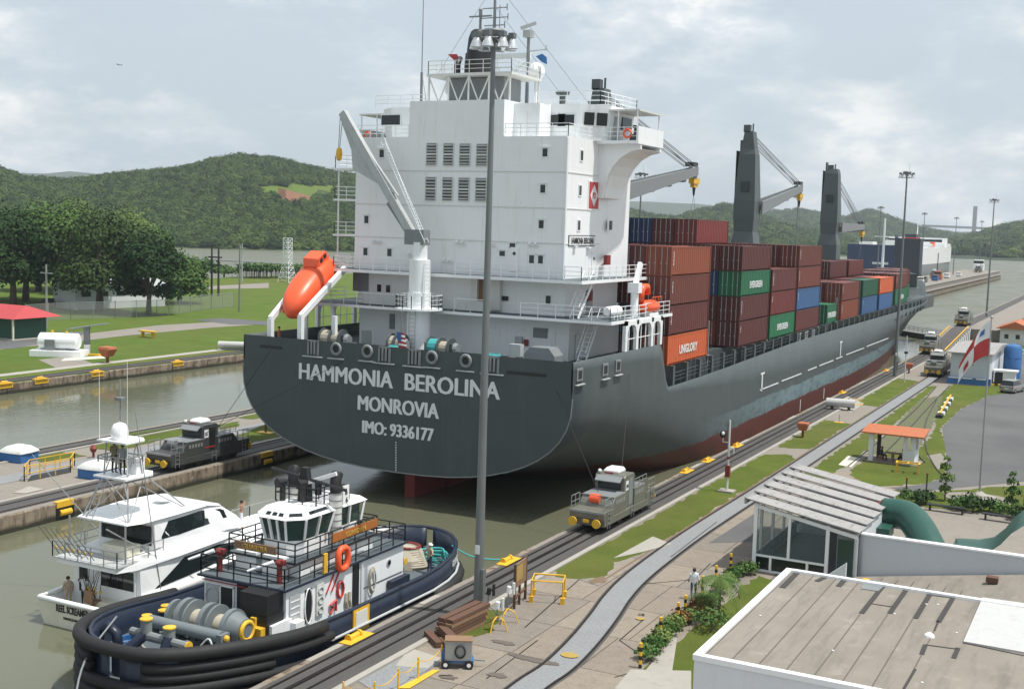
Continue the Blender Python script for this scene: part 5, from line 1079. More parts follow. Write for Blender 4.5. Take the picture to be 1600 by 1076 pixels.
T(B().box(XW,XW+.03,1.15,1.75,-.05,2.35), 'engine_room_trunk', 'black', house); T(B().cyl((XW+.06,1.95,0),(XW+.06,1.95,2.3),.06,n=6), 'pipe', 'white_clean', house)
for y0, n_ in ((2.9,6),):
    for k in range(n_): T(B().tube([(XW+.08+.012*k,y0+.32*(1-.03*k)*math.cos(t*.524),1.05+.75*(1-.05*k)*math.sin(t*.524)) for t in range(12)],.035,5,True), 'hanging_rope', 'rope', house)
for y in (.55,.85): T(B().tube([(XW+.06,y,.95),(XW+.1,y-.08,.55),(XW+.1,y+.05,.15)],.09,6), 'hanging_rope', 'rope', house)
T(B().cyl((XW,4.6,1.6),(XW+.05,4.6,1.6),.2,n=14), 'porthole_rim', 'light_grey', house); T(B().cyl((XW+.05,4.6,1.6),(XW+.06,4.6,1.6),.15,n=14), 'porthole', 'glass', house)
T(B().box(XW+.01,XW+.03,2.2,6.0,.75,.79), 'seam', 'black', house); T(B().box(2.6,2.95,4.4,6.2,.2,.62), 'bench_box', 'navy', house)
T(B().box(XW,XW+.12,-1.5,-1.2,2.5,3.5), 'stretcher', 'yellow', house)
# side steps in bulwark: yellow framed opening
gt = T(B().box(4.43,4.57,-1.6,-.2,-.25,.95), 'boarding_gate', 'yellow'); T(B().box(4.45,4.59,-1.4,-.4,-.1,.8), 'gate_opening', 'offwhite', gt)
# second tier
t2z = 3.25
tier = T(B().prism([(-1.9,-2.6),(1.95,-2.6),(1.95,3.9),(-1.9,3.9)], hz1+.11, t2z), 'upper_house', 'white'); T(B().box(-2.1,2.15,-3.2,4.1,t2z,t2z+.08), 'bridge_deck', 'black'); T(B().box(-2.05,2.1,-3.15,4.05,t2z+.08,t2z+.09), 'deck_paint', 'tug_deck')
for x in (-1.1,.6): T(B().box(x-.6,x+.7,-3.05,-2.6,hz1+.11,hz1+1.1), 'deck_locker', 'white_clean', tier)
T(B().rail([(-2.05,-3.15,t2z+.08),(2.1,-3.15,t2z+.08),(2.1,4.05,t2z+.08),(-2.05,4.05,t2z+.08)],.95,3,1.1,.032,True), 'railing', 'black')
for y in (-1.0,.6,2.6): T(B().box(1.95,1.99,y-.7,y+.5,2.6,3.2), 'panel', 'white_clean', tier)
# name boards
nbp = T(B().box(2.12,2.18,-.1,4.0,3.7,4.15), 'name_board', 'varnish'); text('GUARDIAN', 'letters', 'gold', nbp, (2.19,1.95,3.77), .36, ux=(0,1,0), world=False, bold=.01)
nbf = T(B().box(-1.6,1.0,-3.28,-3.2,3.6,4.0), 'name_board', 'wood'); text('GUARDIA', 'letters', 'gold', nbf, (-.3,-3.30,3.67), .36, world=False, bold=.01)
# lifebuoy rack
lbq = B().tube([(2.75,.0+.42*math.copysign(abs(math.cos(t*.3927))**.7,math.cos(t*.3927)),2.95+.55*math.copysign(abs(math.sin(t*.3927))**.7,math.sin(t*.3927))) for t in range(16)], .17, 8, True); T(lbq, 'life_float', 'orange', smooth=True)
# wheelhouse (octagonal, outward-leaning windows)
wz0, wz1, wz2 = t2z+.09, 4.05, 5.15
def octo(r, rx=1.0): return [(a*r*.88+.2, b*r*.88) for a, b in ((-.75,-1.75),(.75,-1.75),(1.45,-1.0),(1.45,1.3),(1.2,1.6),(-1.2,1.6),(-1.45,1.3),(-1.45,-1.0))]
wy = -.7
lev = [(1.0,wz0),(1.0,wz1),(1.18,wz2),(1.22,wz2+.05),(.95,wz2+.38)]
def pl(r, z): return [(x, y+wy, z) for x, y in octo(r)]
whl = T(B().loft([pl(r, z) for r, z in lev[:2]], True, True), 'wheelhouse', 'white_clean'); T(B().loft([pl(*lev[2]), pl(*lev[3]), pl(*lev[4])], True, True), 'wheelhouse_roof', 'white_clean'); T(B().loft([pl(1.0,wz1+.002), pl(1.16,wz2-.002)], True, False).xf(Matrix.Scale(.985,4)) if False else B().loft([[(x*.97,y*.97+wy,z) for x,y in octo(r)] for r,z in ((1.0,wz1),(1.18,wz2))], True, False), 'window_band', 'glass_green')
a, b = octo(1.0), octo(1.18)
for i in range(8):
    p0, p1, q0, q1 = a[i], a[(i+1)%8], b[i], b[(i+1)%8]; l = math.hypot(p1[0]-p0[0],p1[1]-p0[1]); nn = 1 if l < 1.2 else (3 if l < 1.8 else 2)
    for k in range(nn): t = k/nn; T(B().beam((p0[0]+(p1[0]-p0[0])*t,p0[1]+(p1[1]-p0[1])*t+wy,wz1),(q0[0]+(q1[0]-q0[0])*t,q0[1]+(q1[1]-q0[1])*t+wy,wz2),.11,.11), 'window_post', 'white_clean', whl)
for i in (0,1,2): 
    p0, p1 = octo(1.12)[i], octo(1.12)[i+1]; r0, r1 = octo(1.02)[i], octo(1.02)[i+1]
    for t0, t1 in (((.12,.32),(.4,.6),(.68,.88)) if i == 0 else ((.15,.85),)):
        f = lambda p, q, t: (p[0]+(q[0]-p[0])*t, p[1]+(q[1]-p[1])*t+wy)
        A, C, D, E_ = f(p0,p1,t0), f(p0,p1,t1), f(r0,r1,t1), f(r0,r1,t0); T(B().quad((A[0],A[1],wz2+.19),(C[0],C[1],wz2+.19),(D[0],D[1],wz2+.33),(E_[0],E_[1],wz2+.33)), 'sky_window', 'glass', whl)
# aft wing of the wheelhouse
aft = T(B().box(-.9,1.35,1.2,3.2,wz0,wz1), 'aft_house', 'white_clean'); T(B().loft([[(-1.2,1.2,wz2-.05),(1.5,1.2,wz2-.05),(1.5,4.0,wz2-.05),(-1.2,4.0,wz2-.05)],[(-1.0,1.2,wz2+.2),(1.2,1.2,wz2+.2),(1.2,3.7,wz2+.2),(-1.0,3.7,wz2+.2)]]), 'aft_roof', 'white_clean', aft)
for p in ((1.3,1.5),(1.3,2.5),(1.33,3.6),(-1.15,1.5),(-1.15,3.6)): T(B().beam((p[0],p[1],wz1),(p[0]+(.1 if p[0] > 0 else 0),p[1]+(.2 if p[1] > 3 else 0),wz2),.12,.12), 'window_post', 'white_clean', aft)
T(B().box(-1.1,1.28,1.45,3.55,wz1,wz2-.05), 'windows', 'glass_green', aft)
# exhaust stacks wrapped with bands, black funnels
for x, y, h in ((1.55,.95,6.0),(-1.2,.95,6.0)):
    sk = T(B().cyl((x,y,t2z),(x,y,h),.34,n=14), 'exhaust_stack', 'offwhite', smooth=.6)
    for z in np.arange(t2z+.3,h,.35): T(B().cyl((x,y,z),(x,y,z+.05),.355,n=14), 'band', 'mid_grey', sk)
    T(B().tube([(x,y,h),(x,y,h+.7),(x-.1,y+.25,h+1.0)],[.3,.3,.32],10), 'stack_tip', 'black', sk, smooth=.7)
for x, y in ((-1.0,-.2),(.1,.1)):
    T(B().cyl((x,y,wz2+.3),(x,y,wz2+1.2),.16,n=10), 'light_pillar', 'black'); T(B().cyl((x-.1,y-.35,wz2+1.35),(x+.05,y+.15,wz2+1.35),.26,.2,n=12), 'searchlight', 'black')
tm = T(B().loft([[(x*s_,.4+y*s_,z) for x, y in ((-.32,-.25),(.32,-.25),(.32,.25),(-.32,.25))] for s_, z in ((1,wz2+.3),(.75,6.9),(.6,7.3))]), 'mast', 'black'); T(B().cyl((-2.2,.4,7.0),(2.6,.4,6.4),.09,n=8), 'yard', 'black', tm); T(B().ob((.9,.6,6.8),(1.7,.18,.2),(0,-.35,.3)), 'radar_bar', 'white_clean', tm); T(B().cyl((.7,.6,5.9),(.7,.6,6.65),.18,n=8), 'radar_post', 'black', tm)
T(B().rail([(-1.3,-.4,wz2+.38),(1.3,-.4,wz2+.38),(1.3,1.0,wz2+.38),(-1.3,1.0,wz2+.38)],.9,2,.9,.03,True), 'roof_railing', 'black'); T(B().box(.85,1.3,2.0,2.6,wz2+.2,wz2+1.0), 'loud_hailer_box', 'black')
sg_ = T(B().box(1.72,1.78,1.3,1.85,5.35,6.35), 'number_sign', 'white_clean'); text('6', 'digit', 'letter_dark', sg_, (1.79,1.57,5.87), .45, ux=(0,1,0), world=False, bold=.02); text('6', 'digit', 'letter_dark', sg_, (1.79,1.62,5.45), .4, ux=(0,1,0), world=False, bold=.02)
# fire monitors
for x, y in ((-2.0,-3.9),(1.75,-3.9)):
    mo = T(B().cyl((x,y,hz1+.1),(x,y,hz1+1.1),.14,n=10).sph((x,y,hz1+1.15),(.24,.22,.18),10,6).box(x-.12,x+.3,y-.12,y+.12,hz1+1.05,hz1+1.3), 'fire_monitor', 'dark_red', smooth=.8); T(B().cyl((x-.2,y-.2,hz1+1.2),(x-1.25,y-.9,hz1+.75),.11,.06,n=8), 'nozzle', 'white_clean', mo); T(B().tube([(x+.25,y,hz1+1.25),(x+.5,y+.1,hz1+.9),(x+.45,y+.1,hz1+.2)],.03,5), 'cable', 'black', mo)
# towing winch on foredeck
wn = T(B().box(-2.6,2.5,-8.1,-6.0,.0,.2), 'towing_winch', 'winch_grey')
for x, r_, w_ in ((-2.1,.75,.18),(-1.35,.95,.25),(-.9,.95,.12),(.05,.95,.25),(.5,.95,.12),(1.4,.9,.25)): T(B().cyl((x-w_/2,-6.9,1.05),(x+w_/2,-6.9,1.05),r_,n=20), 'flange', 'winch_grey', wn, smooth=.6)
T(B().cyl((-2.3,-6.9,1.05),(2.0,-6.9,1.05),.38,n=14), 'drum_shaft', 'winch_grey', wn, smooth=.6); [T(B().cyl((a,-6.9,1.05),(b,-6.9,1.05),.5,n=14), 'rope_layer', 'rope', wn, smooth=.6) for a, b in ((-.85,-.05),(.55,1.25))]
T(B().cyl((1.5,-6.9,1.05),(2.15,-6.9,1.05),.8,.55,n=18), 'gear_case', 'winch_grey', wn, smooth=.6); T(B().tube([(2.25,-6.9+.42*math.cos(t*.449),1.05+.42*math.sin(t*.449)) for t in range(14)],.11,7,True), 'warping_ring', 'yellow', wn, smooth=True); T(B().cyl((2.1,-6.9,1.05),(2.3,-6.9,1.05),.3,n=14), 'warping_head', 'winch_grey', wn)
T(B().cyl((-2.7,-8.0,.95),(1.7,-8.0,.95),.30,n=14), 'guide_roller', 'winch_grey', wn, smooth=.6); T(B().box(1.6,1.9,-8.3,-7.7,0,1.15).box(-2.6,-2.35,-8.25,-7.75,0,.8), 'roller_bracket', 'winch_grey', wn); T(B().sph((1.95,-8.0,.95),.16,8,5), 'roller_cap', 'yellow', wn)
for x in (-1.9,-.6,.9,1.9): T(B().box(x-.15,x+.15,-7.4,-6.4,.2,.9), 'winch_foot', 'winch_grey', wn)
T(B().box(1.9,2.4,-6.1,-5.7,.0,.9).box(1.6,1.9,-5.9,-5.6,.9,1.3), 'brake_stand', 'yellow', wn)
# H-bitt with yellow caps, bow staple
bt = T(B().tube([(-2.0,-10.6,.15),(-1.3,-9.7,1.1)],.26,10), 'tow_bitt', 'navy', smooth=.6); T(B().tube([(.1,-10.2,.15),(.1,-9.7,1.2)],.26,10), 'bitt_leg', 'navy', bt, smooth=.6)
T(B().cyl((-2.2,-9.7,1.05),(1.2,-9.7,.95),.2,n=10), 'cross_bar', 'mid_grey', bt)
for x, z in ((-1.3,1.75),(.1,1.6)): T(B().cyl((x,-9.7,.9),(x,-9.7,z),.26,n=12), 'bitt_head', 'mid_grey', bt, smooth=.6); T(B().cyl((x,-9.7,z),(x,-9.7,z+.06),.3,n=14), 'yellow_cap', 'yellow', bt)
T(B().cyl((1.2,-9.7,.95),(1.27,-9.7,.95),.24,n=12), 'yellow_cap', 'yellow', bt)
T(B().tube([(-3.6+.0,-10.4,.1),(-3.55,-10.3,.9),(-3.15,-10.2,1.25),(-2.7,-10.15,1.0),(-2.6,-10.1,.1)],.24,10), 'bow_staple', 'navy', smooth=True)
for p in ((-3.3,-7.6),(-3.2,-6.6),(-3.6,-6.0)): c_ = T(B().cyl((p[0],p[1],.0),(p[0],p[1],.95),.2,n=12), 'mooring_bollard', 'navy', smooth=.6); T(B().cyl((p[0],p[1],.95),(p[0],p[1],1.02),.26,n=12), 'yellow_cap', 'yellow', c_)
for p in ((3.3,-3.0),(3.6,-2.6)): T(B().tube([(p[0],p[1]-.3,.05),(p[0],p[1]-.3,.4),(p[0],p[1]+.3,.4),(p[0],p[1]+.3,.05)],.08,6), 'yellow_bitt', 'yellow')
cb = B()
for k in range(5): cb.tube([(-2.9+.35*math.cos(t*.524),-9.3+.5*math.sin(t*.524),.2+.06*k) for t in range(12)],.045,5,True)
T(cb, 'blue_rope_coil', 'blue'); T(B().tube(spline([(-2.5,-8.9,.25),(-1.5,-9.4,.2),(-.5,-8.8,.22),(.6,-9.2,.2),(1.6,-8.7,.22)],5),.05,5), 'deck_rope', 'rope'); T(B().tube(spline([(1.5,-9.2,.9),(2.0,-9.2,1.3),(2.3,-9.2,.6),(2.4,-9.0,.2)],5),.04,5), 'deck_rope', 'letter')
# stern deck: rope pile, blue rope, bollards, hatch
rp = B()
for k in range(9): rp.tube([((1.35-.07*k)*math.cos(t*.393)+.6,9.6+(1.1-.06*k)*math.sin(t*.393),.1+.115*k) for t in range(16)],.1,6,True)
rp.lathe([(1.3,0),(1.2,.5),(.75,1.05),(.1,1.05)],(.6,9.6,-.03),16); T(rp, 'rope_pile', 'rope'); T(B().tube([(.6+.8*math.cos(t*.393),9.6+.65*math.sin(t*.393),1.12) for t in range(16)],.09,6,True), 'rope_pile_top', 'dark_red')
bp = B(); rr = random.Random(4)
for k in range(7): bp.tube(spline([(1.9+rr.uniform(-.3,.3)+.9*math.cos(t*1.05),10.6+.7*math.sin(t*1.05)+rr.uniform(-.2,.2),.15+.1*k) for t in range(6)],4),.06,5)
T(bp, 'teal_rope', 'teal'); T(B().box(-2.0,1.0,6.6,7.9,.0,.55), 'deck_chest', 'wood')
for x in (-.7,.7): c_ = T(B().cyl((x,8.3,.0),(x,8.3,1.0),.22,n=12), 'stern_bitt', 'black'); T(B().cyl((x,8.3,1.0),(x,8.3,1.07),.28,n=12), 'yellow_cap', 'yellow', c_)
T(B().cyl((-1.0,8.3,.6),(1.3,8.3,.6),.12,n=8), 'stern_bitt_bar', 'black'); T(B().cyl((1.3,8.3,.6),(1.35,8.3,.6),.2,n=12), 'bar_end', 'yellow')
# name on the quarter
nm_o = text('GILBERTO GUARDIA', 'lettering', 'letter', tug, (0,0,.55), .5, ux=(0,1,0), xs=.75, bold=.02, world=False)
arc = [(0, 8.9)]; yq = 8.9
while yq < 13.1: arc.append((arc[-1][0]+math.hypot(.05, tw(yq+.05)-tw(yq)), yq+.05)); yq += .05
ls = [v.co.y for v in nm_o.data.vertices]; l0 = min(ls)
for v in nm_o.data.vertices:
    u = v.co.y-l0; yq = np.interp(u, [q[0] for q in arc], [q[1] for q in arc]); v.co.x = tw(yq)+.05+(v.co.x)*.3; v.co.y = yq
# tow lines
tag(B().tube(spline([(-35.0,61.0,1.15),(-34.2,61.6,.55),(-33.4,62.3,.28),(-32.6,63.2,.15)],6),.05,6).out('mooring_line', 'teal', None), 'green mooring line from the tug stern to the yellow bitt', 'rope')
tag(B().tube(spline([(-40.9,40.2,1.6),(-39.0,36.5,1.0),(-36.5,33.6,.2),(-33,30.5,.1)],6),.045,6).out('mooring_line', 'mid_grey', None), 'grey mooring line running over the tug bow fenders', 'rope')
person('worker in tan shirt and white helmet standing on the tug stern deck', (TX+2.6,TY+8.9,-.03), math.radians(160), 'hips', 'cloth_tan', 'cloth_jeans', hat='white_clean')
# ------------------------------------------------------------------ sport fishing yacht
YX, YY = -47.35, 43.6
ya = thing('sport_fishing_yacht', 'white sport fishing yacht with tall tuna tower moored outside the tug', 'yacht', (YX, YY, 0))
YOFF = [Vector((0,0,0))]
YS = [1.0]
Yt = lambda b_, name, m, parent=ya, **k: b_.xf(Matrix.Translation(YOFF[0]+Vector((0,5,0))) @ Matrix.Diagonal((1,YS[0],1,1)) @ Matrix.Translation((0,-5,0))).out(name, m, parent, **k)
def yw(y): return 2.62+.22*sm(0,6,y)-(2.84*max(0,(y-8)/12.9)**2.3 if y > 8 else 0)
def yzt(y): return .12+.25*sm(1.5,3,y)+1.1*sm(5,20.5,y)
yy = [0,1.5,2.4,3,4,5.2,6.5,8,10,12,14,16,17.6,19,20,20.5,20.85]
def yring(y):
    hb = max(.02, yw(y)); zt = yzt(y); fl = .80-.35*sm(9,20.5,y)
    o = [(hb,y,zt),(hb*.985,y,zt-.25),(hb*(fl+.12),y,-.75),(hb*fl,y*.985,-1.3),(hb*fl*.5,y*.97,-1.8),(0,y*.96,-2.1)]
    return [(-a,b,c) for a,b,c in o]+[(a,b,c) for a,b,c in o[::-1][1:]]
yh = Yt(B().loft([yring(y) for y in yy], False, False), 'hull', 'white_clean', smooth=.7); md = yh.modifiers.new('plate','SOLIDIFY'); md.thickness = .1; md.offset = 1
tq = B(); r0 = yring(0); tq.quad(*r0); Yt(tq, 'transom', 'cream'); 
text('REEL SCREAMER', 'lettering', 'letter_dark', ya, (-.1,-.02,-.42), .52, world=False, xs=.62, bold=.025); text('MANASQUAN, NJ', 'home_port', 'letter_dark', ya, (-.1,-.02,-.78), .2, world=False, xs=.8)
Yt(B().box(-2.5,2.5,.1,2.9,-.75,-.7), 'cockpit_floor', 'offwhite'); Yt(B().tube([(-yw(y)+.12,y,yzt(y)) for y in (2.6,2,1,0)]+[(yw(y)-.12,y,yzt(y)) for y in (0,1,2,2.6)],.14,6), 'covering_board', 'white_clean', smooth=True)
for y0, y1 in ((5.2,18.2),): 
    dkp = [y for y in yy if y >= 2.4]; n = len(dkp); dk = B().add([(-yw(y)*.98,y,yzt(y)-.02) for y in dkp]+[(yw(y)*.98,y,yzt(y)-.02) for y in dkp],[(i,n+i,n+i+1,i+1) for i in range(n-1)]); Yt(dk, 'foredeck', 'white_clean', smooth=True)
YOFF[0] = Vector((0,-2.3,-.2)); YS[0] = 1.1
# saloon: lofted cabin
def cab(st_, name, m, parent=ya, **k): return Yt(B().loft([[(-w0,y,z0),(-w1,y,z1),(w1,y,z1),(w0,y,z0)] for y, w0, z0, w1, z1 in st_], True, True), name, m, parent, **k)
sal = cab([(4.6,2.5,-.7,2.35,2.05),(6,2.55,.0,2.35,2.15),(9,2.5,.4,2.3,2.2),(11.5,2.3,.6,2.05,1.95),(13.2,1.7,.85,1.4,1.3),(14,1.0,1.0,.7,1.1)], 'saloon', 'white_clean')
def side_strip(st_, curve, name, m, parent, off=.03):
    # window band lying on the lofted cabin side: curve = [(y, zlow, zhigh)]
    def xs(y, z):
        for (ya_, w0, z0, w1, z1), (yb_, u0, v0, u1, v1) in zip(st_, st_[1:]):
            if ya_ <= y <= yb_: t = (y-ya_)/(yb_-ya_); W0, Z0, W1, Z1 = w0+(u0-w0)*t, z0+(v0-z0)*t, w1+(u1-w1)*t, z1+(v1-z1)*t; f = (z-Z0)/(Z1-Z0); return W0+(W1-W0)*f+off
    P = []
    for (ya_, a0, a1), (yb_, b0, b1) in zip(curve, curve[1:]):
        for k in range(4): t = k/4; P.append((ya_+(yb_-ya_)*t, a0+(b0-a0)*t, a1+(b1-a1)*t))
    P.append(curve[-1])
    for sg in (1,-1): Yt(B().loft([[(sg*xs(y,zl),y,zl),(sg*xs(y,zh),y,zh)][::sg] for y, zl, zh in P], False, False), name, m, parent)
SAL = [(4.6,2.5,-.7,2.35,2.05),(6,2.55,.0,2.35,2.15),(9,2.5,.4,2.3,2.2),(11.5,2.3,.6,2.05,1.95),(13.2,1.7,.85,1.4,1.3),(14,1.0,1.0,.7,1.1)]
side_strip(SAL, [(5.5,.72,.76),(7.6,.82,1.9),(10.2,1.0,1.92),(12.0,1.2,1.65),(13.0,1.25,1.35)], 'saloon_window', 'glass', sal)
Yt(B().box(-2.1,2.1,4.52,4.6,-.65,1.95), 'aft_bulkhead', 'white_clean', sal); Yt(B().box(-.3,2.0,4.49,4.53,.75,1.75), 'aft_window', 'glass', sal); Yt(B().box(-1.9,-1.3,4.49,4.53,.2,1.75), 'saloon_door', 'glass', sal); Yt(B().box(-.9,1.9,3.9,4.5,-.7,.1), 'mezzanine_seat', 'cream')
# flybridge overhang and upper deck
fb = cab([(3.3,2.1,2.05,2.05,2.25),(4.4,2.4,2.0,2.35,2.3),(7,2.55,2.1,2.3,2.75),(10,2.45,2.15,2.15,2.95),(12.2,1.9,2.0,1.55,2.5),(13.2,1.4,1.75,1.1,1.9)], 'flybridge', 'white_clean')
EB = [(5.9,2.1,2.4,1.95,4.26),(7.4,2.25,2.5,1.98,4.32),(9.4,2.25,2.6,1.9,4.28),(11.2,2.1,2.55,1.45,3.85),(12.7,1.8,2.3,1.15,2.95),(13.7,1.3,2.0,.8,2.2)]
eb = cab(EB, 'enclosed_bridge', 'white_clean')
side_strip(EB, [(6.3,3.15,3.3),(6.8,3.15,4.02),(9.2,3.22,4.08),(11.0,3.2,3.72),(12.1,3.1,3.25)], 'bridge_window', 'glass', eb)
Yt(B().loft([[(-1.1,11.6,3.72),(1.1,11.6,3.72)],[(-1.1,12.7,3.2),(1.1,12.7,3.2)]], False, False), 'windscreen', 'glass', eb)
Yt(B().box(-1.8,1.8,5.84,5.88,2.85,3.9), 'bridge_aft_window', 'glass', eb)
Yt(B().box(-2.2,2.2,3.2,6.4,2.3,2.36), 'fly_deck', 'light_grey', fb); Yt(B().rail([(-2.3,6.2,2.36),(-2.3,3.2,2.36),(2.3,3.2,2.36),(2.3,6.2,2.36)],.85,2,.9,.025), 'fly_railing', 'galv', fb); Yt(B().box(-.4,1.4,4.6,5.5,2.36,3.0), 'settee', 'cream', fb)
ht = cab([(4.2,1.75,4.28,1.65,4.36),(5.1,2.05,4.26,1.95,4.42),(7.2,2.15,4.28,1.95,4.5),(9.6,2.0,4.26,1.75,4.44),(11.2,1.5,3.85,1.3,3.95)], 'hardtop', 'white_clean')
for x in (-2.0,2.0): Yt(B().cyl((x,4.0,2.36),(x,4.0,4.4),.05,n=6), 'hardtop_post', 'galv', ht)
Yt(B().sph((.2,8.2,4.75),(.5,.5,.22),12,6), 'roof_hatch', 'white_clean', ht)
YOFF[0] = Vector((0,-2.3,-.45)); YS[0] = 1.0
# tuna tower
tw_ = Yt(B().cyl((-1.5,4.2,4.4),(-.85,5.2,6.75),.045,n=6).cyl((1.7,4.4,4.5),(.85,5.2,6.75),.045,n=6).cyl((-1.8,8.0,4.4),(-.85,6.4,6.75),.045,n=6).cyl((1.8,9.0,4.4),(.85,6.4,6.75),.045,n=6).cyl((-.85,5.2,6.75),(-.75,5.3,8.6),.04,n=6).cyl((.85,5.2,6.75),(.75,5.3,8.6),.04,n=6).cyl((-.85,6.3,6.75),(-.7,6.0,8.6),.04,n=6).cyl((.85,6.3,6.75),(.7,6.0,8.6),.04,n=6), 'tuna_tower', 'galv')
T_b = B()
for a, b in (((-1.5,4.2,4.4),(.85,5.2,6.7)),((1.7,4.4,4.5),(-.85,5.2,6.7)),((1.8,9,4.4),(.85,5.2,6.7)),((-1.8,8,4.4),(-.85,5.2,6.7)),((1.7,4.4,4.5),(.85,6.4,6.7)),((.85,5.2,6.75),(.7,6.0,8.5)),((-.85,5.2,6.75),(-.7,6,8.5))): T_b.cyl(a, b, .032, n=5)
Yt(T_b, 'tower_brace', 'galv', tw_); Yt(B().prism([(-1.1,4.7),(1.2,4.7),(1.3,6.6),(.7,7.2),(-.7,7.2),(-1.2,6.6)],6.72,6.82), 'tower_floor', 'white_clean', tw_)
Yt(B().prism([(-1.05,4.9),(1.05,4.9),(1.0,6.3),(.5,6.7),(-.5,6.7),(-1.0,6.3)],8.6,8.7), 'sun_shade', 'white_clean', tw_); Yt(B().rail([(-.95,4.9,7.5),(.95,4.9,7.5),(.95,6.2,7.5),(-.95,6.2,7.5)],.35,2,.7,.03,True), 'control_rail', 'galv', tw_); Yt(B().box(.1,.8,5.9,6.5,6.82,7.7), 'control_pod', 'white_clean', tw_)
Yt(B().lathe([(.44,0),(.46,.35),(.42,.62),(.3,.82),(.1,.9),(.01,.91)],(-.1,5.6,8.7),16), 'radar_dome', 'white_clean', tw_, smooth=True); Yt(B().ladder((-.9,4.0,4.2),(-.55,5.0,6.7),(.22,0,0)), 'tower_ladder', 'galv', tw_); Yt(B().ladder((-.9,3.6,2.3),(-.9,4.0,4.4),(.22,0,0)), 'tower_ladder', 'galv', tw_)
for x, y, z, h in ((-.95,5.0,8.7,3.6),(.95,5.1,7,6.0),(.3,5.2,8.7,1.1)): Yt(B().cyl((x,y,z),(x,y,z+h),.022,.012,n=5), 'whip_aerial', 'white_clean', tw_)
# outriggers
Yt(B().cyl((2.45,7.5,1.2),(-.6,5.0,7.0),.04,n=5) if False else B().cyl((2.5,8.5,.8),(1.6,3.0,4.6),.045,n=6), 'outrigger', 'galv'); Yt(B().cyl((-2.5,8.5,.8),(-7.2,6.0,7.0),.04,.02,n=6), 'outrigger', 'galv'); Yt(B().cyl((2.5,6.0,.4),(2.0,4.6,10.5),.035,.02,n=6), 'outrigger', 'galv')
YOFF[0] = Vector((0,-.5,0))
# fishing chair, rods
fc = Yt(B().cyl((-.1,1.9,-.7),(-.1,1.9,-.1),.1,n=8).box(-.4,.2,1.6,2.2,-.15,-.05).box(-.4,.2,1.55,1.65,-.1,.55), 'fighting_chair', 'wood')
rr = random.Random(12)
for k in range(9):
    x = -.1+rr.uniform(-.5,.5); Yt(B().cyl((x,1.9,.1),(x+rr.uniform(-.8,.8),1.9+rr.uniform(-.6,.9),1.9+rr.uniform(-.3,.5)),.025,.01,n=5), 'fishing_rod', 'black', fc); Yt(B().sph((x+rr.uniform(-.1,.1),1.9,.35+rr.uniform(-.15,.25)),.09,8,5), 'reel', 'gold', fc)
YOFF[0] = Vector((0,-2.3,-.2))
rk = Yt(B().cyl((-2.2,3.25,3.2),(2.2,3.25,3.2),.03,n=5), 'rod_rack', 'galv')
for k in range(7): x = -2.0+k*.42; Yt(B().cyl((x,3.2,2.5),(x-.5,2.3,4.1),.02,.01,n=5), 'fishing_rod', 'black', rk); Yt(B().sph((x-.08,3.05,2.85),.08,8,5), 'reel', 'gold', rk)
YOFF[0] = Vector((0,0,0))
Yt(B().rail([(yw(y)*.93,y,yzt(y)) for y in (10,12,14,16,18,20.2)],.7,1,1.4,.025), 'bow_rail', 'galv'); Yt(B().rail([(-yw(y)*.93,y,yzt(y)) for y in (10,12,14,16,18,20.2)],.7,1,1.4,.025), 'bow_rail', 'galv')
Yt(B().box(-1.2,-.4,.4,.9,-.7,-.2), 'bait_cooler', 'white_clean'); Yt(B().sph((1.4,1.9,-.5),(.4,.25,.18),10,5), 'yellow_bucket', 'yellow')
fr = math.radians
person('angler in pale khaki clothes standing at the yacht stern', (YX-1.7,YY+1.2,-.7), fr(60), 'hold', 'cloth_tan', 'cloth_tan')
person('dark haired person in white and dark clothes by the yacht cockpit door', (YX-1.25,YY+1.9,-.7), fr(20), 'raise', 'cloth_white', 'cloth_dark', 'skin_dark')
person('person with bare legs standing on the yacht tower platform', (YX+.2,YY+3.2,6.37), fr(200), 'stand', 'cloth_grey', 'cloth_dark', h=1.65)
person('person in dark cap at the yacht tower controls', (YX-.5,YY+3.3,6.37), fr(190), 'hold', 'cloth_olive', 'cloth_dark', h=1.72)
pb = G(377,824,1.05); person('shirtless man in white shorts standing on the yacht bow', (pb[0], pb[1], yzt(pb[1]-YY)-.02), fr(120), 'raise', 'cloth_white', 'cloth_white', bare=True)
paint('manhole_paint', (.36,.25,.06), .8, dirt=.5, streak=False, scale=4)
paint('lamp_silver', (.62,.64,.66), .3, .6, dirt=.1)
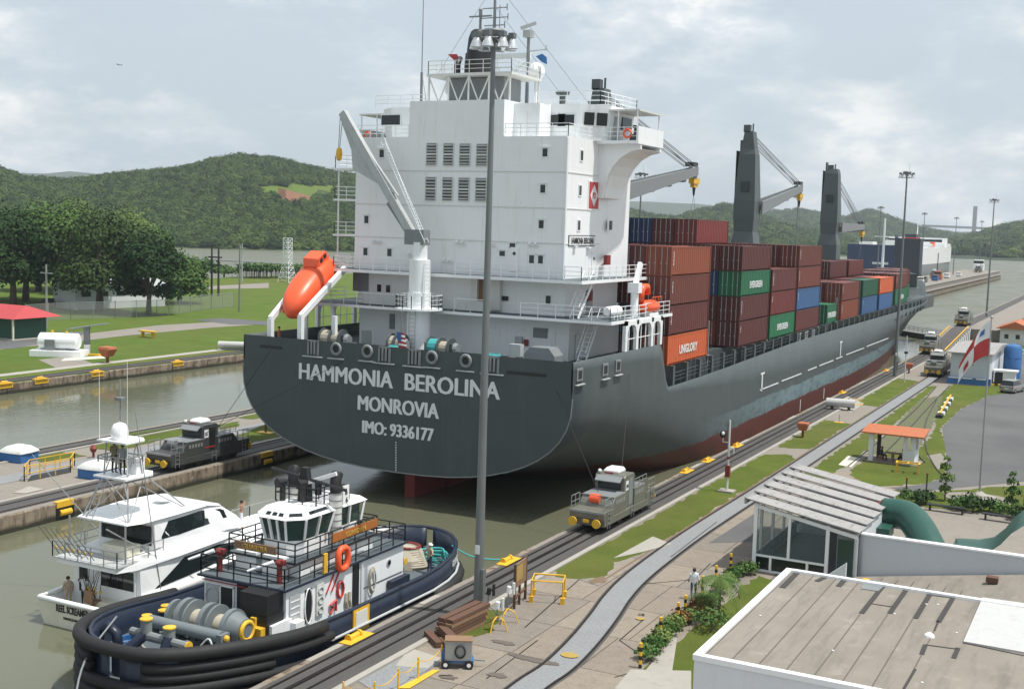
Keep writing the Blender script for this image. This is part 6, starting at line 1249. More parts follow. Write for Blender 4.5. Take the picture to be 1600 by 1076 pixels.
# ------------------------------------------------------------------ light masts
def make_mast(H=29.0, r0=.255, r1=.11):
    t = thing('light_mast', 'x', 'lamp mast', (0,0,0), 0, 'tall lighting masts along the locks')
    B().cyl((0,0,0),(0,0,H),r0,r1,n=16).out('pole', 'mast_metal', t, smooth=.6)
    h = B().lathe([(.15,0),(.55,.1),(.6,.35),(.5,.45),(.15,.5)],(0,0,H),16).out('head', 'mast_metal', t, smooth=.6)
    B().tube([(.75*math.cos(k*.4488),.75*math.sin(k*.4488),H-.05) for k in range(14)],.06,6,True).out('ring', 'mast_metal', h)
    for k in range(8):
        a = k*math.pi/4+.2; x, y = .95*math.cos(a), .95*math.sin(a)
        f = B().lathe([(.08,.0),(.14,-.08),(.23,-.3),(.29,-.52),(.3,-.55),(.26,-.55)],(x,y,H+.05),12).out('floodlight', 'lamp_silver', t, smooth=.7)
        B().box(x-.15,x+.15,y-.15,y+.15,H,H+.25).beam((x*.5,y*.5,H-.05),(x,y,H+.1),.09,.09).out('ballast', 'mast_metal', f); B().cyl((x,y,H-.49),(x,y,H-.48),.27,n=12).out('lens', 'offwhite', f)
    B().cyl((.3,0,H+.5),(.3,0,H+1.6),.02,n=4).out('lightning_rod', 'mast_metal', h)
    return t
mast = make_mast()
gm = G(746.5,962); mast.location = (gm[0], gm[1], .35); mast['label'] = 'nearest tall grey light mast with yellow base, in front of the ship stern'
mb = B().prism([(.55*math.cos(k*math.pi/3),.55*math.sin(k*math.pi/3)) for k in range(6)],-.35,-.0).out('mast_base', 'yellow', mast); B().box(-.12,.12,-.27,-.23,3.0,3.45).out('plate', 'letter', mast); B().box(.2,.36,-.2,.1,.8,2.2).out('control_cabinet', 'mast_metal', mast)
for loc, lab in (((-30.1,180.3,0),'second light mast, standing by the ship bow on the near bank'),((-30.3,300,0),'light mast right of the lock gate on the near bank'),((-74,189,0),'centre wall light mast showing above the nearest containers'),((-74,293,0),'centre wall light mast between the middle and forward ship cranes'),((-74,399,0),'centre wall light mast just right of the forward ship crane'),((-74,488,0),'approach wall light mast in front of the dark blue ship stern'),((-74,580,0),'approach wall light mast beside the white ship side'),((-74,680,0),'farthest light mast, at the end of the approach wall')):
    dup(mast, loc, .3, lab)
# ------------------------------------------------------------------ towing locomotives
def mule(label, loc, rz, body='loco', number='104', low=1.0):
    t = thing('towing_locomotive', label, 'locomotive', loc, rz, 'lock towing locomotives')
    o = lambda b_, n, m, p=t, **k: b_.out(n, m, p, **k)
    # front at -y, rear at +y, length 9.6, width 2.5
    o(B().box(-1.25,1.25,-4.6,4.6,.45,.95), 'chassis', body, bevel=.03)
    o(B().box(-1.25,1.25,-4.75,-3.0,.95,1.45), 'front_platform', body, bevel=.04); o(B().box(-1.25,1.25,3.0,4.75,.95,1.45), 'rear_platform', body, bevel=.04)
    o(B().box(-1.28,1.28,-4.8,-4.72,1.32,1.46), 'platform_lip', 'galv'); o(B().box(-1.28,1.28,4.72,4.8,1.32,1.46), 'platform_lip', 'galv')
    h1 = o(B().prismx([(-3.3,.95),(-.75,.95),(-.75,2.15),(-2.75,2.15),(-3.3,1.5)][::-1],-1.2,1.2), 'front_hood', body, bevel=.04); h2 = o(B().prismx([(.75,.95),(3.3,.95),(3.3,1.5),(2.75,2.15),(.75,2.15)][::-1],-1.2,1.2), 'rear_hood', body, bevel=.04)
    for h, y0 in ((h1,-2.6),(h2,.9)):
        for k in range(5): o(B().box(1.2,1.215,y0+k*.34,y0+k*.34+.22,1.62,1.9), 'vent_slot', 'galv', h); o(B().box(-1.215,-1.2,y0+k*.34,y0+k*.34+.22,1.62,1.9), 'vent_slot', 'galv', h)
        o(B().box(-1.15,1.15,y0-.3,y0+1.9,2.15,2.17), 'hood_top', 'mid_grey', h)
    cabn = o(B().prismx([(-.85,.95),(.85,.95),(.95,3.1),(.75,3.25),(-.75,3.25),(-.95,3.1)][::-1],-1.1,1.1), 'cab', body, bevel=.04)
    for s_ in (-1,1):
        o(B().loft([[(-.85,s_*.90,2.25),(.85,s_*.90,2.25),(.85,s_*.96,2.25),(-.85,s_*.96,2.25)],[(-.85,s_*.94,2.9),(.85,s_*.94,2.9),(.85,s_*.99,2.9),(-.85,s_*.99,2.9)]]), 'windscreen', 'glass', cabn); o(B().prismx([(s_*.95,3.12),(s_*1.4,2.82),(s_*1.4,2.87),(s_*.95,3.18)],-.95,.95), 'sun_visor', 'mid_grey', cabn)
        o(B().box(s_*1.1,s_*1.115,-.1,.6,1.1,2.95), 'cab_door', 'mid_grey' if body == 'loco' else 'black', cabn)
        pn = o(B().box(s_*1.1,s_*1.12,-.72,-.22,2.2,2.85), 'number_plate', 'letter', cabn); text(number, 'digits', 'letter_dark', pn, (s_*1.125,-.47,2.38), .34, ux=(0,s_,0), bold=.02, world=False, xs=.8)
    ac = o(B().loft([[(-.1+sx*w_,.15+sy*l_,z) for sx, sy in ((-1,-1),(1,-1),(1,1),(-1,1))] for w_, l_, z in ((.55,.62,3.25),(.58,.65,3.4),(.45,.5,3.6))]), 'air_conditioner', 'white_clean', cabn, bevel=.05)
    o(B().box(-.5,.1,-.72,-.58,3.25,3.35), 'lamp_bar', 'dark_red', cabn); o(B().sph((-.85,-.75,3.4),.14,8,5), 'headlamp', 'white_clean', cabn)
    for s_ in (-1,1):
        for x in (-.85,.85): o(B().cyl((x,s_*4.7,.75),(x,s_*5.05,.75),.12,n=8).cyl((x,s_*5.05,.75),(x,s_*5.15,.75),.3,n=14), 'buffer', 'yellow')
        o(B().box(-.2,.2,s_*4.75,s_*4.9,.7,.9), 'coupling', 'yellow')
        o(B().rail([(-1.2,s_*4.6,1.45),(-1.2,s_*3.3,1.45)],.85,2,.65,.025).rail([(1.2,s_*4.6,1.45),(1.2,s_*3.3,1.45)],.85,2,.65,.025).rail([(-1.2,s_*3.2,1.45),(1.2,s_*3.2,1.45)],.75,2,.8,.022), 'handrail', 'galv')
        for x in (-1,1): o(B().ladder((x*1.29,s_*4.0,.3),(x*1.29,s_*4.0,1.6),(0,.22,0)), 'step_ladder', 'galv')
    for y in (-3.1,-1.2,1.2,3.1):
        for x in (-1,1): o(B().cyl((x*.78,y,.42),(x*.95,y,.42),.42,n=16), 'wheel', 'black')
    for x in (-1,1): o(B().box(x*1.0,x*1.1,-3.9,3.9,.35,.62), 'bogie_frame', 'black'); o(B().ladder((x*1.29,.25,.25),(x*1.29,.25,1.1),(0,.25,0)), 'cab_steps', 'galv')
    o(B().cyl((.2,-3.0,1.95),(-.5,-3.0,1.95),.32,n=14), 'cable_drum', 'orange' if body == 'loco' else 'mid_grey')
    o(B().rail([(-1.15,.9,2.17),(-1.15,3.1,2.17)],.6,2,.8,.022).rail([(1.15,.9,2.17),(1.15,3.1,2.17)],.6,2,.8,.022), 'hood_rail', 'galv')
    return t
m0 = mule('olive grey locomotive number 104 on the near lock wall beside the ship stern', (-31.22,77.0,.06), 0)
dup(m0, (-25.2,187.5,.05), 0, 'locomotive with yellow front on the pale return track, nearest of the far pair')
dup(m0, (-31.22,222,.06), 0, 'locomotive behind the front one of the far pair, at the foot of the ramp')
dup(m0, (-31.22,266,2.26), 0, 'locomotive on the raised track beside the lock gate')
m1 = mule('dark locomotive with white roof unit on the centre wall behind the yacht', (CX1-1.58,75.3,.06), 0, 'loco_dark', '65')
B().box(1.11,1.125,-2.6,.5,1.36,1.44).out('red_stripe', 'red', m1)
dup(m1, (-73.5,520,3.5), 0, 'small locomotive on the approach wall beside the blue ship'); dup(m1, (-70,640,3.5), 0, 'farthest locomotive near the end of the approach wall')
for c_ in bpy.data.objects:
    if c_.name.startswith('cable_drum') and c_.parent is not m0: c_.material_slots[0].link = 'OBJECT'; c_.material_slots[0].material = MAT['mid_grey']
# tow wires from locomotives to the ship
for a, b, lab in (((-31.6,75,2.2),(SX+13.5,77,8.6),'near tow wire from the grey locomotive up to the ship quarter'),((-31.6,79,2.2),(SX+14.7,88,9),'second tow wire from the grey locomotive to the ship side'),((CX1-1.6,77,2.2),(SX-12,77,9.6),'tow wire from the dark centre wall locomotive to the ship stern'),((CX1-1.6,74.4,2.0),(SX-5,77,9.2),'lower tow wire from the centre wall locomotive across the ship transom')):
    tag(B().cyl(a, b, .022, n=5).out('tow_wire', 'black', None), lab, 'wire', 'tow wires')
# ------------------------------------------------------------------ lock gate, ramp, approach wall
gate = thing('lock_gate', 'grey steel mitre gate with railed walkway closing the lock ahead of the ship', 'lock gate', (-49.45,278,0))
for sx in (1,-1):
    p, q = Vector((sx*16.6,-18,0)), Vector((0,0,0)); d = (q-p).normalized(); nn = Vector((-d.y,d.x,0))
    def sl(a, b, z0, z1, w_): return B().add([p+d*a-nn*w_+Vector((0,0,z0)),p+d*b-nn*w_+Vector((0,0,z0)),p+d*b+nn*w_+Vector((0,0,z0)),p+d*a+nn*w_+Vector((0,0,z0)),p+d*a-nn*w_+Vector((0,0,z1)),p+d*b-nn*w_+Vector((0,0,z1)),p+d*b+nn*w_+Vector((0,0,z1)),p+d*a+nn*w_+Vector((0,0,z1))],[(0,3,2,1),(4,5,6,7),(0,1,5,4),(1,2,6,5),(2,3,7,6),(3,0,4,7)])
    l = (q-p).length; g1 = sl(0,l-.05,-6,-.25,1.0).out('gate_leaf', 'ship_grey', gate); sl(.1,l-.15,-.25,-.1,1.15).out('walkway', 'concrete_grey', g1)
    B().rail([p-nn*1.05+Vector((0,0,-.1)),q-nn*1.05+Vector((0,0,-.1))],1.1,3,1.6,.035).rail([p+nn*1.05+Vector((0,0,-.1)),q+nn*1.05+Vector((0,0,-.1))],1.1,3,1.6,.035).out('railing', 'light_grey', g1)
rm_ = struct(B().prismx([(224,.02),(256,2.2),(256,-.05),(224,-.05)],-32.55,-28.6).out('ramp', 'concrete_tan')); struct(B().box(-32.66,-22.6,256,640,-.04,2.2).out('upper_bank', 'concrete_tan'))
struct(B().prismx([(224,.03),(256,2.21),(256,2.17),(224,-.01)],-32.2,-29.6).out('ramp_track_bed', 'trackbed'))
struct(B().box(-32.2,-29.6,256.02,640,2.195,2.212).out('upper_track_bed', 'trackbed'))
for k in range(10):
    y = 226+k*3.0; z = 2.2*(y-224)/32; B().prismx([(y,0.05),(y+1.4,0.05),(y+2.2,z+.35),(y+.8,z+.3)],-28.58,-28.52).out('stripe_panel', 'letter' if True else 'black', rm_, True)
B().prismx([(225,.02),(256,.02),(256,2.55),(225,.45)],-28.6,-28.585).out('stripe_wall', 'black', rm_, True)
B().prismx([(224,.1),(224,.4),(256,2.6),(256,2.3)],-32.75,-32.6).out('yellow_edge', 'yellow', rm_, True); B().prismx([(224,.4),(224,.55),(256,2.75),(256,2.6)],-29.2,-29.0).out('yellow_edge', 'yellow', rm_, True)
aw = struct(B().box(-82,-64.6,330,690,-8,3.4).out('approach_wall', 'wallface2' if 'wallface2' in MAT else 'concrete_tan'))
B().box(-64.6,-64.2,330,690,1.2,1.6).out('wall_ledge', 'concrete_pale', aw, True); B().box(-64.62,-64.45,330,690,3.15,3.42).out('wall_coping', 'concrete_pale', aw, True)
rr = random.Random(2)
for y in range(336, 690, 12): B().box(-64.6,-64.5,y,y+11.8,-3,1.15+rr.uniform(-.05,.05)).out('wall_panel', 'wallface', aw, True)
for i, (y, x, w_, l_, h_, m, lab, cat, nm_) in enumerate(((455,-69,2.2,3,2.4,'offwhite','small pale cabin on the approach wall beside the containers','hut','wall_cabin'),(470,-70,2,5,2.2,'loco','grey machine on the approach wall near the blue bin','machinery','wall_machine'),(490,-69,2.4,3,2.2,'blue','blue bin on the approach wall','bin','blue_bin'),(505,-70,3,4,3.4,'tile_orange','orange brown hut on the approach wall','hut','wall_hut'),(530,-70,2,4.5,2,'white_clean','white van on the approach wall','van','white_van'),(560,-69,2,4.5,1.8,'white_clean','second white vehicle on the approach wall','van','white_van'),(660,-72,5,6,6,'white_clean','white control hut at the end of the approach wall','hut','control_hut'))):
    t = thing(nm_, lab, cat, (x,y,3.4)); B().box(-w_/2,w_/2,-l_/2,l_/2,.3,h_*.62).out('body', m, t, bevel=.1); B().box(-w_*.45,w_*.45,-l_*.4,l_*.35,h_*.62,h_).out('upper', m, t, bevel=.12); B().box(-w_*.46,w_*.46,-l_*.41,l_*.2,h_*.68,h_*.9).out('windows', 'glass', t); B().box(-w_*.4,w_*.4,-l_*.45,l_*.45,0,.3).out('base', 'black', t)
paint('cc_blue', (.012,.035,.10), .5, dirt=.1); paint('cc_dark', (.018,.026,.04), .6, dirt=.1)
# car carrier moored beyond
cc = thing('car_carrier', 'dark blue sterned car carrier with white and grey side moored beyond the approach wall', 'ship', (-101,556,-1.25))
o = lambda b_, n, m, p=cc, **k: b_.out(n, m, p, **k)
o(B().loft([[(sx*w_,y,z) for sx, z, in ((-1,-3),(1,-3),(1,9),(-1,9))] for y, w_ in ((0,15.6),(60,16),(105,14.5),(135,7),(150,.3))]), 'hull', 'cc_grey' if 'cc_grey' in MAT else 'mid_grey'); o(B().loft([[(sx*w_,y,z) for sx, z, in ((-1,9),(1,9),(1,16.5),(-1,16.5))] for y, w_ in ((.2,15.65),(60,16.05),(105,15),(135,9),(150,2))]), 'upper_hull', 'white_clean')
o(B().box(-15.7,15.9,-.4,.2,-2,17.3), 'stern', 'cc_blue'); o(B().box(5.5,15.95,-2.0,4,-1,20.6), 'stern_ramp', 'cc_dark'); o(B().box(5.0,5.5,-2.0,4,-1,21.6), 'ramp_edge', 'cc_blue'); text('TROPIC PRIDE', 'lettering', 'letter', cc, (0,-.45,8.0), 2.2, world=False) if False else o(B().box(-4.5,2.5,-.48,-.4,8.6,9.6).box(-2,1.5,-.48,-.4,6.6,7.2), 'stern_marks', 'letter', cc, kind='stuff')
o(B().box(-12,-6,6,16,16.5,18.5), 'vent_house', 'offwhite'); o(B().box(-2,3,14,24,16.5,19.5), 'vent_house', 'offwhite'); o(B().box(-13,13,84,104,16.5,21), 'wheelhouse', 'white_clean'); o(B().box(-13.1,13.1,83.9,84,19,20.2), 'bridge_windows', 'glass'); o(B().box(4,9,30,40,16.5,22.5), 'funnel', 'navy'); o(B().box(3.9,9.1,29.9,40.1,19.5,21), 'funnel_band', 'red'); o(B().cyl((0,90,21),(0,90,30),.3,.15,n=6), 'mast', 'white_clean'); o(B().box(16.05,16.15,52,54,0,14), 'side_ramp_slot', 'black'); o(B().cyl((12,60,16.5),(12,60,19),1.2,n=10), 'life_craft', 'orange')
o(B().rail([(-15,.2,16.5),(15.6,.2,16.5),(15.9,60,16.5),(14.8,105,16.5)],1.2,3,3,.06), 'railing', 'white_clean')
for y in (30,70,90): o(B().box(14.5,15.5,y,y+6,16.5,18.3), 'deck_house', 'white_clean')
# bridge far off
bg_ = thing('cable_stayed_bridge', 'distant slender bridge with one grey pylon on the horizon', 'bridge', (0,0,0)); bp_ = PY(1522,356,4100); B().box(bp_[0]-6,bp_[0]+6,4095,4105,-1,PY(1522,322,4100)[2]).out('pylon', 'mid_grey', bg_); a = PY(1440,352.5,4100); c = PY(1530,357,4100); B().beam((a[0],4100,a[2]),(c[0]+300,4100,c[2]-4),14,7).out('deck', 'mid_grey', bg_)
for k in range(0): 
    f = k/6; B().cyl((bp_[0],4100,PY(1522,325,4100)[2]),(bp_[0]+(a[0]-bp_[0])*(f+.15),4100,a[2]),1.2,n=4).out('stay_cable', 'mid_grey', bg_)
rr = random.Random(31)
for k in range(11):
    px = 1540+k*7+rr.uniform(-2,2); g = G(px, 387+rr.uniform(-3,1), 2); t = thing('distant_house', '%s pale house from the left on the far headland shore' % 'first second third fourth fifth sixth seventh eighth ninth tenth eleventh'.split()[k], 'house', (g[0],g[1],1), rr.uniform(-.4,.4), 'houses on the far headland'); w_, l_, h_ = rr.uniform(8,14), rr.uniform(9,15), rr.uniform(5,11)
    B().box(-w_/2,w_/2,-l_/2,l_/2,0,h_).out('wall', rr.choice(['offwhite','wall_grey','light_grey']), t); B().prismx([(-l_/2-.5,h_),(l_/2+.5,h_),(0,h_+2.4)],-w_/2-.5,w_/2+.5).out('roof', rr.choice(['light_grey','tile_orange','offwhite']), t); B().box(-w_*.3,w_*.3,-l_/2-.1,-l_/2,h_*.4,h_*.7).out('window', 'glass', t)
paint('roofseam', (.115,.10,.085), .9, dirt=.3)
# ------------------------------------------------------------------ buildings, right foreground
bl = thing('flat_roofed_building', 'low white building with stained grey flat roof in the lower right corner', 'building', (-14.1,43.4,0))
RZ = 4.0; bx0, bx1, by0, by1 = 0, 22, 0, 14.0
o = lambda b_, n, m, p=bl, **k: b_.out(n, m, p, **k)
o(B().box(bx0+.05,bx1,by0+.05,by1-.05,0,RZ-.16), 'wall', 'wall_white')
roof = o(B().box(bx0+.3,bx1,by0+.3,by1-.3,RZ-.16,RZ-.1), 'roof', 'roofing')
for a in ((0,.3,0,14.0),): o(B().box(0,.3,0,14,RZ-.2,RZ+.02), 'parapet', 'white_clean')
o(B().box(.3,22,0,.3,RZ-.2,RZ+.015), 'parapet', 'white_clean'); o(B().box(.3,22,13.7,14,RZ-.2,RZ+.025), 'parapet', 'white_clean')
def rpos(px, py): g = G(px, py, RZ-.1); return g[0]+14.1, g[1]-43.4
def rstrip(P, w_, m='stain_dark', name='tar_patch'):
    for i, (a, b) in enumerate(zip(P, P[1:])):
        a, b = rpos(*a), rpos(*b); o(B().beam((a[0],a[1],RZ-.09+.003*i),(b[0],b[1],RZ-.09+.003*i),w_,.03), name, m, roof)
paint('stain_dark', (.045,.042,.04), .9, dirt=.2); paint('panel_pale', (.46,.46,.45), .8, dirt=.2, var=.06)
for P, w_ in ((((1245,895),(1222,918)),.28),(((1288,902),(1276,908)),.25),(((1320,905),(1310,916)),.25),(((1380,915),(1346,958)),.22),(((1416,921),(1390,958)),.22),(((1455,925),(1430,966)),.22),(((1490,932),(1466,972)),.22),(((1362,943),(1395,948)),.07),(((1457,930),(1490,934)),.07),(((1440,1022),(1446,1007)),.18),(((1446,1007),(1497,1014)),.07),(((1497,1012),(1490,1028)),.18),(((1430,1045),(1412,1076)),.1),(((1460,985),(1466,970)),.08)): rstrip(P, w_)
c = [rpos(*p) for p in ((1350,906),(1388,910),(1372,924),(1345,920))]; o(B().prism(c, RZ-.1, RZ-.06), 'roof_patch', 'mid_grey', roof)
c = [rpos(*p) for p in ((1535,935),(1600,944),(1640,950),(1640,1028),(1505,1004))]; sp = o(B().prism(c, RZ-.1, RZ-.02), 'pale_roof_panel', 'panel_pale', roof)
for P in (((1534,937),(1506,1002)),((1580,942),(1556,1008)),((1505,1004),(1600,1024)),((1546,938),(1520,1000))): rstrip(P, .07)
for p in ((1452,994),): q = rpos(*p); o(B().lathe([(.22,0),(.2,.08),(.1,.16),(.02,.2)],(q[0],q[1],RZ-.1),10), 'roof_vent', 'white_clean', roof)
for i in range(8): x = .3+i*1.05; o(B().box(x,x+.05,.3,13.7,RZ-.1,RZ-.088), 'felt_seam', 'roofseam', roof)
rr = random.Random(5)
for i in range(7): q = (rr.uniform(.6,9), rr.uniform(.6,13)); o(B().sph((q[0],q[1],RZ-.08),(.06,.05,.03),6,4), 'debris', 'letter', roof)
# lower roof and grey parapet wall behind
lo = thing('lower_roof_wing', 'low grey tiled roof wing between the flat roof and the white wall', 'building', (-14,57.6,0)); B().loft([[(.0,0,0),(10.5,0,0),(10.5,0,2.2),(.0,0,.8)],[(.8,12.7,0),(10.5,12.7,0),(10.5,12.7,2.2),(.8,12.7,.5)]]).out('roof', 'roofing', lo)
for k in range(10): B().beam((.9+k,.1,.87+k*.134),(1.5+k*.92,12.6,.6+k*.155),.04,.03).out('roof_seam', 'stain_dark', lo)
B().beam((2.8,9.2,1.15),(4.2,9.0,1.3),.1,.08).out('timber', 'stain_dark', lo); B().box(8.0,8.6,10.5,11,1.9,2.2).out('pipe_box', 'rust', lo); B().sph((1.6,11.4,.75),(.28,.2,.1),8,4).out('yellow_cloth', 'yellow', lo)
ww = thing('parapet_wall', 'long pale grey parapet wall with white cap behind the flat roof', 'wall', (-13.2,70.5,0)); B().box(.0,16,0,.35,0,2.93).out('wall', 'wall_grey', ww); B().box(-.03,16,-.06,.41,2.93,3.03).out('cap', 'white_clean', ww); B().prismy([(-.02,0),(-1.9,0),(-1.9,.4),(-.02,2.0)],-3.2,-3.0).out('stair_wall', 'wall_white', ww); B().cyl((.12,-.1,0),(.12,-.1,3),.07,n=8).out('downpipe', 'mid_grey', ww)
# glazed annex with stepped plank roof
ax_ = thing('glazed_pavilion', 'glass fronted white pavilion with weathered stepped plank roof', 'pavilion', (-19.3,70,0)); o = lambda b_, n, m, p=ax_, **k: b_.out(n, m, p, **k)
WX = 6.1
def zr(x): return 4.1-x/WX*1.1
o(B().box(0,WX,.0,12.5,-.02,.06), 'floor', 'concrete_grey')
fr = [((0,0),(0,zr(0)),.22),((2.05,.9),(2.05,zr(2.05)),.16),((4.3,.0),(4.3,zr(4.3)),.2),((1.0,0),(1.0,.95),.14),((3.2,0),(3.2,.95),.14)]
for (xa, za), (xb, zb), w_ in fr: o(B().box(xa-w_/2+.1,xa+w_/2+.1,-.06,.12,za,zb), 'window_frame', 'white_clean')
o(B().box(0,4.4,-.05,.11,.9,1.02), 'window_rail', 'white_clean'); o(B().box(0,4.4,-.05,.11,0,.12), 'window_rail', 'white_clean'); o(B().prismy([(0,zr(0)-.02),(WX,zr(WX)-.02),(WX,zr(WX)-.25),(0,zr(0)-.25)][::-1],-.05,.11), 'head_rail', 'white_clean')
s = NT('glass_clear'); s.p.inputs['Transmission Weight'].default_value = .85; s.fin((.35,.42,.42), .03); s.p.inputs['IOR'].default_value = 1.15
for x0, x1, z0, z1a, z1b in ((.22,2.05,1.02,zr(.2)-.2,zr(2)-.2),(2.25,4.3,1.02,zr(2.2)-.2,zr(4.3)-.2)): o(B().add([(x0,.03,z0),(x1,.03,z0),(x1,.03,z1b),(x0,.03,z1a)],[(0,1,2,3)]), 'pane', 'glass_clear')
for x0, x1 in ((.2,1.02),(1.18,3.22),(3.38,4.3)): o(B().quad((x0,.03,.1),(x1,.03,.1),(x1,.03,.92),(x0,.03,.92)), 'pane', 'glass')
o(B().box(5.9,6.1,.2,12.4,0,3.0), 'side_wall', 'wall_white'); o(B().box(0,6,12.3,12.5,0,3.0), 'back_wall', 'wall_white'); o(B().box(4.5,6.0,2.2,2.35,0,2.9), 'inner_wall', 'wall_white'); o(B().box(5.0,5.9,.05,.1,.05,2.6), 'glass_door', 'glass_green'); o(B().beam((.6,2.5,.9),(.6,12,1.3),.06,.06), 'handrail', 'black'); o(B().box(.05,.12,.4,12,.06,1.0), 'low_wall', 'wall_grey')
for k in range(4): o(B().box(.0,.16,1.5+k*3.2,1.66+k*3.2,0,4.0), 'side_post', 'white_clean')
nS = 6
for k in range(nS):
    y0 = -.35+k*2.22; y1 = y0+2.42; b_ = B(); xl = -.55-.03*k
    b_.add([(xl,y0,zr(0)+.34),(WX+.15,y0,zr(WX)+.28),(WX+.15,y1,zr(WX)+.10),(xl,y1,zr(0)+.12),(xl,y0,zr(0)+.24),(WX+.15,y0,zr(WX)+.18),(WX+.15,y1,zr(WX)+.0),(xl,y1,zr(0)+.02)],[(0,1,2,3),(7,6,5,4),(0,4,5,1),(1,5,6,2),(2,6,7,3),(3,7,4,0)])
    pk = o(b_, 'roof_plank', 'louver_roof', bevel=.03); o(B().add([(xl-.02,y0+.02,zr(0)-.05),(xl-.02,y1,zr(0)-.05),(xl-.02,y1,zr(0)+.15),(xl-.02,y0+.02,zr(0)+.34),(xl+.1,y0+.02,zr(0)-.05),(xl+.1,y1,zr(0)-.05),(xl+.1,y1,zr(0)+.15),(xl+.1,y0+.02,zr(0)+.34)],[(0,3,2,1),(4,5,6,7),(0,1,5,4),(3,7,6,2),(0,4,7,3),(1,2,6,5)]), 'plank_end', 'louver_roof', pk)
# green ducts / slides on the terrace
d1 = thing('green_duct', 'large dark green curved duct rising from behind the parapet wall', 'duct', (-13,78,0)); B().tube(spline([(-.2,.6,2.6),(1.2,.1,2.7),(2.2,-1.2,2.3),(3.2,-3.0,1.5),(4.4,-5.0,.4)],6),.95,18).out('tube', 'green_duct', d1, smooth=True); B().cyl((-.5,.75,2.55),(-.1,.6,2.62),.8,n=18).out('mouth', 'dark_red', d1); B().cyl((1.3,0,0),(1.3,0,1.8),.06,n=6).out('prop', 'mid_grey', d1); B().box(-1.0,.6,-2.2,-.6,1.6,2.2).out('unit', 'green_duct', d1)
d2 = thing('green_canopy', 'dark green swept tent canopy at the right edge behind the parapet wall', 'canopy', (-5.2,76,0)); B().loft([[(x,y,z) for x,y,z in ((a,-2.5,h),(a,0,h+.15*h),(a,2.0,h))] for a, h in ((-3.4,1.75),(-2.2,1.85),(-1.3,2.15),(-.6,2.8),(-.1,3.5),(.6,4.1),(2.4,4.3))], False, False).out('fabric', 'green_duct', d2, smooth=True); B().cyl((2.4,0,0),(2.4,0,4.9),.08,n=6).out('post', 'mid_grey', d2); B().cyl((-3.3,0,0),(-3.3,0,2.2),.06,n=6).out('post', 'mid_grey', d2)
# benches
for p, lab in (((1478,800),'black bench on the terrace below the flagpole'),((1566,815),'black bench on the terrace nearer the right edge')):
    g = G(*p); t = thing('bench', lab, 'bench', g, -.05, 'terrace benches')
    B().box(-1.4,1.4,-.25,.25,.42,.5).out('seat', 'black', t); B().box(-1.2,-1.1,-.2,.2,0,.42).out('leg', 'black', t); B().box(1.1,1.2,-.2,.2,0,.42).out('leg', 'black', t)
# flagpole and flag
g = G(1530,778); fp_ = thing('flagpole', 'slim silver flagpole with drooping red and white flag near the yard', 'flagpole', g); Hf = PY(1550,497,g[1])[2]
B().cyl((0,0,.5),(0,0,Hf*.55),.085,.07,n=10).cyl((0,0,Hf*.55),(0,0,Hf),.06,.04,n=8).sph((0,0,Hf+.08),.12,8,6).out('pole', 'galv', fp_, smooth=.6); B().lathe([(1.3,0),(1.3,.12),(.6,.14),(.55,.3),(.2,.55)],(0,0,0),18).out('plinth', 'concrete_pale', fp_)
def flagq(u0, u1, v0, v1, m, name, off=0):
    b_ = B(); nu, nv = 6, 8; rows = []
    for j in range(nv+1):
        v = v0+(v1-v0)*j/nv; row = []
        for i in range(nu+1):
            u = u0+(u1-u0)*i/nu; droop = u*(.35+1.9*u); row.append((-.05-u*(1.5+1.0*v)-.25*math.sin(v*5)*u, .35*math.sin(u*6+v*3)*u-off, Hf-.2-v*2.7-droop*1.2))
        rows.append(row)
    b_.loft(rows, False, False); return b_.out(name, m, fp_, smooth=True)
flagq(0,.5,0,.5,'letter','flag_quarter'); flagq(.5,1,0,.5,'red','flag_quarter'); flagq(0,.5,.5,1,'blue' if False else 'red','flag_quarter'); flagq(.5,1,.5,1,'letter','flag_quarter')
flagq(.2,.36,.18,.34,'blue','star',.06); flagq(.68,.84,.68,.84,'red','star',.06)
sheet([(g[0]+2.6*math.cos(k*.524),g[1]-.3+2.2*math.sin(k*.524)) for k in range(12)], 'concrete_tan', 'flagpole_circle', 6)
# shelter with people
hs = thing('shelter', 'open sided shelter with orange tile roof and white posts by the siding', 'shelter', (-18.2,110.2,0)); o = lambda b_, n, m, p=hs, **k: b_.out(n, m, p, **k)
o(B().box(-2.3,2.3,-.2,2.6,0,.08), 'floor', 'concrete_tan'); o(B().box(-2.1,-1.7,0,.4,.08,2.75), 'post', 'wall_white'); o(B().box(-1.7,-1.4,1.9,2.3,.08,2.9), 'post', 'stain_dark'); o(B().box(.9,1.9,.0,.35,.08,1.35), 'half_wall', 'wall_white'); o(B().box(.9,1.2,.0,.3,1.35,2.7), 'post', 'wall_white'); o(B().box(1.62,1.92,.0,.3,1.35,2.7), 'post', 'wall_white'); o(B().box(1.62,1.92,1.9,2.3,.08,2.9), 'post', 'wall_white'); o(B().box(1.66,1.88,.3,1.9,.08,1.3), 'half_wall', 'wall_white')
o(B().add([(-2.7,-.5,2.72),(2.7,-.5,2.72),(2.7,2.7,3.05),(-2.7,2.7,3.05),(-2.7,-.5,2.6),(2.7,-.5,2.6),(2.7,2.7,2.93),(-2.7,2.7,2.93)],[(0,1,2,3),(7,6,5,4),(0,4,5,1),(1,5,6,2),(2,6,7,3),(3,7,4,0)]), 'roof', 'tile_orange'); 
tb = thing('picnic_table', 'dark table inside the shelter between the seated people', 'table', (-18.3,111.2,.08)); B().box(-.7,.7,-.45,.45,.7,.76).out('tabletop', 'wood', tb); B().box(-.08,.08,-.3,.3,0,.7).out('pedestal', 'wood', tb)
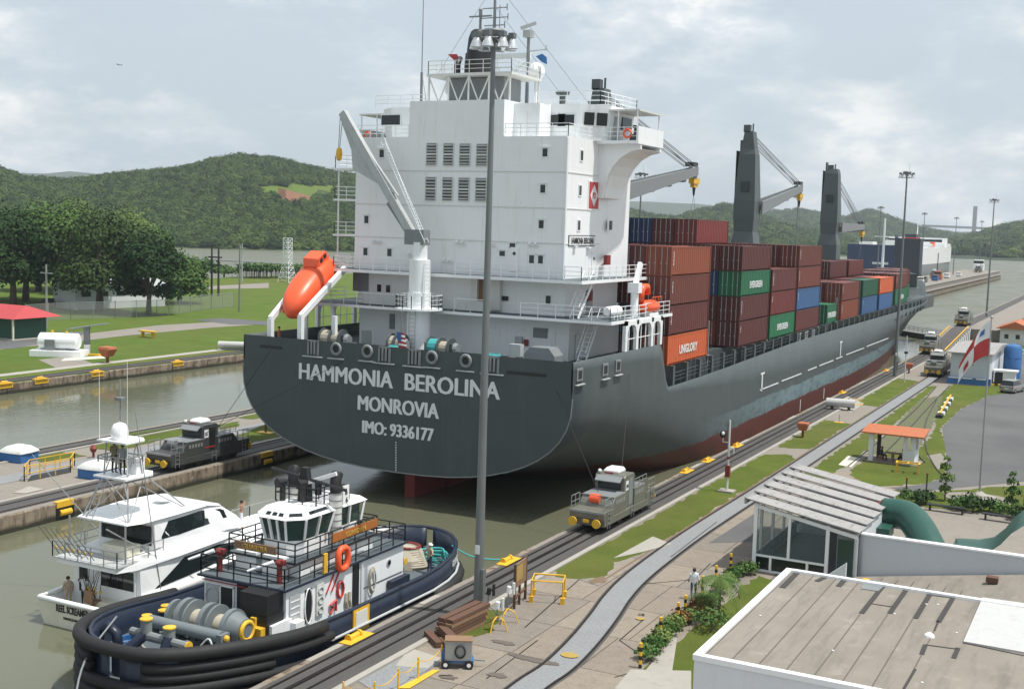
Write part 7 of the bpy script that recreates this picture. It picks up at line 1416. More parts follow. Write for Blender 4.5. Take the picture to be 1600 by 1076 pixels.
for nm_, dx, lab in (('bench',-1.0,'left bench inside the shelter'),('bench',.95,'right bench inside the shelter')): t = thing('bench', lab, 'bench', (-18.3+dx,111.2,.08)); B().box(-.2,.2,-.7,.7,.36,.42).out('seat', 'wood', t); B().box(-.15,.15,-.6,-.5,0,.36).out('leg', 'wood', t); B().box(-.15,.15,.5,.6,0,.36).out('leg', 'wood', t)
person('person in dark clothes seated on the left bench in the shelter', (-19.3,111.3,.02), math.radians(90), 'sit', 'cloth_dark', 'cloth_dark', 'skin_dark'); person('person in dark shirt seated at the back right in the shelter', (-17.4,111.5,.02), math.radians(-90), 'sit', 'cloth_dark', 'cloth_jeans', 'skin_dark'); person('person in grey shirt seated at the front right in the shelter', (-17.35,110.85,.02), math.radians(-90), 'sit', 'cloth_grey', 'cloth_dark', 'skin_dark')
g = G(1418,738); t = thing('saw_horse_table', 'yellow steel frame table on the grass beside the shelter', 'frame', g, .1)
for x in (-.9,.9):
    for y in (-.4,.4): B().box(x-.06,x+.06,y-.06,y+.06,0,.8).out('leg', 'yellow', t)
B().box(-1,1,-.48,-.36,.8,.9).box(-1,1,.36,.48,.8,.9).box(-1.0,-.85,-.36,.36,.8,.89).box(.85,1.0,-.36,.36,.8,.89).box(-.06,.06,-.36,.36,.8,.89).out('top_frame', 'yellow', t)
# blue based hut with gabled grey roof, tank, car, small house
wb = thing('signal_hut', 'pale grey windowless hut with blue base beside the yard', 'hut', (-22.1,177,0)); o = lambda b_, n, m, p=wb, **k: b_.out(n, m, p, **k)
o(B().box(0,5.1,0,20,0,4.3), 'wall', 'wall_grey'); o(B().box(-.35,5.4,-.5,-.02,0,1.0), 'base_box', 'blue'); o(B().prismx([(-.6,4.3),(20.6,4.3),(20.6,4.45),(10,5.0),(-.6,4.45)],-.5,5.6), 'roof', 'louver_roof'); o(B().box(1.6,3.0,-.03,0,2.7,2.9), 'wall_sign', 'mid_grey')
for k in range(3): o(B().box(-.1+k*1.8,1.2+k*1.8,-.55,-.5,.85,1.0), 'cover_strip', 'white_clean')
o(B().box(-.5,5.6,-.7,-.45,-.02,.08), 'plinth', 'concrete_pale')
bt_ = thing('blue_tank', 'tall blue cylindrical tank behind the pale hut', 'tank', (-15.2,190,0)); B().lathe([(1.25,0),(1.25,4.4),(1.0,4.8),(.3,5.05),(.02,5.08)],(0,0,0),20).out('shell', 'blue', bt_, smooth=.6); B().tube([(1.2,0,4.2),(1.9,-.2,4.2)],.12,6).out('outlet', 'offwhite', bt_)
for z in (1.5,3.0): B().cyl((0,0,z),(0,0,z+.08),1.28,n=20).out('hoop', 'blue', bt_)
cv = thing('pump_cabin', 'small white canopied cabin in front of the blue tank', 'cabin', (-15.3,182,0)); B().box(-1.6,1.6,-1.2,1.2,1.75,1.95).out('canopy', 'white_clean', cv); B().box(-.3,1.3,-1.0,1.0,0,1.75).out('wall', 'wall_white', cv); B().box(-1.4,-.35,-.9,.9,0,1.5).out('machine', 'black', cv)
for k in range(2):
    t = thing('striped_barrier', 'yellow and black striped low barrier %s the pump cabin' % ('left of' if k == 0 else 'right of'), 'barrier', (-16.8+k*2.6,177.5,0), .5-k*.9)
    for j in range(6): B().box(-1.5+j*.5,-1.02+j*.5,-.12,.12,.1,.35).out('stripe_block', 'yellow' if j % 2 else 'black', t)
def car(label, loc, rz, m='mid_grey'):
    t = thing('parked_car', label, 'car', loc, rz); o = lambda b_, n, m_, p=t, **k: b_.out(n, m_, p, **k)
    sect = [(-2.2,.55,.95,.45,.8),(-2.15,.88,.98,.3,.9),(-1.5,.92,1.02,.28,.98),(1.2,.92,1.02,.28,1.0),(1.9,.9,.95,.3,.92),(2.25,.8,.72,.4,.7)]
    o(B().loft([[(-.88,y,zb),(-.92,y,zb+.25),(-.86,y,zt),(.86,y,zt),(.92,y,zb+.25),(.88,y,zb)] for y, _, zt, zb, _2 in sect]), 'body', m, smooth=.5)
    cb_ = o(B().loft([[(-w_,y,z0),(-w_*.86,y2,z1),(w_*.86,y2,z1),(w_,y,z0)] for y, y2, w_, z0, z1 in ((-2.1,-1.85,.84,.95,1.58),(-1.0,-1.0,.85,1.0,1.66),(.2,.1,.85,1.0,1.64),(1.25,.55,.83,1.0,1.5))]), 'cabin', 'glass', smooth=.4); o(B().box(-.72,.72,-1.75,.3,1.6,1.7), 'roof', m, cb_, bevel=.05)
    for x in (-.85,.85):
        for y in (-1.35,1.4): w_ = o(B().cyl((x-.1,y,.32),(x+.1,y,.32),.32,n=16), 'wheel', 'rubber'); o(B().cyl((x-.105,y,.32),(x+.105,y,.32),.18,n=10), 'rim', 'galv', w_)
        o(B().box(x-.14 if x > 0 else x-.04,x+.04 if x > 0 else x+.14,-2.24,-2.15,.7,.95), 'tail_light', 'red')
    o(B().box(-.3,.3,-2.24,-2.2,.55,.68), 'number_plate', 'letter')
    return t
car('silver grey hatchback parked on the asphalt yard by the pale hut', (-13.6,172.5,.02), -.25, 'galv')
car('dark car roof just showing at the bottom edge of the picture', (-20.2,48.6,.02), 1.2, 'black') if False else None
sh = thing('small_house', 'small white house with red tile roof behind the pale hut', 'house', (-22.5,249,2.2 if False else 0)); B().box(0,5.5,0,9,0,3.2).out('wall', 'wall_white', sh); B().prismy([(-.8,3.2),(6.2,3.2),(2.7,4.6)],-1.0,10).out('roof', 'tile_orange', sh)
for x in (1.2,3.2): w_ = B().box(x-.45,x+.45,-.05,0,1.2,2.2).out('window', 'white_clean', sh); B().box(x-.38,x+.38,-.07,-.05,1.27,2.13).out('pane', 'glass', w_)
B().box(5.1,5.5,-.1,0,0,3.2).out('corner_post', 'dark_red', sh)
t = thing('storage_shed', 'long low pale shed right of the small house', 'shed', (-18.5,290,0), 0); B().box(0,9,0,8,0,3).out('wall', 'offwhite', t); B().prismy([(-.4,3),(9.4,3),(4.5,4.2)],-.4,8.4).out('roof', 'light_grey', t); B().box(2,3,-.05,0,0,2.1).out('door', 'mid_grey', t)
t = thing('parked_truck', 'dark maroon truck at the right edge beyond the small house', 'truck', (-14.5,275,0), .3); B().box(-1.2,1.2,-3,1,.8,2.8).out('cargo_box', 'dark_red', t, bevel=.05); B().box(-1.1,1.1,1.1,2.8,.6,2.4).out('cab', 'black', t, bevel=.1)
for x in (-1,1):
    for y in (-2,1.8): B().cyl((x-.12,y,.5),(x+.12,y,.5),.5,n=12).out('wheel', 'rubber', t)
# striped buffer stop by the yard
a, b = Vector(G(1468,652)), Vector(G(1486,622)); t = thing('striped_kerb_stack', 'black and white striped kerb blocks with a yellow bar by the yard edge', 'barrier', tuple(a)); d = (b-a); 
for k in range(8): p = d*(k/8); B().box(p.x-.35,p.x+.35,p.y-.7+0,p.y+.7,0,.35).out('kerb_block', 'letter' if k % 2 else 'black', t)
B().beam((0,0,.5),tuple(d*.95+Vector((0,0,.5))),.18,.18).out('yellow_bar', 'yellow', t)
# ------------------------------------------------------------------ near bank clutter
g = G(1135.5,768); t = thing('signal_pole', 'slim white pole with lamp and red box on the grass strip', 'signal pole', g); h = PY(1142,656,g[1])[2]
B().box(-.6,.6,-.5,.5,0,.15).out('base', 'concrete_pale', t); B().cyl((0,0,.15),(0,0,h),.1,.07,n=10).out('pole', 'offwhite', t); B().box(-.16,.2,-.2,.1,1.2,2.1).out('call_box', 'dark_red', t); B().tube([(0,0,3.9),(-.5,0,3.9),(-.5,0,4.2)],.05,6).out('arm', 'offwhite', t); B().sph((-.5,0,4.5),(.26,.26,.3),12,8).out('lamp_globe', 'black', t); B().sph((-.45,-.2,4.6),(.13,.1,.15),8,6).out('lamp_glass', 'white_clean', t); B().tube([(0,0,3.6),(.4,0,3.5),(.4,0,3.1)],.05,6).out('bracket', 'offwhite', t); B().cyl((0,0,1.4),(0,0,1.7),.115,n=10).cyl((0,0,2.6),(0,0,2.8),.11,n=10).out('red_band', 'dark_red', t)
g = G(1413,597); t = thing('signal_pole', 'thin pole beside the second light mast', 'signal pole', g); B().cyl((0,0,0),(0,0,6.5),.09,.06,n=8).out('pole', 'offwhite', t); B().cyl((0,0,4.0),(0,0,4.3),.25,n=10).out('lamp', 'black', t)
for p, lab in (((1254,683),'orange call box on a post between lawns by the grey strip'),((1420,583),'orange call box beside the second light mast')):
    g = G(*p); t = thing('call_box', lab, 'call box', g, 0, 'orange call boxes'); B().cyl((0,0,0),(0,0,.75),.12,n=8).out('post', 'dark_red', t); B().loft([[(sx*.32,sy*.3,.7) for sx, sy in ((-1,-1),(1,-1),(1,1),(-1,1))],[(sx*.55,sy*.45,1.35) for sx, sy in ((-1,-1),(1,-1),(1,1),(-1,1))],[(sx*.5,sy*.42,1.5) for sx, sy in ((-1,-1),(1,-1),(1,1),(-1,1))]]).out('hood', 'tile_orange', t, bevel=.04)
g = G(1313,640); t = thing('culvert_pipe', 'pale concrete pipe lying on supports by the tracks', 'pipe', g, .12); B().cyl((-1.6,0,.8),(1.6,0,.8),.5,n=18).out('pipe', 'panel_pale', t, smooth=.6); B().box(-1.1,-.8,-.35,.35,0,.45).out('support', 'black', t); B().box(.8,1.1,-.35,.35,0,.45).out('support', 'black', t)
g = G(1338,632); t = thing('cable_stand', 'small yellow frame standing on the slab behind the concrete pipe', 'frame', g); B().tube([(-.5,0,0),(-.5,0,.7),(.5,0,.7),(.5,0,0)],.05,6).out('bar', 'yellow', t); B().box(-.7,.7,-.3,.3,0,.06).out('base_plate', 'yellow', t)
g = G(1311,660); t = thing('marker_post', 'tiny yellow marker on the lawn in front of the concrete pipe', 'marker', g); B().cyl((0,0,0),(0,0,.9),.04,n=6).out('post', 'mid_grey', t); B().box(-.5,.5,-.3,.3,0,.05).out('base_plate', 'yellow', t)
# sign board on frame
g = G(812,943); t = thing('sign_board', 'weathered board on a rusty frame beside the yellow cage', 'sign', g, math.radians(98)); B().box(-.95,.95,-.04,.04,1.1,2.35).out('board', 'wood', t); B().box(-.8,.2,-.055,-.04,1.4,2.2).out('yellow_notice', 'manhole_paint', t)
for x in (-.9,.9): B().box(x-.06,x+.06,-.06,.06,0,2.4).out('post', 'rust', t)
B().box(-.9,.9,-.05,.05,.55,.65).out('rail', 'rust', t); B().box(-.15,-.05,-.06,.06,.0,1.1).out('rail', 'rust', t)
g = G(856,936); t = thing('yellow_cage', 'yellow tube frame standing on the concrete by the sign board', 'frame', g, math.radians(20))
for x in (-.85,.85):
    for y in (-.65,.65): B().cyl((x,y,0),(x,y,1.2),.05,n=6).box(x-.12,x+.12,y-.12,y+.12,0,.35).out('leg', 'yellow', t)
B().tube([(-.85,-.65,1.2),(.85,-.65,1.2),(.85,.65,1.2),(-.85,.65,1.2)],.05,6,True).out('top_rail', 'yellow', t)
# stacked rails by the mast
ra = G(735,972); t = thing('rail_stack', 'rusty stacked rail lengths on the grass at the foot of the near mast', 'rail stack', (G(722,984)[0],G(722,984)[1],0), math.radians(86))
for k in range(5): 
    for j in range(2): B().box(-1.9+.1*k,1.4+.12*k,-.45+j*.5,-.05+j*.5,.02+k*.2,.19+k*.2).out('rail_length', 'rust' if (k+j) % 3 else 'wood', t)
g = G(702,1008); t = thing('timber_block', 'rusty beam offcuts lying in front of the rail stack', 'beam', g, math.radians(-40)); B().box(-1.1,1.1,-.2,.2,.3,.65).out('beam', 'rust', t); B().box(-1.6,.2,-.75,-.4,0,.3).out('beam', 'rust', t); B().box(-.5,.9,-.35,.1,0,.3).out('beam', 'wood', t)
# welding cart
g = G(716,1040); t = thing('welding_cart', 'blue and grey wheeled welding machine with coiled hose', 'cart', g, math.radians(28)); t.scale = (.82,.82,.82); o = lambda b_, n, m, p=t, **k: b_.out(n, m, p, **k)
o(B().box(-.75,.75,-.42,.42,.45,1.55), 'cabinet', 'galv', bevel=.03); o(B().box(-.78,.78,-.45,.45,1.55,1.62), 'lid', 'wood'); o(B().box(-.77,-.74,-.38,.38,.5,1.5), 'blue_panel', 'blue'); o(B().box(-.95,.85,-.35,.35,.32,.45), 'chassis', 'blue'); o(B().box(-.95,-.75,-.3,.3,.45,.9), 'blue_tank', 'blue')
for x in (-.7,.6):
    for y in (-.48,.48): w_ = o(B().cyl((x,y-.07,.25),(x,y+.07,.25),.25,n=14), 'wheel', 'rubber'); o(B().cyl((x,y-.075,.25),(x,y+.075,.25),.12,n=10), 'hub', 'white_clean', w_)
for k in range(4): o(B().tube([(.1+.28*math.cos(q*.524),-.46-.03*k,1.0+.35*math.sin(q*.524)) for q in range(12)],.04,5,True), 'hose_coil', 'rubber')
o(B().beam((.75,0,.4),(1.5,0,.35),.06,.06), 'tow_bar', 'mid_grey')
# instruments on yellow tripods
for p, lab, hh in (((776,985),'yellow tripod stand holding a white instrument, front one',1.5),((793,972),'yellow tripod stand holding twin white instruments, right one',1.9),((762,968),'pair of small lamps on thin stems beside the mast base',1.7)):
    g = G(*p); t = thing('instrument_stand', lab, 'stand', g)
    for k in range(3): a = k*2.09+.4; B().tube([(0,0,.75),(.35*math.cos(a),.35*math.sin(a),.55),(.55*math.cos(a),.55*math.sin(a),0)],.035,6).out('leg', 'yellow' if hh != 1.7 else 'mid_grey', t)
    B().cyl((0,0,.6),(0,0,hh),.035,n=6).out('stem', 'mid_grey', t); B().cyl((0,0,hh-.35),(.05,0,hh),.12,n=8).out('instrument', 'white_clean' if hh != 1.7 else 'black', t); B().cyl((.25,.1,hh-.4),(.25,.1,hh+.2),.08,n=8).out('instrument', 'offwhite' if hh != 1.7 else 'black', t)
# yellow chain fence in the lower middle
ch = thing('chain_fence', 'yellow posts with a sagging yellow chain along a painted line', 'fence', G(600,1076)); o_ = Vector(G(600,1076)); pts = [Vector(G(*p))-o_ for p in ((690,1040),(653,1060),(622,1078),(585,1100))]+[Vector(G(536,1100))-o_]
for p in pts: B().cyl(p, p+Vector((0,0,1.0)), .045, n=6).out('post', 'yellow', ch)
for a, b in zip(pts, pts[1:]): B().tube([a.lerp(b,k/6)+Vector((0,0,.85-.25*math.sin(math.pi*k/6))) for k in range(7)],.02,4).out('chain', 'yellow', ch)
sheet([G(*p) for p in ((676,1047),(688,1047),(640,1076),(620,1076))], 'yellow', 'painted_line', 7)
for p, rx in (((890,1024),.45),((1000,967),.26)): g = G(*p); sheet([(g[0]+rx*math.cos(k*.524),g[1]+rx*.8*math.sin(k*.524)) for k in range(12)], 'manhole_paint', 'manhole_cover', 8) if True else sheet([(g[0]+rx*math.cos(k*.524),g[1]+rx*math.sin(k*.524)) for k in range(12)], 'yellow', 'manhole_cover', 8)
# pedestrian
person('man in white t-shirt and dark jeans walking beside the hedge', G(1083,936), math.radians(200), 'walk', 'cloth_white', 'cloth_jeans', 'skin_dark', h=1.75)
person('crew member in orange overalls on the ship poop, under the lifeboat', (PY(436,515,79.5)[0],79.5,9.56), 2.0, 'stand', 'cloth_orange', 'cloth_orange'); person('crew member in dark clothes on the ship poop near the winch', (PY(528,510,81.5)[0],81.5,9.56), 2.6, 'stand', 'cloth_dark', 'cloth_jeans')
# striped bollards along the hedge
for i, (p, lab) in enumerate((((1000,1043),'nearest striped post of the hedge row'),((1031,1000),'second striped post of the hedge row'),((1059,976),'third striped post, just before the red shrubs'),((1070,964),'fourth striped post, among the red shrubs'),((1097,932),'fifth striped post, right behind the pedestrian'),((1118,915),'sixth striped post, behind the palm'),((1141,895),'farthest striped post, near the glass pavilion'))):
    g = G(*p); t = thing('striped_post', 'black and yellow '+lab.replace('striped ',''), 'bollard', g, 0, 'striped posts along the hedge')
    for k in range(6): B().cyl((0,0,k*.2),(0,0,k*.2+.199),.085,n=8).out('band', 'yellow' if k % 2 else 'black', t)
# ------------------------------------------------------------------ centre wall things
for p, lab in (((30,719),'blue box with white domed cover at the left edge of the centre wall'),((153,745),'blue box with white domed cover just left of the yacht tower')):
    g = G(*p); t = thing('domed_hatch_box', lab, 'cover', g, .1, 'domed blue boxes on the centre wall'); B().box(-1.1,1.1,-1.0,1.0,0,.75).out('box', 'blue', t, bevel=.04); B().loft([[(sx*w_,sy*w_*.9,z) for sx, sy in ((-1,-1),(0,-1.08),(1,-1),(1.08,0),(1,1),(0,1.08),(-1,1),(-1.08,0))] for w_, z in ((1.15,.75),(1.1,.9),(.7,1.22),(.2,1.36))]).out('cover', 'offwhite', t, smooth=.6)
g0, g1 = Vector(G(38,752)), Vector(G(110,738)); t = thing('yellow_guard_rail', 'yellow guard rail round an opening on the centre wall', 'railing', tuple(g0)); d = g1-g0; n_ = Vector((-1.6,1.9,0))
B().rail([(0,0,0),tuple(d),tuple(d+n_),tuple(n_)],1.15,2,1.6,.035,True).out('railing', 'yellow', t)
B().quad((.2,.1,.03),tuple(d*.95+Vector((0,.1,.03))),tuple(d*.95+n_*.9+Vector((0,0,.03))),tuple(n_*.9+Vector((.2,0,.03)))).out('opening', 'black', t)
g = G(415,676); t = thing('signal_post', 'short rust post with box beside the ship transom on the centre wall', 'signal post', g); B().cyl((0,0,0),(0,0,2.2),.1,n=8).out('post', 'rust', t); B().box(-.15,.15,-.15,.15,1.2,1.7).out('box', 'dark_red', t); B().box(-.8,.8,-.4,.4,0,.08).out('base', 'yellow', t)
g = G(188,688); t = thing('wall_lamp', 'slim lamp post behind the yacht tower on the centre wall', 'lamp post', g); B().cyl((0,0,0),(0,0,5.5),.07,n=6).out('post', 'galv', t); B().box(-.4,.4,-.3,.3,3.6,3.9).out('lamp', 'mid_grey', t)
g = G(146,715); t = thing('call_box', 'small red call box left of the yacht tower', 'call box', g); B().cyl((0,0,0),(0,0,.6),.1,n=8).out('post', 'dark_red', t); B().lathe([(.2,.5),(.3,.8),(.1,1.1)],(0,0,0),8).out('hood', 'dark_red', t)
for px in (101,417): 
    g = PX(px, 790 if px == 101 else 705, CX1+.1); t = thing('wall_bollard', 'yellow bollard set in a recess of the centre wall, %s' % ('left of the yacht' if px == 101 else 'under the ship quarter'), 'bollard', (CX1,g[1],-.55), 0, 'wall bollards'); B().box(-.2,.2,-.75,.75,.2,.62).out('hood', 'yellow', t); B().cyl((.15,-.5,-.2),(.15,.5,-.2),.22,n=10).out('roller', 'yellow', t); B().box(.14,.17,-.8,.8,-.6,.2).out('recess', 'black', t)
# ------------------------------------------------------------------ far bank things
for i, (px, lab) in enumerate(((8,'at the left edge'),(64,'nearer of two to the white tank'),(152,'below the orange call box'),(278,'nearest the ship'))):
    g = PX(px, [604,596,577,566][i], FX); t = thing('wall_bitt', 'yellow bitt on the far lock wall, '+lab, 'bollard', (FX-.1,g[1],0), 0, 'yellow bitts on the far wall'); B().box(-.4,.4,-.9,.9,.0,.12).out('base_plate', 'yellow', t); B().box(.18,.26,-1,1,-.5,.05).out('face_plate', 'yellow', t); B().cyl((-.1,-.4,.2),(-.1,.4,.2),.14,n=8).out('bitt', 'yellow', t)
rs_ = thing('red_roofed_shelter', 'green walled shelter with bright red roof at the left edge', 'shelter', (-157.5,131,0)); B().box(-6,3.0,0,6,0,3.3).out('wall', 'green_wall', rs_); B().prism([(-8,-1.6),(4.2,-1.6),(4.2,7.4),(-8,7.4)],-.05,.15).out('slab', 'concrete_pale', rs_); B().loft([[(-9,-1.8,3.4),(4.6,-1.8,3.4),(4.6,7.8,3.4),(-9,7.8,3.4)],[(-7.5,2.6,5.1),(2.0,2.6,5.1),(2.0,3.4,5.1),(-7.5,3.4,5.1)]]).out('roof', 'tile_red', rs_)
for x in (-7,-3,.2,4.0): B().box(x-.12,x+.12,-1.4,-1.16,.1,3.4).out('post', 'cream', rs_)
B().box(-3.8,-3.0,-.6,-.1,.15,.9).out('washer', 'white_clean', rs_)
tk = thing('white_fuel_tank', 'white horizontal fuel tank on a white bunded base on the far lawn', 'tank', G(93,556)); tk.rotation_euler.z = .46; o = lambda b_, n, m, p=tk, **k: b_.out(n, m, p, **k)
o(B().box(-3.6,3.6,-1.7,1.7,0,.9), 'bund', 'white_clean', bevel=.05); o(B().cyl((-2.6,0,2.1),(2.6,0,2.1),1.15,n=20).cyl((2.6,0,2.1),(2.85,0,2.1),1.15,.8,n=20).cyl((-2.85,0,2.1),(-2.6,0,2.1),.8,1.15,n=20), 'tank', 'white', smooth=.6); o(B().box(-1.6,-1.0,-.6,.6,.9,1.5), 'saddle', 'mid_grey'); o(B().box(1.0,1.6,-.6,.6,.9,1.5), 'saddle', 'mid_grey'); o(B().cyl((-1,0,3.2),(-1,0,3.6),.2,n=8).cyl((1,0,3.2),(1,0,3.5),.2,n=8), 'filler_cap', 'yellow'); o(B().box(-1.6,-.2,-1.3,-1.15,1.0,2.4), 'pump_box', 'mid_grey')
g = G(137,554); t = thing('fuel_pump_canopy', 'slanted canopy over a fuel pump beside the white tank', 'canopy', g, .45); B().add([(-2.6,-1,3.7),(2.8,-1,4.6),(2.8,1,4.6),(-2.6,1,3.7),(-2.6,-1,3.55),(2.8,-1,4.45),(2.8,1,4.45),(-2.6,1,3.55)],[(0,1,2,3),(7,6,5,4),(0,4,5,1),(1,5,6,2),(2,6,7,3),(3,7,4,0)]).out('roof', 'mid_grey', t); B().box(-.5,.3,-.2,.2,0,4.0).out('post', 'mid_grey', t); B().box(-.3,.5,-.6,-.2,0,1.5).out('pump', 'white_clean', t); B().box(-.8,2.6,-1.4,-1.0,0,.3).out('kerb', 'yellow', t)
g = G(168,567); t = thing('call_box', 'orange red hooded call box on the far lock wall', 'call box', g); B().cyl((0,0,0),(0,0,1),.2,n=8).out('post', 'dark_red', t); B().loft([[(sx*.5,sy*.5,.9) for sx, sy in ((-1,-1),(1,-1),(1,1),(-1,1))],[(sx*1.0,sy*.8,1.9) for sx, sy in ((-1,-1),(1,-1),(1,1),(-1,1))],[(sx*.9,sy*.7,2.2) for sx, sy in ((-1,-1),(1,-1),(1,1),(-1,1))]]).out('hood', 'tile_orange', t)
g = G(231,527); t = thing('yellow_stand', 'small yellow stand on the far lawn', 'stand', g); B().box(-1.6,1.6,-.5,.5,.9,1.1).out('top', 'yellow', t); 
for x in (-1.1,1.1): B().box(x-.1,x+.1,-.3,.3,0,.9).out('leg', 'yellow', t)
g = G(362,547); t = thing('drain_cover_pipe', 'pale short pipe on a plinth on the far wall next to the ship', 'pipe', g, .46); B().cyl((-2,0,.8),(2,0,.8),.55,n=14).out('pipe', 'panel_pale', t, smooth=.6); B().box(-1.6,1.6,-.4,.4,0,.35).out('plinth', 'mid_grey', t)
# fence and white shed among the trees
fn = thing('chain_link_fence', 'long grey chain link fence in front of the trees', 'fence', G(40,504)); f0 = Vector(G(40,504)); P = [Vector(G(*p))-f0 for p in ((40,504),(110,499),(180,497),(245,494),(330,483),(365,480))]
s = NT('mesh_wire'); tr_ = s.n('ShaderNodeBsdfTransparent'); mx = s.n('ShaderNodeMixShader'); mx.inputs[0].default_value = .38; s.l(tr_.outputs[0], mx.inputs[1]); s.l(s.p.outputs[0], mx.inputs[2]); s.l(mx.outputs[0], s.o.inputs[0]); s.fin((.28,.29,.28), .6)
for a, b in zip(P, P[1:]):
    B().add([a,b,b+Vector((0,0,3.2)),a+Vector((0,0,3.2))],[(0,1,2,3)]).out('wire_panel', 'mesh_wire', fn); k = max(1,int((b-a).length/4))
    for i in range(k+1): q = a.lerp(b,i/k); B().cyl(q,q+Vector((0,0,3.4)),.07,n=5).out('post', 'galv', fn)
    B().cyl(a+Vector((0,0,3.2)),b+Vector((0,0,3.2)),.04,n=5).out('top_rail', 'galv', fn)
shd = thing('white_shed', 'long white shed with small dark windows behind the trees', 'shed', G(120,484), .35 if False else 0); s0, s1 = Vector(G(118,484)), Vector(G(258,478)); d = (s1-s0); ang = math.atan2(d.y,d.x); shd.location = s0; shd.rotation_euler.z = ang; L_ = d.length
B().box(0,L_,0,8,0,4.6).out('wall', 'wall_white', shd); B().prismx([(-.8,4.6),(8.8,4.6),(4,6)],-.6,L_+.6).out('roof', 'light_grey', shd)
for k in range(5): x = 2.5+k*L_/5.3; w_ = B().box(x-1.1,x+1.1,-.06,0,2.6,3.7).out('window', 'mid_grey', shd); B().box(x-1,x+1,-.08,-.06,2.7,3.6).out('pane', 'glass', w_)
t = thing('parked_van', 'dark red van parked under the trees behind the fence', 'van', G(76,482), .6); B().box(-1,1,-2.4,2.4,.4,1.3).out('body', 'dark_red', t, bevel=.1); B().box(-.9,.9,-2.2,1.2,1.3,2.1).out('cabin', 'black', t, bevel=.1)
for x in (-.9,.9):
    for y in (-1.5,1.5): B().cyl((x-.1,y,.35),(x+.1,y,.35),.35,n=10).out('wheel', 'rubber', t)
# poles, lattice tower, pipeline over the river
for p, hpx, lab, m in (((73,512),413,'grey lamp pole in front of the dark trees','galv'),((374,487),383,'slim dark pole in the middle of the far lawn','mid_grey'),((307,438),397,'pale pole on the river bank','offwhite'),((378,440),380,'pale pole with crossarm before the cane clumps','light_grey')):
    g = G(*p); h = CAMH; z = PY(p[0], hpx, g[1])[2]; t = thing('utility_pole', lab, 'pole', g, 0, 'poles on the far bank'); B().cyl((0,0,0),(0,0,z),.22,.14,n=8).out('pole', m, t); B().box(-1.4,1.4,-.1,.1,z-1.6,z-1.4).out('crossarm', m, t) if p[0] != 374 else B().box(-.2,.2,-.2,.2,z-.6,z).out('cap', m, t)
tw2 = thing('twin_pole', 'tall pair of dark wooden poles joined by crossbars on the far lawn', 'poles', G(336,462)); z = PY(332,386,tw2.location.y)[2]
for x in (-1.1,1.1): B().cyl((x,0,0),(x,0,z),.3,.22,n=8).out('pole', 'stain_dark', tw2)
for zz in (z*.62,z*.78): B().box(-2.2,2.2,-.15,.15,zz,zz+.35).out('crossbar', 'stain_dark', tw2)
lt = thing('lattice_tower', 'white steel lattice tower left of the orange lifeboat', 'tower', G(449,441)); H_ = PY(452,372,lt.location.y)[2]; b_ = B()
def lw(z): return 2.2-1.2*min(1,z/(H_*.45)) if z < H_*.45 else 1.0
zs = np.linspace(0,H_,10)
for za, zb in zip(zs, zs[1:]):
    for sx, sy in ((-1,-1),(1,-1),(1,1),(-1,1)):
        a, b = lw(za), lw(zb); b_.beam((sx*a,sy*a,za),(sx*b,sy*b,zb),.13,.13); b_.beam((sx*b,sy*b,zb),(-sy*b if True else 0,sx*b,zb),.13,.13); b_.beam((sx*a,sy*a,za),(-sy*b,sx*b,zb),.1,.1)
b_.out('lattice', 'white', lt)
pl_ = thing('river_pipeline', 'thin grey pipeline crossing above the river behind the poles', 'pipeline', (0,0,0)); A_, C_ = Vector(PY(255,401,330)), Vector(PY(560,419,400)); B().cyl(A_, C_, .3, n=6).out('pipe', 'mid_grey', pl_)
for t_ in (0.02,.5,.98): q = A_.lerp(C_,t_); B().cyl((q.x,q.y,-2),(q.x,q.y,q.z),.25,n=6).out('trestle', 'mid_grey', pl_)
# bird
bd = PY(186,102,180); t = thing('bird', 'small dark bird gliding in the sky at upper left', 'bird', bd); B().loft([[(x,y,z) for x,y,z in ((-.35,-.02,0),(-.35,.02,0),(-.35,0,.03))],[(x,y,z) for x,y,z in ((0,-.07,-.05),(0,.07,-.05),(0,0,.06))],[(x,y,z) for x,y,z in ((.35,-.03,0),(.35,.03,0),(.35,0,.03))]]).out('body', 'black', t)
for s_ in (-1,1): B().add([(-.1,0,0),(.15,0,0),(.2,s_*.5,.18),(.0,s_*.95,.05),(-.05,s_*.5,.16)],[(0,1,2,3,4)]).out('wing', 'black', t)
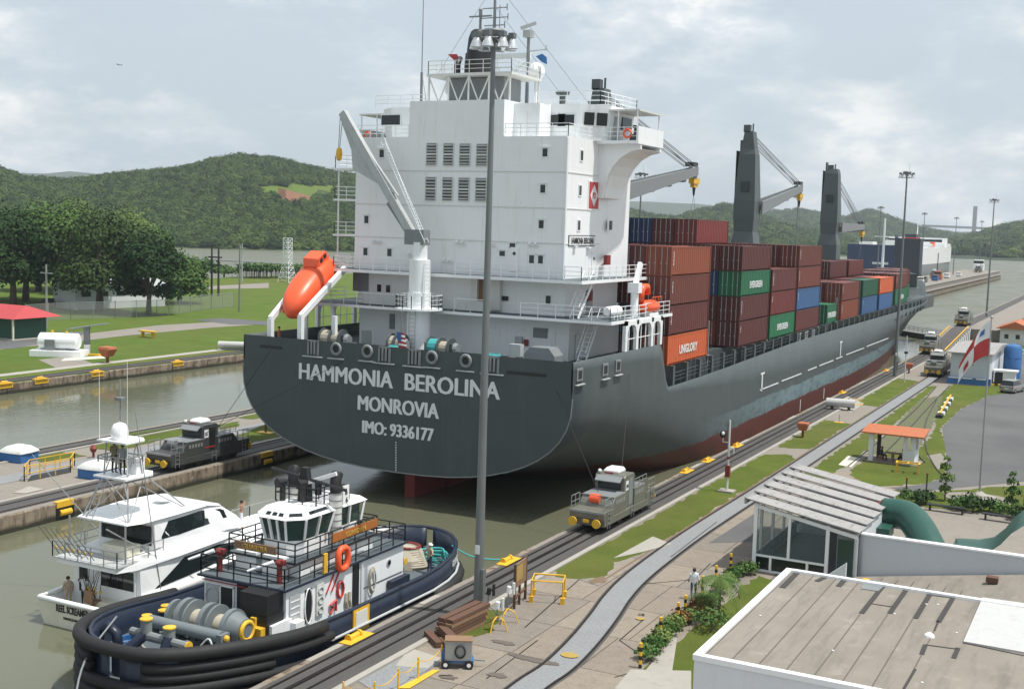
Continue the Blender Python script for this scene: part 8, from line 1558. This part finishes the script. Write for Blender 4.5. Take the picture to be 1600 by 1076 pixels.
# ------------------------------------------------------------------ vegetation
def crown_mesh(name, n, lobes, leaf, seed, flat=1.0, rnd=.5):
    """leaf-sized quads spread through lumpy lobes; lobes = [(x,y,z,r)]"""
    rs = np.random.RandomState(seed); V = []; F = []
    tot = sum(l[3]**2 for l in lobes)
    for lx, ly, lz, lr in lobes:
        k = int(n*lr*lr/tot)
        d = rs.normal(size=(k,3)); d /= np.linalg.norm(d, axis=1)[:,None]; d[:,2] = np.where(d[:,2] < -.35, -d[:,2]*.6, d[:,2])
        rad = lr*(.62+.42*rs.rand(k)**.6); bump = 1+.16*np.sin(d[:,0]*7+seed+lx)*np.sin(d[:,1]*6+ly)+.1*rs.normal(size=k)
        c = np.stack([lx+d[:,0]*rad*bump, ly+d[:,1]*rad*bump, lz+d[:,2]*rad*bump*flat], 1)
        nrm = d+rs.normal(size=(k,3))*rnd; nrm[:,2] += .35; nrm /= np.linalg.norm(nrm, axis=1)[:,None]
        a = np.cross(nrm, rs.normal(size=(k,3))); a /= np.linalg.norm(a, axis=1)[:,None]; b = np.cross(nrm, a)
        s = (leaf*(.6+.8*rs.rand(k)))[:,None]; o = len(V)*1
        q = np.stack([c-a*s-b*s*.6, c+a*s*.9-b*s*.75, c+a*s*1.05+b*s*.6, c-a*s*.85+b*s*.8], 1).reshape(-1,3)
        V.append(q)
    V = np.concatenate(V); m = len(V)//4
    me = bpy.data.meshes.new(name); me.vertices.add(len(V)); me.vertices.foreach_set('co', V.astype(np.float32).ravel())
    me.loops.add(m*4); me.loops.foreach_set('vertex_index', np.arange(m*4, dtype=np.int32)); me.polygons.add(m)
    me.polygons.foreach_set('loop_start', np.arange(0, m*4, 4, dtype=np.int32)); me.polygons.foreach_set('loop_total', np.full(m, 4, dtype=np.int32)); me.update(); me.validate()
    return me
def lobes_for(R, H, k, seed, base=.4):
    r = random.Random(seed); o = [(0, 0, H-R*.62, R*.62)]
    for i in range(k):
        t = 2*math.pi*i/k+r.uniform(-.4,.4); d = R*r.uniform(.45,.72); o.append((d*math.cos(t), d*math.sin(t), H*base+(H*(1-base)-R*.4)*r.uniform(.15,.85), R*r.uniform(.30,.48)))
    return o
def tree(label, loc, H, R, seed, m='leaf_dark', n=5000, leaf=.24, k=9, base=.42, group='trees on the far lawn', name='broadleaf_tree'):
    t = thing(name, label, 'tree', loc, 0, group); r = random.Random(seed)
    lb = lobes_for(R, H, k, seed, base)
    tr = B(); tr.tube([(0,0,-.2),(R*.02,0,H*.2),(-R*.03,R*.02,H*.42),(0,0,H*.7)], [R*.085,R*.06,R*.045,R*.02], 8)
    for i, (x, y, z, rr) in enumerate(lb[1:]): 
        z0 = H*r.uniform(.22,.42); tr.tube([(0,0,z0),(x*.45,y*.45,(z0+z)/2+.2),(x*.9,y*.9,z)], [R*.035,R*.025,R*.01], 5)
    tr.out('trunk', 'bark', t, smooth=True)
    link('crown', crown_mesh('crown', n, lb, leaf, seed), m, t)
    return t
# forest on the hills: instanced crowns
pc = bpy.data.collections.new('forest_crowns')
for i in range(5):
    me = crown_mesh('forest_crown', 1500, [(0,0,0,4.2)]+[(3.2*math.cos(a*1.7+i),3.0*math.sin(a*1.7+i),random.uniform(-2.5,1.2),random.uniform(1.8,2.8)) for a in range(4)], .36, 50+i, .85, .3)
    me.materials.append(MAT['leaf_forest']); o = bpy.data.objects.new('forest_crown', me); pc.objects.link(o)
def forest(name, pts, label_, smin, smax, seed):
    me = bpy.data.meshes.new(name); me.from_pydata(pts, [], []); o = bpy.data.objects.new(name, me); COL.objects.link(o); o['kind'] = 'stuff'; o['label'] = label_; o['category'] = 'forest'
    g = bpy.data.node_groups.new(name, 'GeometryNodeTree'); g.interface.new_socket('Geometry', in_out='INPUT', socket_type='NodeSocketGeometry'); g.interface.new_socket('Geometry', in_out='OUTPUT', socket_type='NodeSocketGeometry')
    gi = g.nodes.new('NodeGroupInput'); go = g.nodes.new('NodeGroupOutput'); mp = g.nodes.new('GeometryNodeMeshToPoints'); ip = g.nodes.new('GeometryNodeInstanceOnPoints'); ci = g.nodes.new('GeometryNodeCollectionInfo')
    ci.inputs['Collection'].default_value = pc; ci.inputs['Separate Children'].default_value = True; ci.inputs['Reset Children'].default_value = True; ip.inputs['Pick Instance'].default_value = True
    rv = g.nodes.new('FunctionNodeRandomValue'); rv.data_type = 'FLOAT_VECTOR'; rv.inputs[0].default_value = (0,0,0); rv.inputs[1].default_value = (.25,.25,6.28); rv.inputs['Seed'].default_value = seed
    rs = g.nodes.new('FunctionNodeRandomValue'); rs.data_type = 'FLOAT_VECTOR'; rs.inputs[0].default_value = (smin,smin,smin*.9); rs.inputs[1].default_value = (smax,smax,smax*1.05); rs.inputs['Seed'].default_value = seed+9
    ri = g.nodes.new('FunctionNodeRandomValue'); ri.data_type = 'INT'; ri.inputs[4].default_value = 0; ri.inputs[5].default_value = 4; ri.inputs['Seed'].default_value = seed+3
    k = g.links.new
    k(gi.outputs[0], mp.inputs[0]); k(mp.outputs[0], ip.inputs['Points']); k(ci.outputs[0], ip.inputs['Instance']); k(rv.outputs[0], ip.inputs['Rotation']); k(rs.outputs[0], ip.inputs['Scale']); k(ri.outputs[2], ip.inputs['Instance Index']); k(ip.outputs[0], go.inputs[0])
    md = o.modifiers.new('forest', 'NODES'); md.node_group = g; return o
def scatter(rows, n, seed, jmax=.86, hmin=-.2, skip=None):
    r = random.Random(seed); ny, nx = len(rows), len(rows[0]); o = []
    while len(o) < n:
        j = r.random()**1.0*(ny-1)*jmax; i = r.random()*(nx-1); a, b = int(j), int(i); u, v = j-a, i-b
        p = [(1-u)*((1-v)*rows[a][b][k]+v*rows[a][min(b+1,nx-1)][k])+u*((1-v)*rows[min(a+1,ny-1)][b][k]+v*rows[min(a+1,ny-1)][min(b+1,nx-1)][k]) for k in range(3)]
        if p[2] < hmin or (skip and skip(p)): continue
        o.append((p[0], p[1], p[2]+1.5))
    return o
def proj(p):
    d = Vector(p)-CP; z = d.dot(_f); return 800+FPX*d.dot(_r)/z, 538-FPX*d.dot(_u)/z
def clear(p):
    x, y = proj(p); return (405 < x < 530 and 290 < y < 312) or (440 < x < 492 and 303 < y < 322)
forest('hillside_forest', scatter(rowsL, 9500, 3, .8, skip=clear), 'dense green forest covering the hill across the river', .8, 1.7, 11)
forest('middle_hill_forest', scatter(rowsM, 2600, 4, .85), 'green forest on the rounded hill behind the containers', 1.2, 2.4, 12)
forest('far_hill_forest', scatter(rowsR, 2600, 5, .85, 2), 'hazy forest on the hills beyond the moored ship', 1.8, 3.4, 13)
forest('headland_forest', scatter(rowsE, 2200, 6, .85, 1), 'hazy forest on the headland at the right edge', 1.5, 2.8, 14)
s = NT('earth_red'); v = s.world(); s.fin(s.mix(s.noise(v, .05, 5, .6), (.15,.06,.03), (.22,.10,.05)), .95)
# clearing of red earth and pale meadow on the hill
for nm_, m, (xa, xb, ya, yb) in (('bare_earth', 'earth_red', (438,494,302,326)), ('hill_meadow', 'grass_far', (400,532,286,303))):
    bb = B()
    for j in range(len(rowsL)-1):
        for i in range(len(rowsL[0])-1):
            q = [rowsL[j][i], rowsL[j][i+1], rowsL[j+1][i+1], rowsL[j+1][i]]; x, y = proj([sum(p[k] for p in q)/4 for k in range(3)])
            if xa < x < xb and ya < y < yb: bb.quad(*[(p[0], p[1], p[2]+.5) for p in q])
    if bb.f: struct(bb.out(nm_, m))
# trees in front of the river, left
TR = [((155,487),19,9.5,'leaf_dark',"broad dark tree with a pale trunk beside the white shed"),((232,492),15,6.5,'leaf_dark',"dark tree leaning over the white shed, second from the road"),((280,474),11,6,'leaf_mid',"small round tree at the right end of the tree group"),
      ((20,482),19,9,'leaf_dark',"large tree behind the red roofed shelter at the left edge"),((88,478),20,8,'leaf_mid',"tall tree behind the lamp post, left of the pale trunk"),((60,455),21,9,'leaf_light',"pale green tree rising behind the darker ones at far left"),
      ((120,452),22,9,'leaf_mid',"tallest tree in the back row of the left group"),((195,452),20,8.5,'leaf_light',"yellowish tree in the back row above the white shed"),((248,448),15,6,'leaf_mid',"slender back row tree next to the river"),((-25,470),20,9,'leaf_mid',"tree cut by the left picture edge"),((40,470),19,9,'leaf_dark',"dense tree between the shelter and the lamp pole"),((150,460),20,9,'leaf_dark',"dense tree behind the broad pale trunked one"),((215,466),16,7,'leaf_dark',"dark rounded tree over the shed roof")]
for i, (p, H, R, m, lab) in enumerate(TR):
    g = G(*p); tree(lab, g, H*1.08, R*1.12, 20+i, m, 9000, .27, 13, .16)
# shrubs on the shore and banana-like clump left of the free-fall lifeboat
def shrub(label, loc, R, H, seed, m='leaf_mid', n=500, leaf=.12, cat='shrub', group='shrubs', name='shrub'):
    t = thing(name, label, cat, loc, 0, group)
    B().tube([(0,0,0),(0,0,H*.5)], [R*.08,R*.04], 5).out('stem', 'bark', t)
    link('foliage', crown_mesh('foliage', n, [(0,0,H*.55,R)]+[(R*.6*math.cos(a*1.6+seed),R*.6*math.sin(a*1.6+seed),H*.45,R*.55) for a in range(4)], leaf, seed, H/(2*R)), m, t); return t
for i, (p, R, H, lab) in enumerate((((318,432),5,6,'rounded bush on the river bank left of the twin poles'),((350,433),4.5,4,'low bush on the river bank behind the twin poles'),((300,436),3,3,'small bush where the river bank meets the trees'))):
    shrub(lab, G(*p), R, H, 70+i, 'leaf_mid', 900, .35)
def reed(label, loc, R, H, seed, n=60):
    t = thing('cane_clump', label, 'plant', loc, 0, 'tall cane clumps along the shore'); r = random.Random(seed)
    st = B(); lf = B()
    for i in range(n):
        x, y = r.uniform(-R,R), r.uniform(-R*.5,R*.5); h = H*r.uniform(.6,1)
        st.cyl((x,y,0),(x,y,h*.6),.06,n=4)
        for k in range(4):
            a = r.uniform(0,6.28); l = h*r.uniform(.35,.55); dx, dy = math.cos(a), math.sin(a); z0 = h*.45
            w_ = .28; px_, py_ = -dy*w_, dx*w_
            lf.quad((x-px_,y-py_,z0),(x+px_,y+py_,z0),(x+dx*l*.6+px_,y+dy*l*.6+py_,z0+l*.7),(x+dx*l*.6-px_,y+dy*l*.6-py_,z0+l*.7)); lf.quad((x+dx*l*.6-px_,y+dy*l*.6-py_,z0+l*.7),(x+dx*l*.6+px_,y+dy*l*.6+py_,z0+l*.7),(x+dx*l*1.1,y+dy*l*1.1,z0+l*.55))
    st.out('stalks', 'bark', t, kind='stuff'); lf.out('leaves', 'leaf_mid', t, kind='stuff')
for i, (px, lab) in enumerate(((398,'cane clump right of the tall wooden pole'),(425,'cane clump beside the lattice tower'),(452,'cane clump just left of the orange lifeboat'),(482,'cane clump partly hidden by the orange lifeboat'))):
    reed(lab, G(px, 434), 7.5, 6.2, 90+i, 40)
# ------------------------------------------------------------------ hedge, palms, flower beds on the near bank
rr = random.Random(8)
ORDW = 'first second third fourth fifth sixth seventh eighth ninth tenth eleventh twelfth thirteenth fourteenth fifteenth sixteenth seventeenth'.split()
HP = [(1012,1030),(1022,1016),(1033,1004),(1044,992),(1054,982),(1064,974),(1078,972),(1090,960),(1102,965),(1112,945),(1098,952),(1126,925),(1136,914),(1146,906),(1158,898),(1170,896),(1112,985)]
for i, p in enumerate(HP):
    red = i in (5,7,8,10); big = i in (16,)
    lab = ('rounded dark green bush against the building' if big else ('red leafed shrub, %s' % ['first of the red clump','second of the red clump','rightmost of the red clump','tallest of the red clump'][(5,7,8,10).index(i)] if red else 'low green hedge shrub, %s along the row from the bottom' % ORDW[i]))
    shrub(lab, G(*p), .55 if not big else .9, .75 if not big else 1.3, 200+i, 'leaf_red' if red else ('leaf_mid' if i % 2 else 'leaf_light'), 420, .06, group='hedge shrubs')
def palm(label, loc, H, L_, n, seed, name='palm'):
    t = thing(name, label, 'palm', loc, 0); r = random.Random(seed); B().tube([(0,0,0),(.05,0,H*.5),(0,.05,H)],[.09,.07,.06],7).out('trunk', 'bark', t)
    for k in range(n):
        a = k*2*math.pi/n+r.uniform(-.2,.2); up_ = r.uniform(.2,.9); f = B(); pr = None
        rib = [(math.cos(a)*L_*s_*(1-.15*s_), math.sin(a)*L_*s_*(1-.15*s_), H+up_*L_*s_*.9-L_*.95*s_*s_) for s_ in np.linspace(0,1,9)]
        sx, sy = -math.sin(a), math.cos(a)
        for i in range(1, 9):
            p, q = Vector(rib[i-1]), Vector(rib[i]); w_ = L_*.30*math.sin(math.pi*min(1,(i+.6)/9.5))
            for sg in (-1, 1):
                for h in (0,.5):
                    c = p.lerp(q,h); tip = c+Vector((sx*sg*w_,sy*sg*w_,-w_*.45))+(q-p)*.9; f.add([c,c+(q-p)*.32,tip],[(0,1,2)])
        f.out('frond', 'leaf_light' if k % 2 else 'leaf_mid', t)
palm('small palm with pale arching fronds in the hedge bed beside the walkway', G(1122,968), 2.2, 1.7, 13, 3); palm('short cycad like plant left of the palm in the hedge bed', G(1100,958), 1.0, 1.3, 11, 4)
for p, lab, H in (((1476,782),'slender young tree in front of the flagpole lawn',3.4),((1580,800),'thin young tree at the right edge by the terrace bench',3.0)):
    g = G(*p); t = thing('young_tree', lab, 'tree', g, 0); B().tube([(0,0,0),(.03,0,H)],[.06,.02],6).out('trunk', 'bark', t); link('crown', crown_mesh('crown', 520, [(0,0,H*.25,.5),(.1,0,H*.5,.55),(-.1,.05,H*.75,.4),(0,0,H*.95,.28)], .08, int(H*10)), 'leaf_mid', t)
for i, p in enumerate(((1418,786),(1432,788),(1446,786),(1496,796),(1520,800),(1545,800),(1562,804),(1590,812),(1516,792))):
    shrub('small terrace shrub, %s from the pavilion roof' % ['first','second','third','fourth','fifth','sixth','seventh','eighth','ninth'][i], G(*p), .7, 1.1, 300+i, 'leaf_dark' if i % 3 else 'leaf_mid', 320, .09, group='terrace shrubs')
for i, p in enumerate(((1415,780),(1447,772),(1600,790))):
    g = G(*p); t = thing('garden_post', 'dark slim post on the terrace edge, %s' % ['next to the pavilion roof','left of the young tree','at the right edge'][i], 'post', g); B().cyl((0,0,0),(0,0,1.6),.06,n=6).out('post', 'stain_dark', t); B().sph((0,0,1.65),.1,8,5).out('cap', 'dark_red', t)
# haze: air between here and the far hills
hz = B().box(-3800,3800,-300,6900,-12,330).out('haze', 'haze_air'); hz['kind'] = 'stuff'; hz['label'] = 'thin pale haze in the air over the canal'; hz['category'] = 'haze'
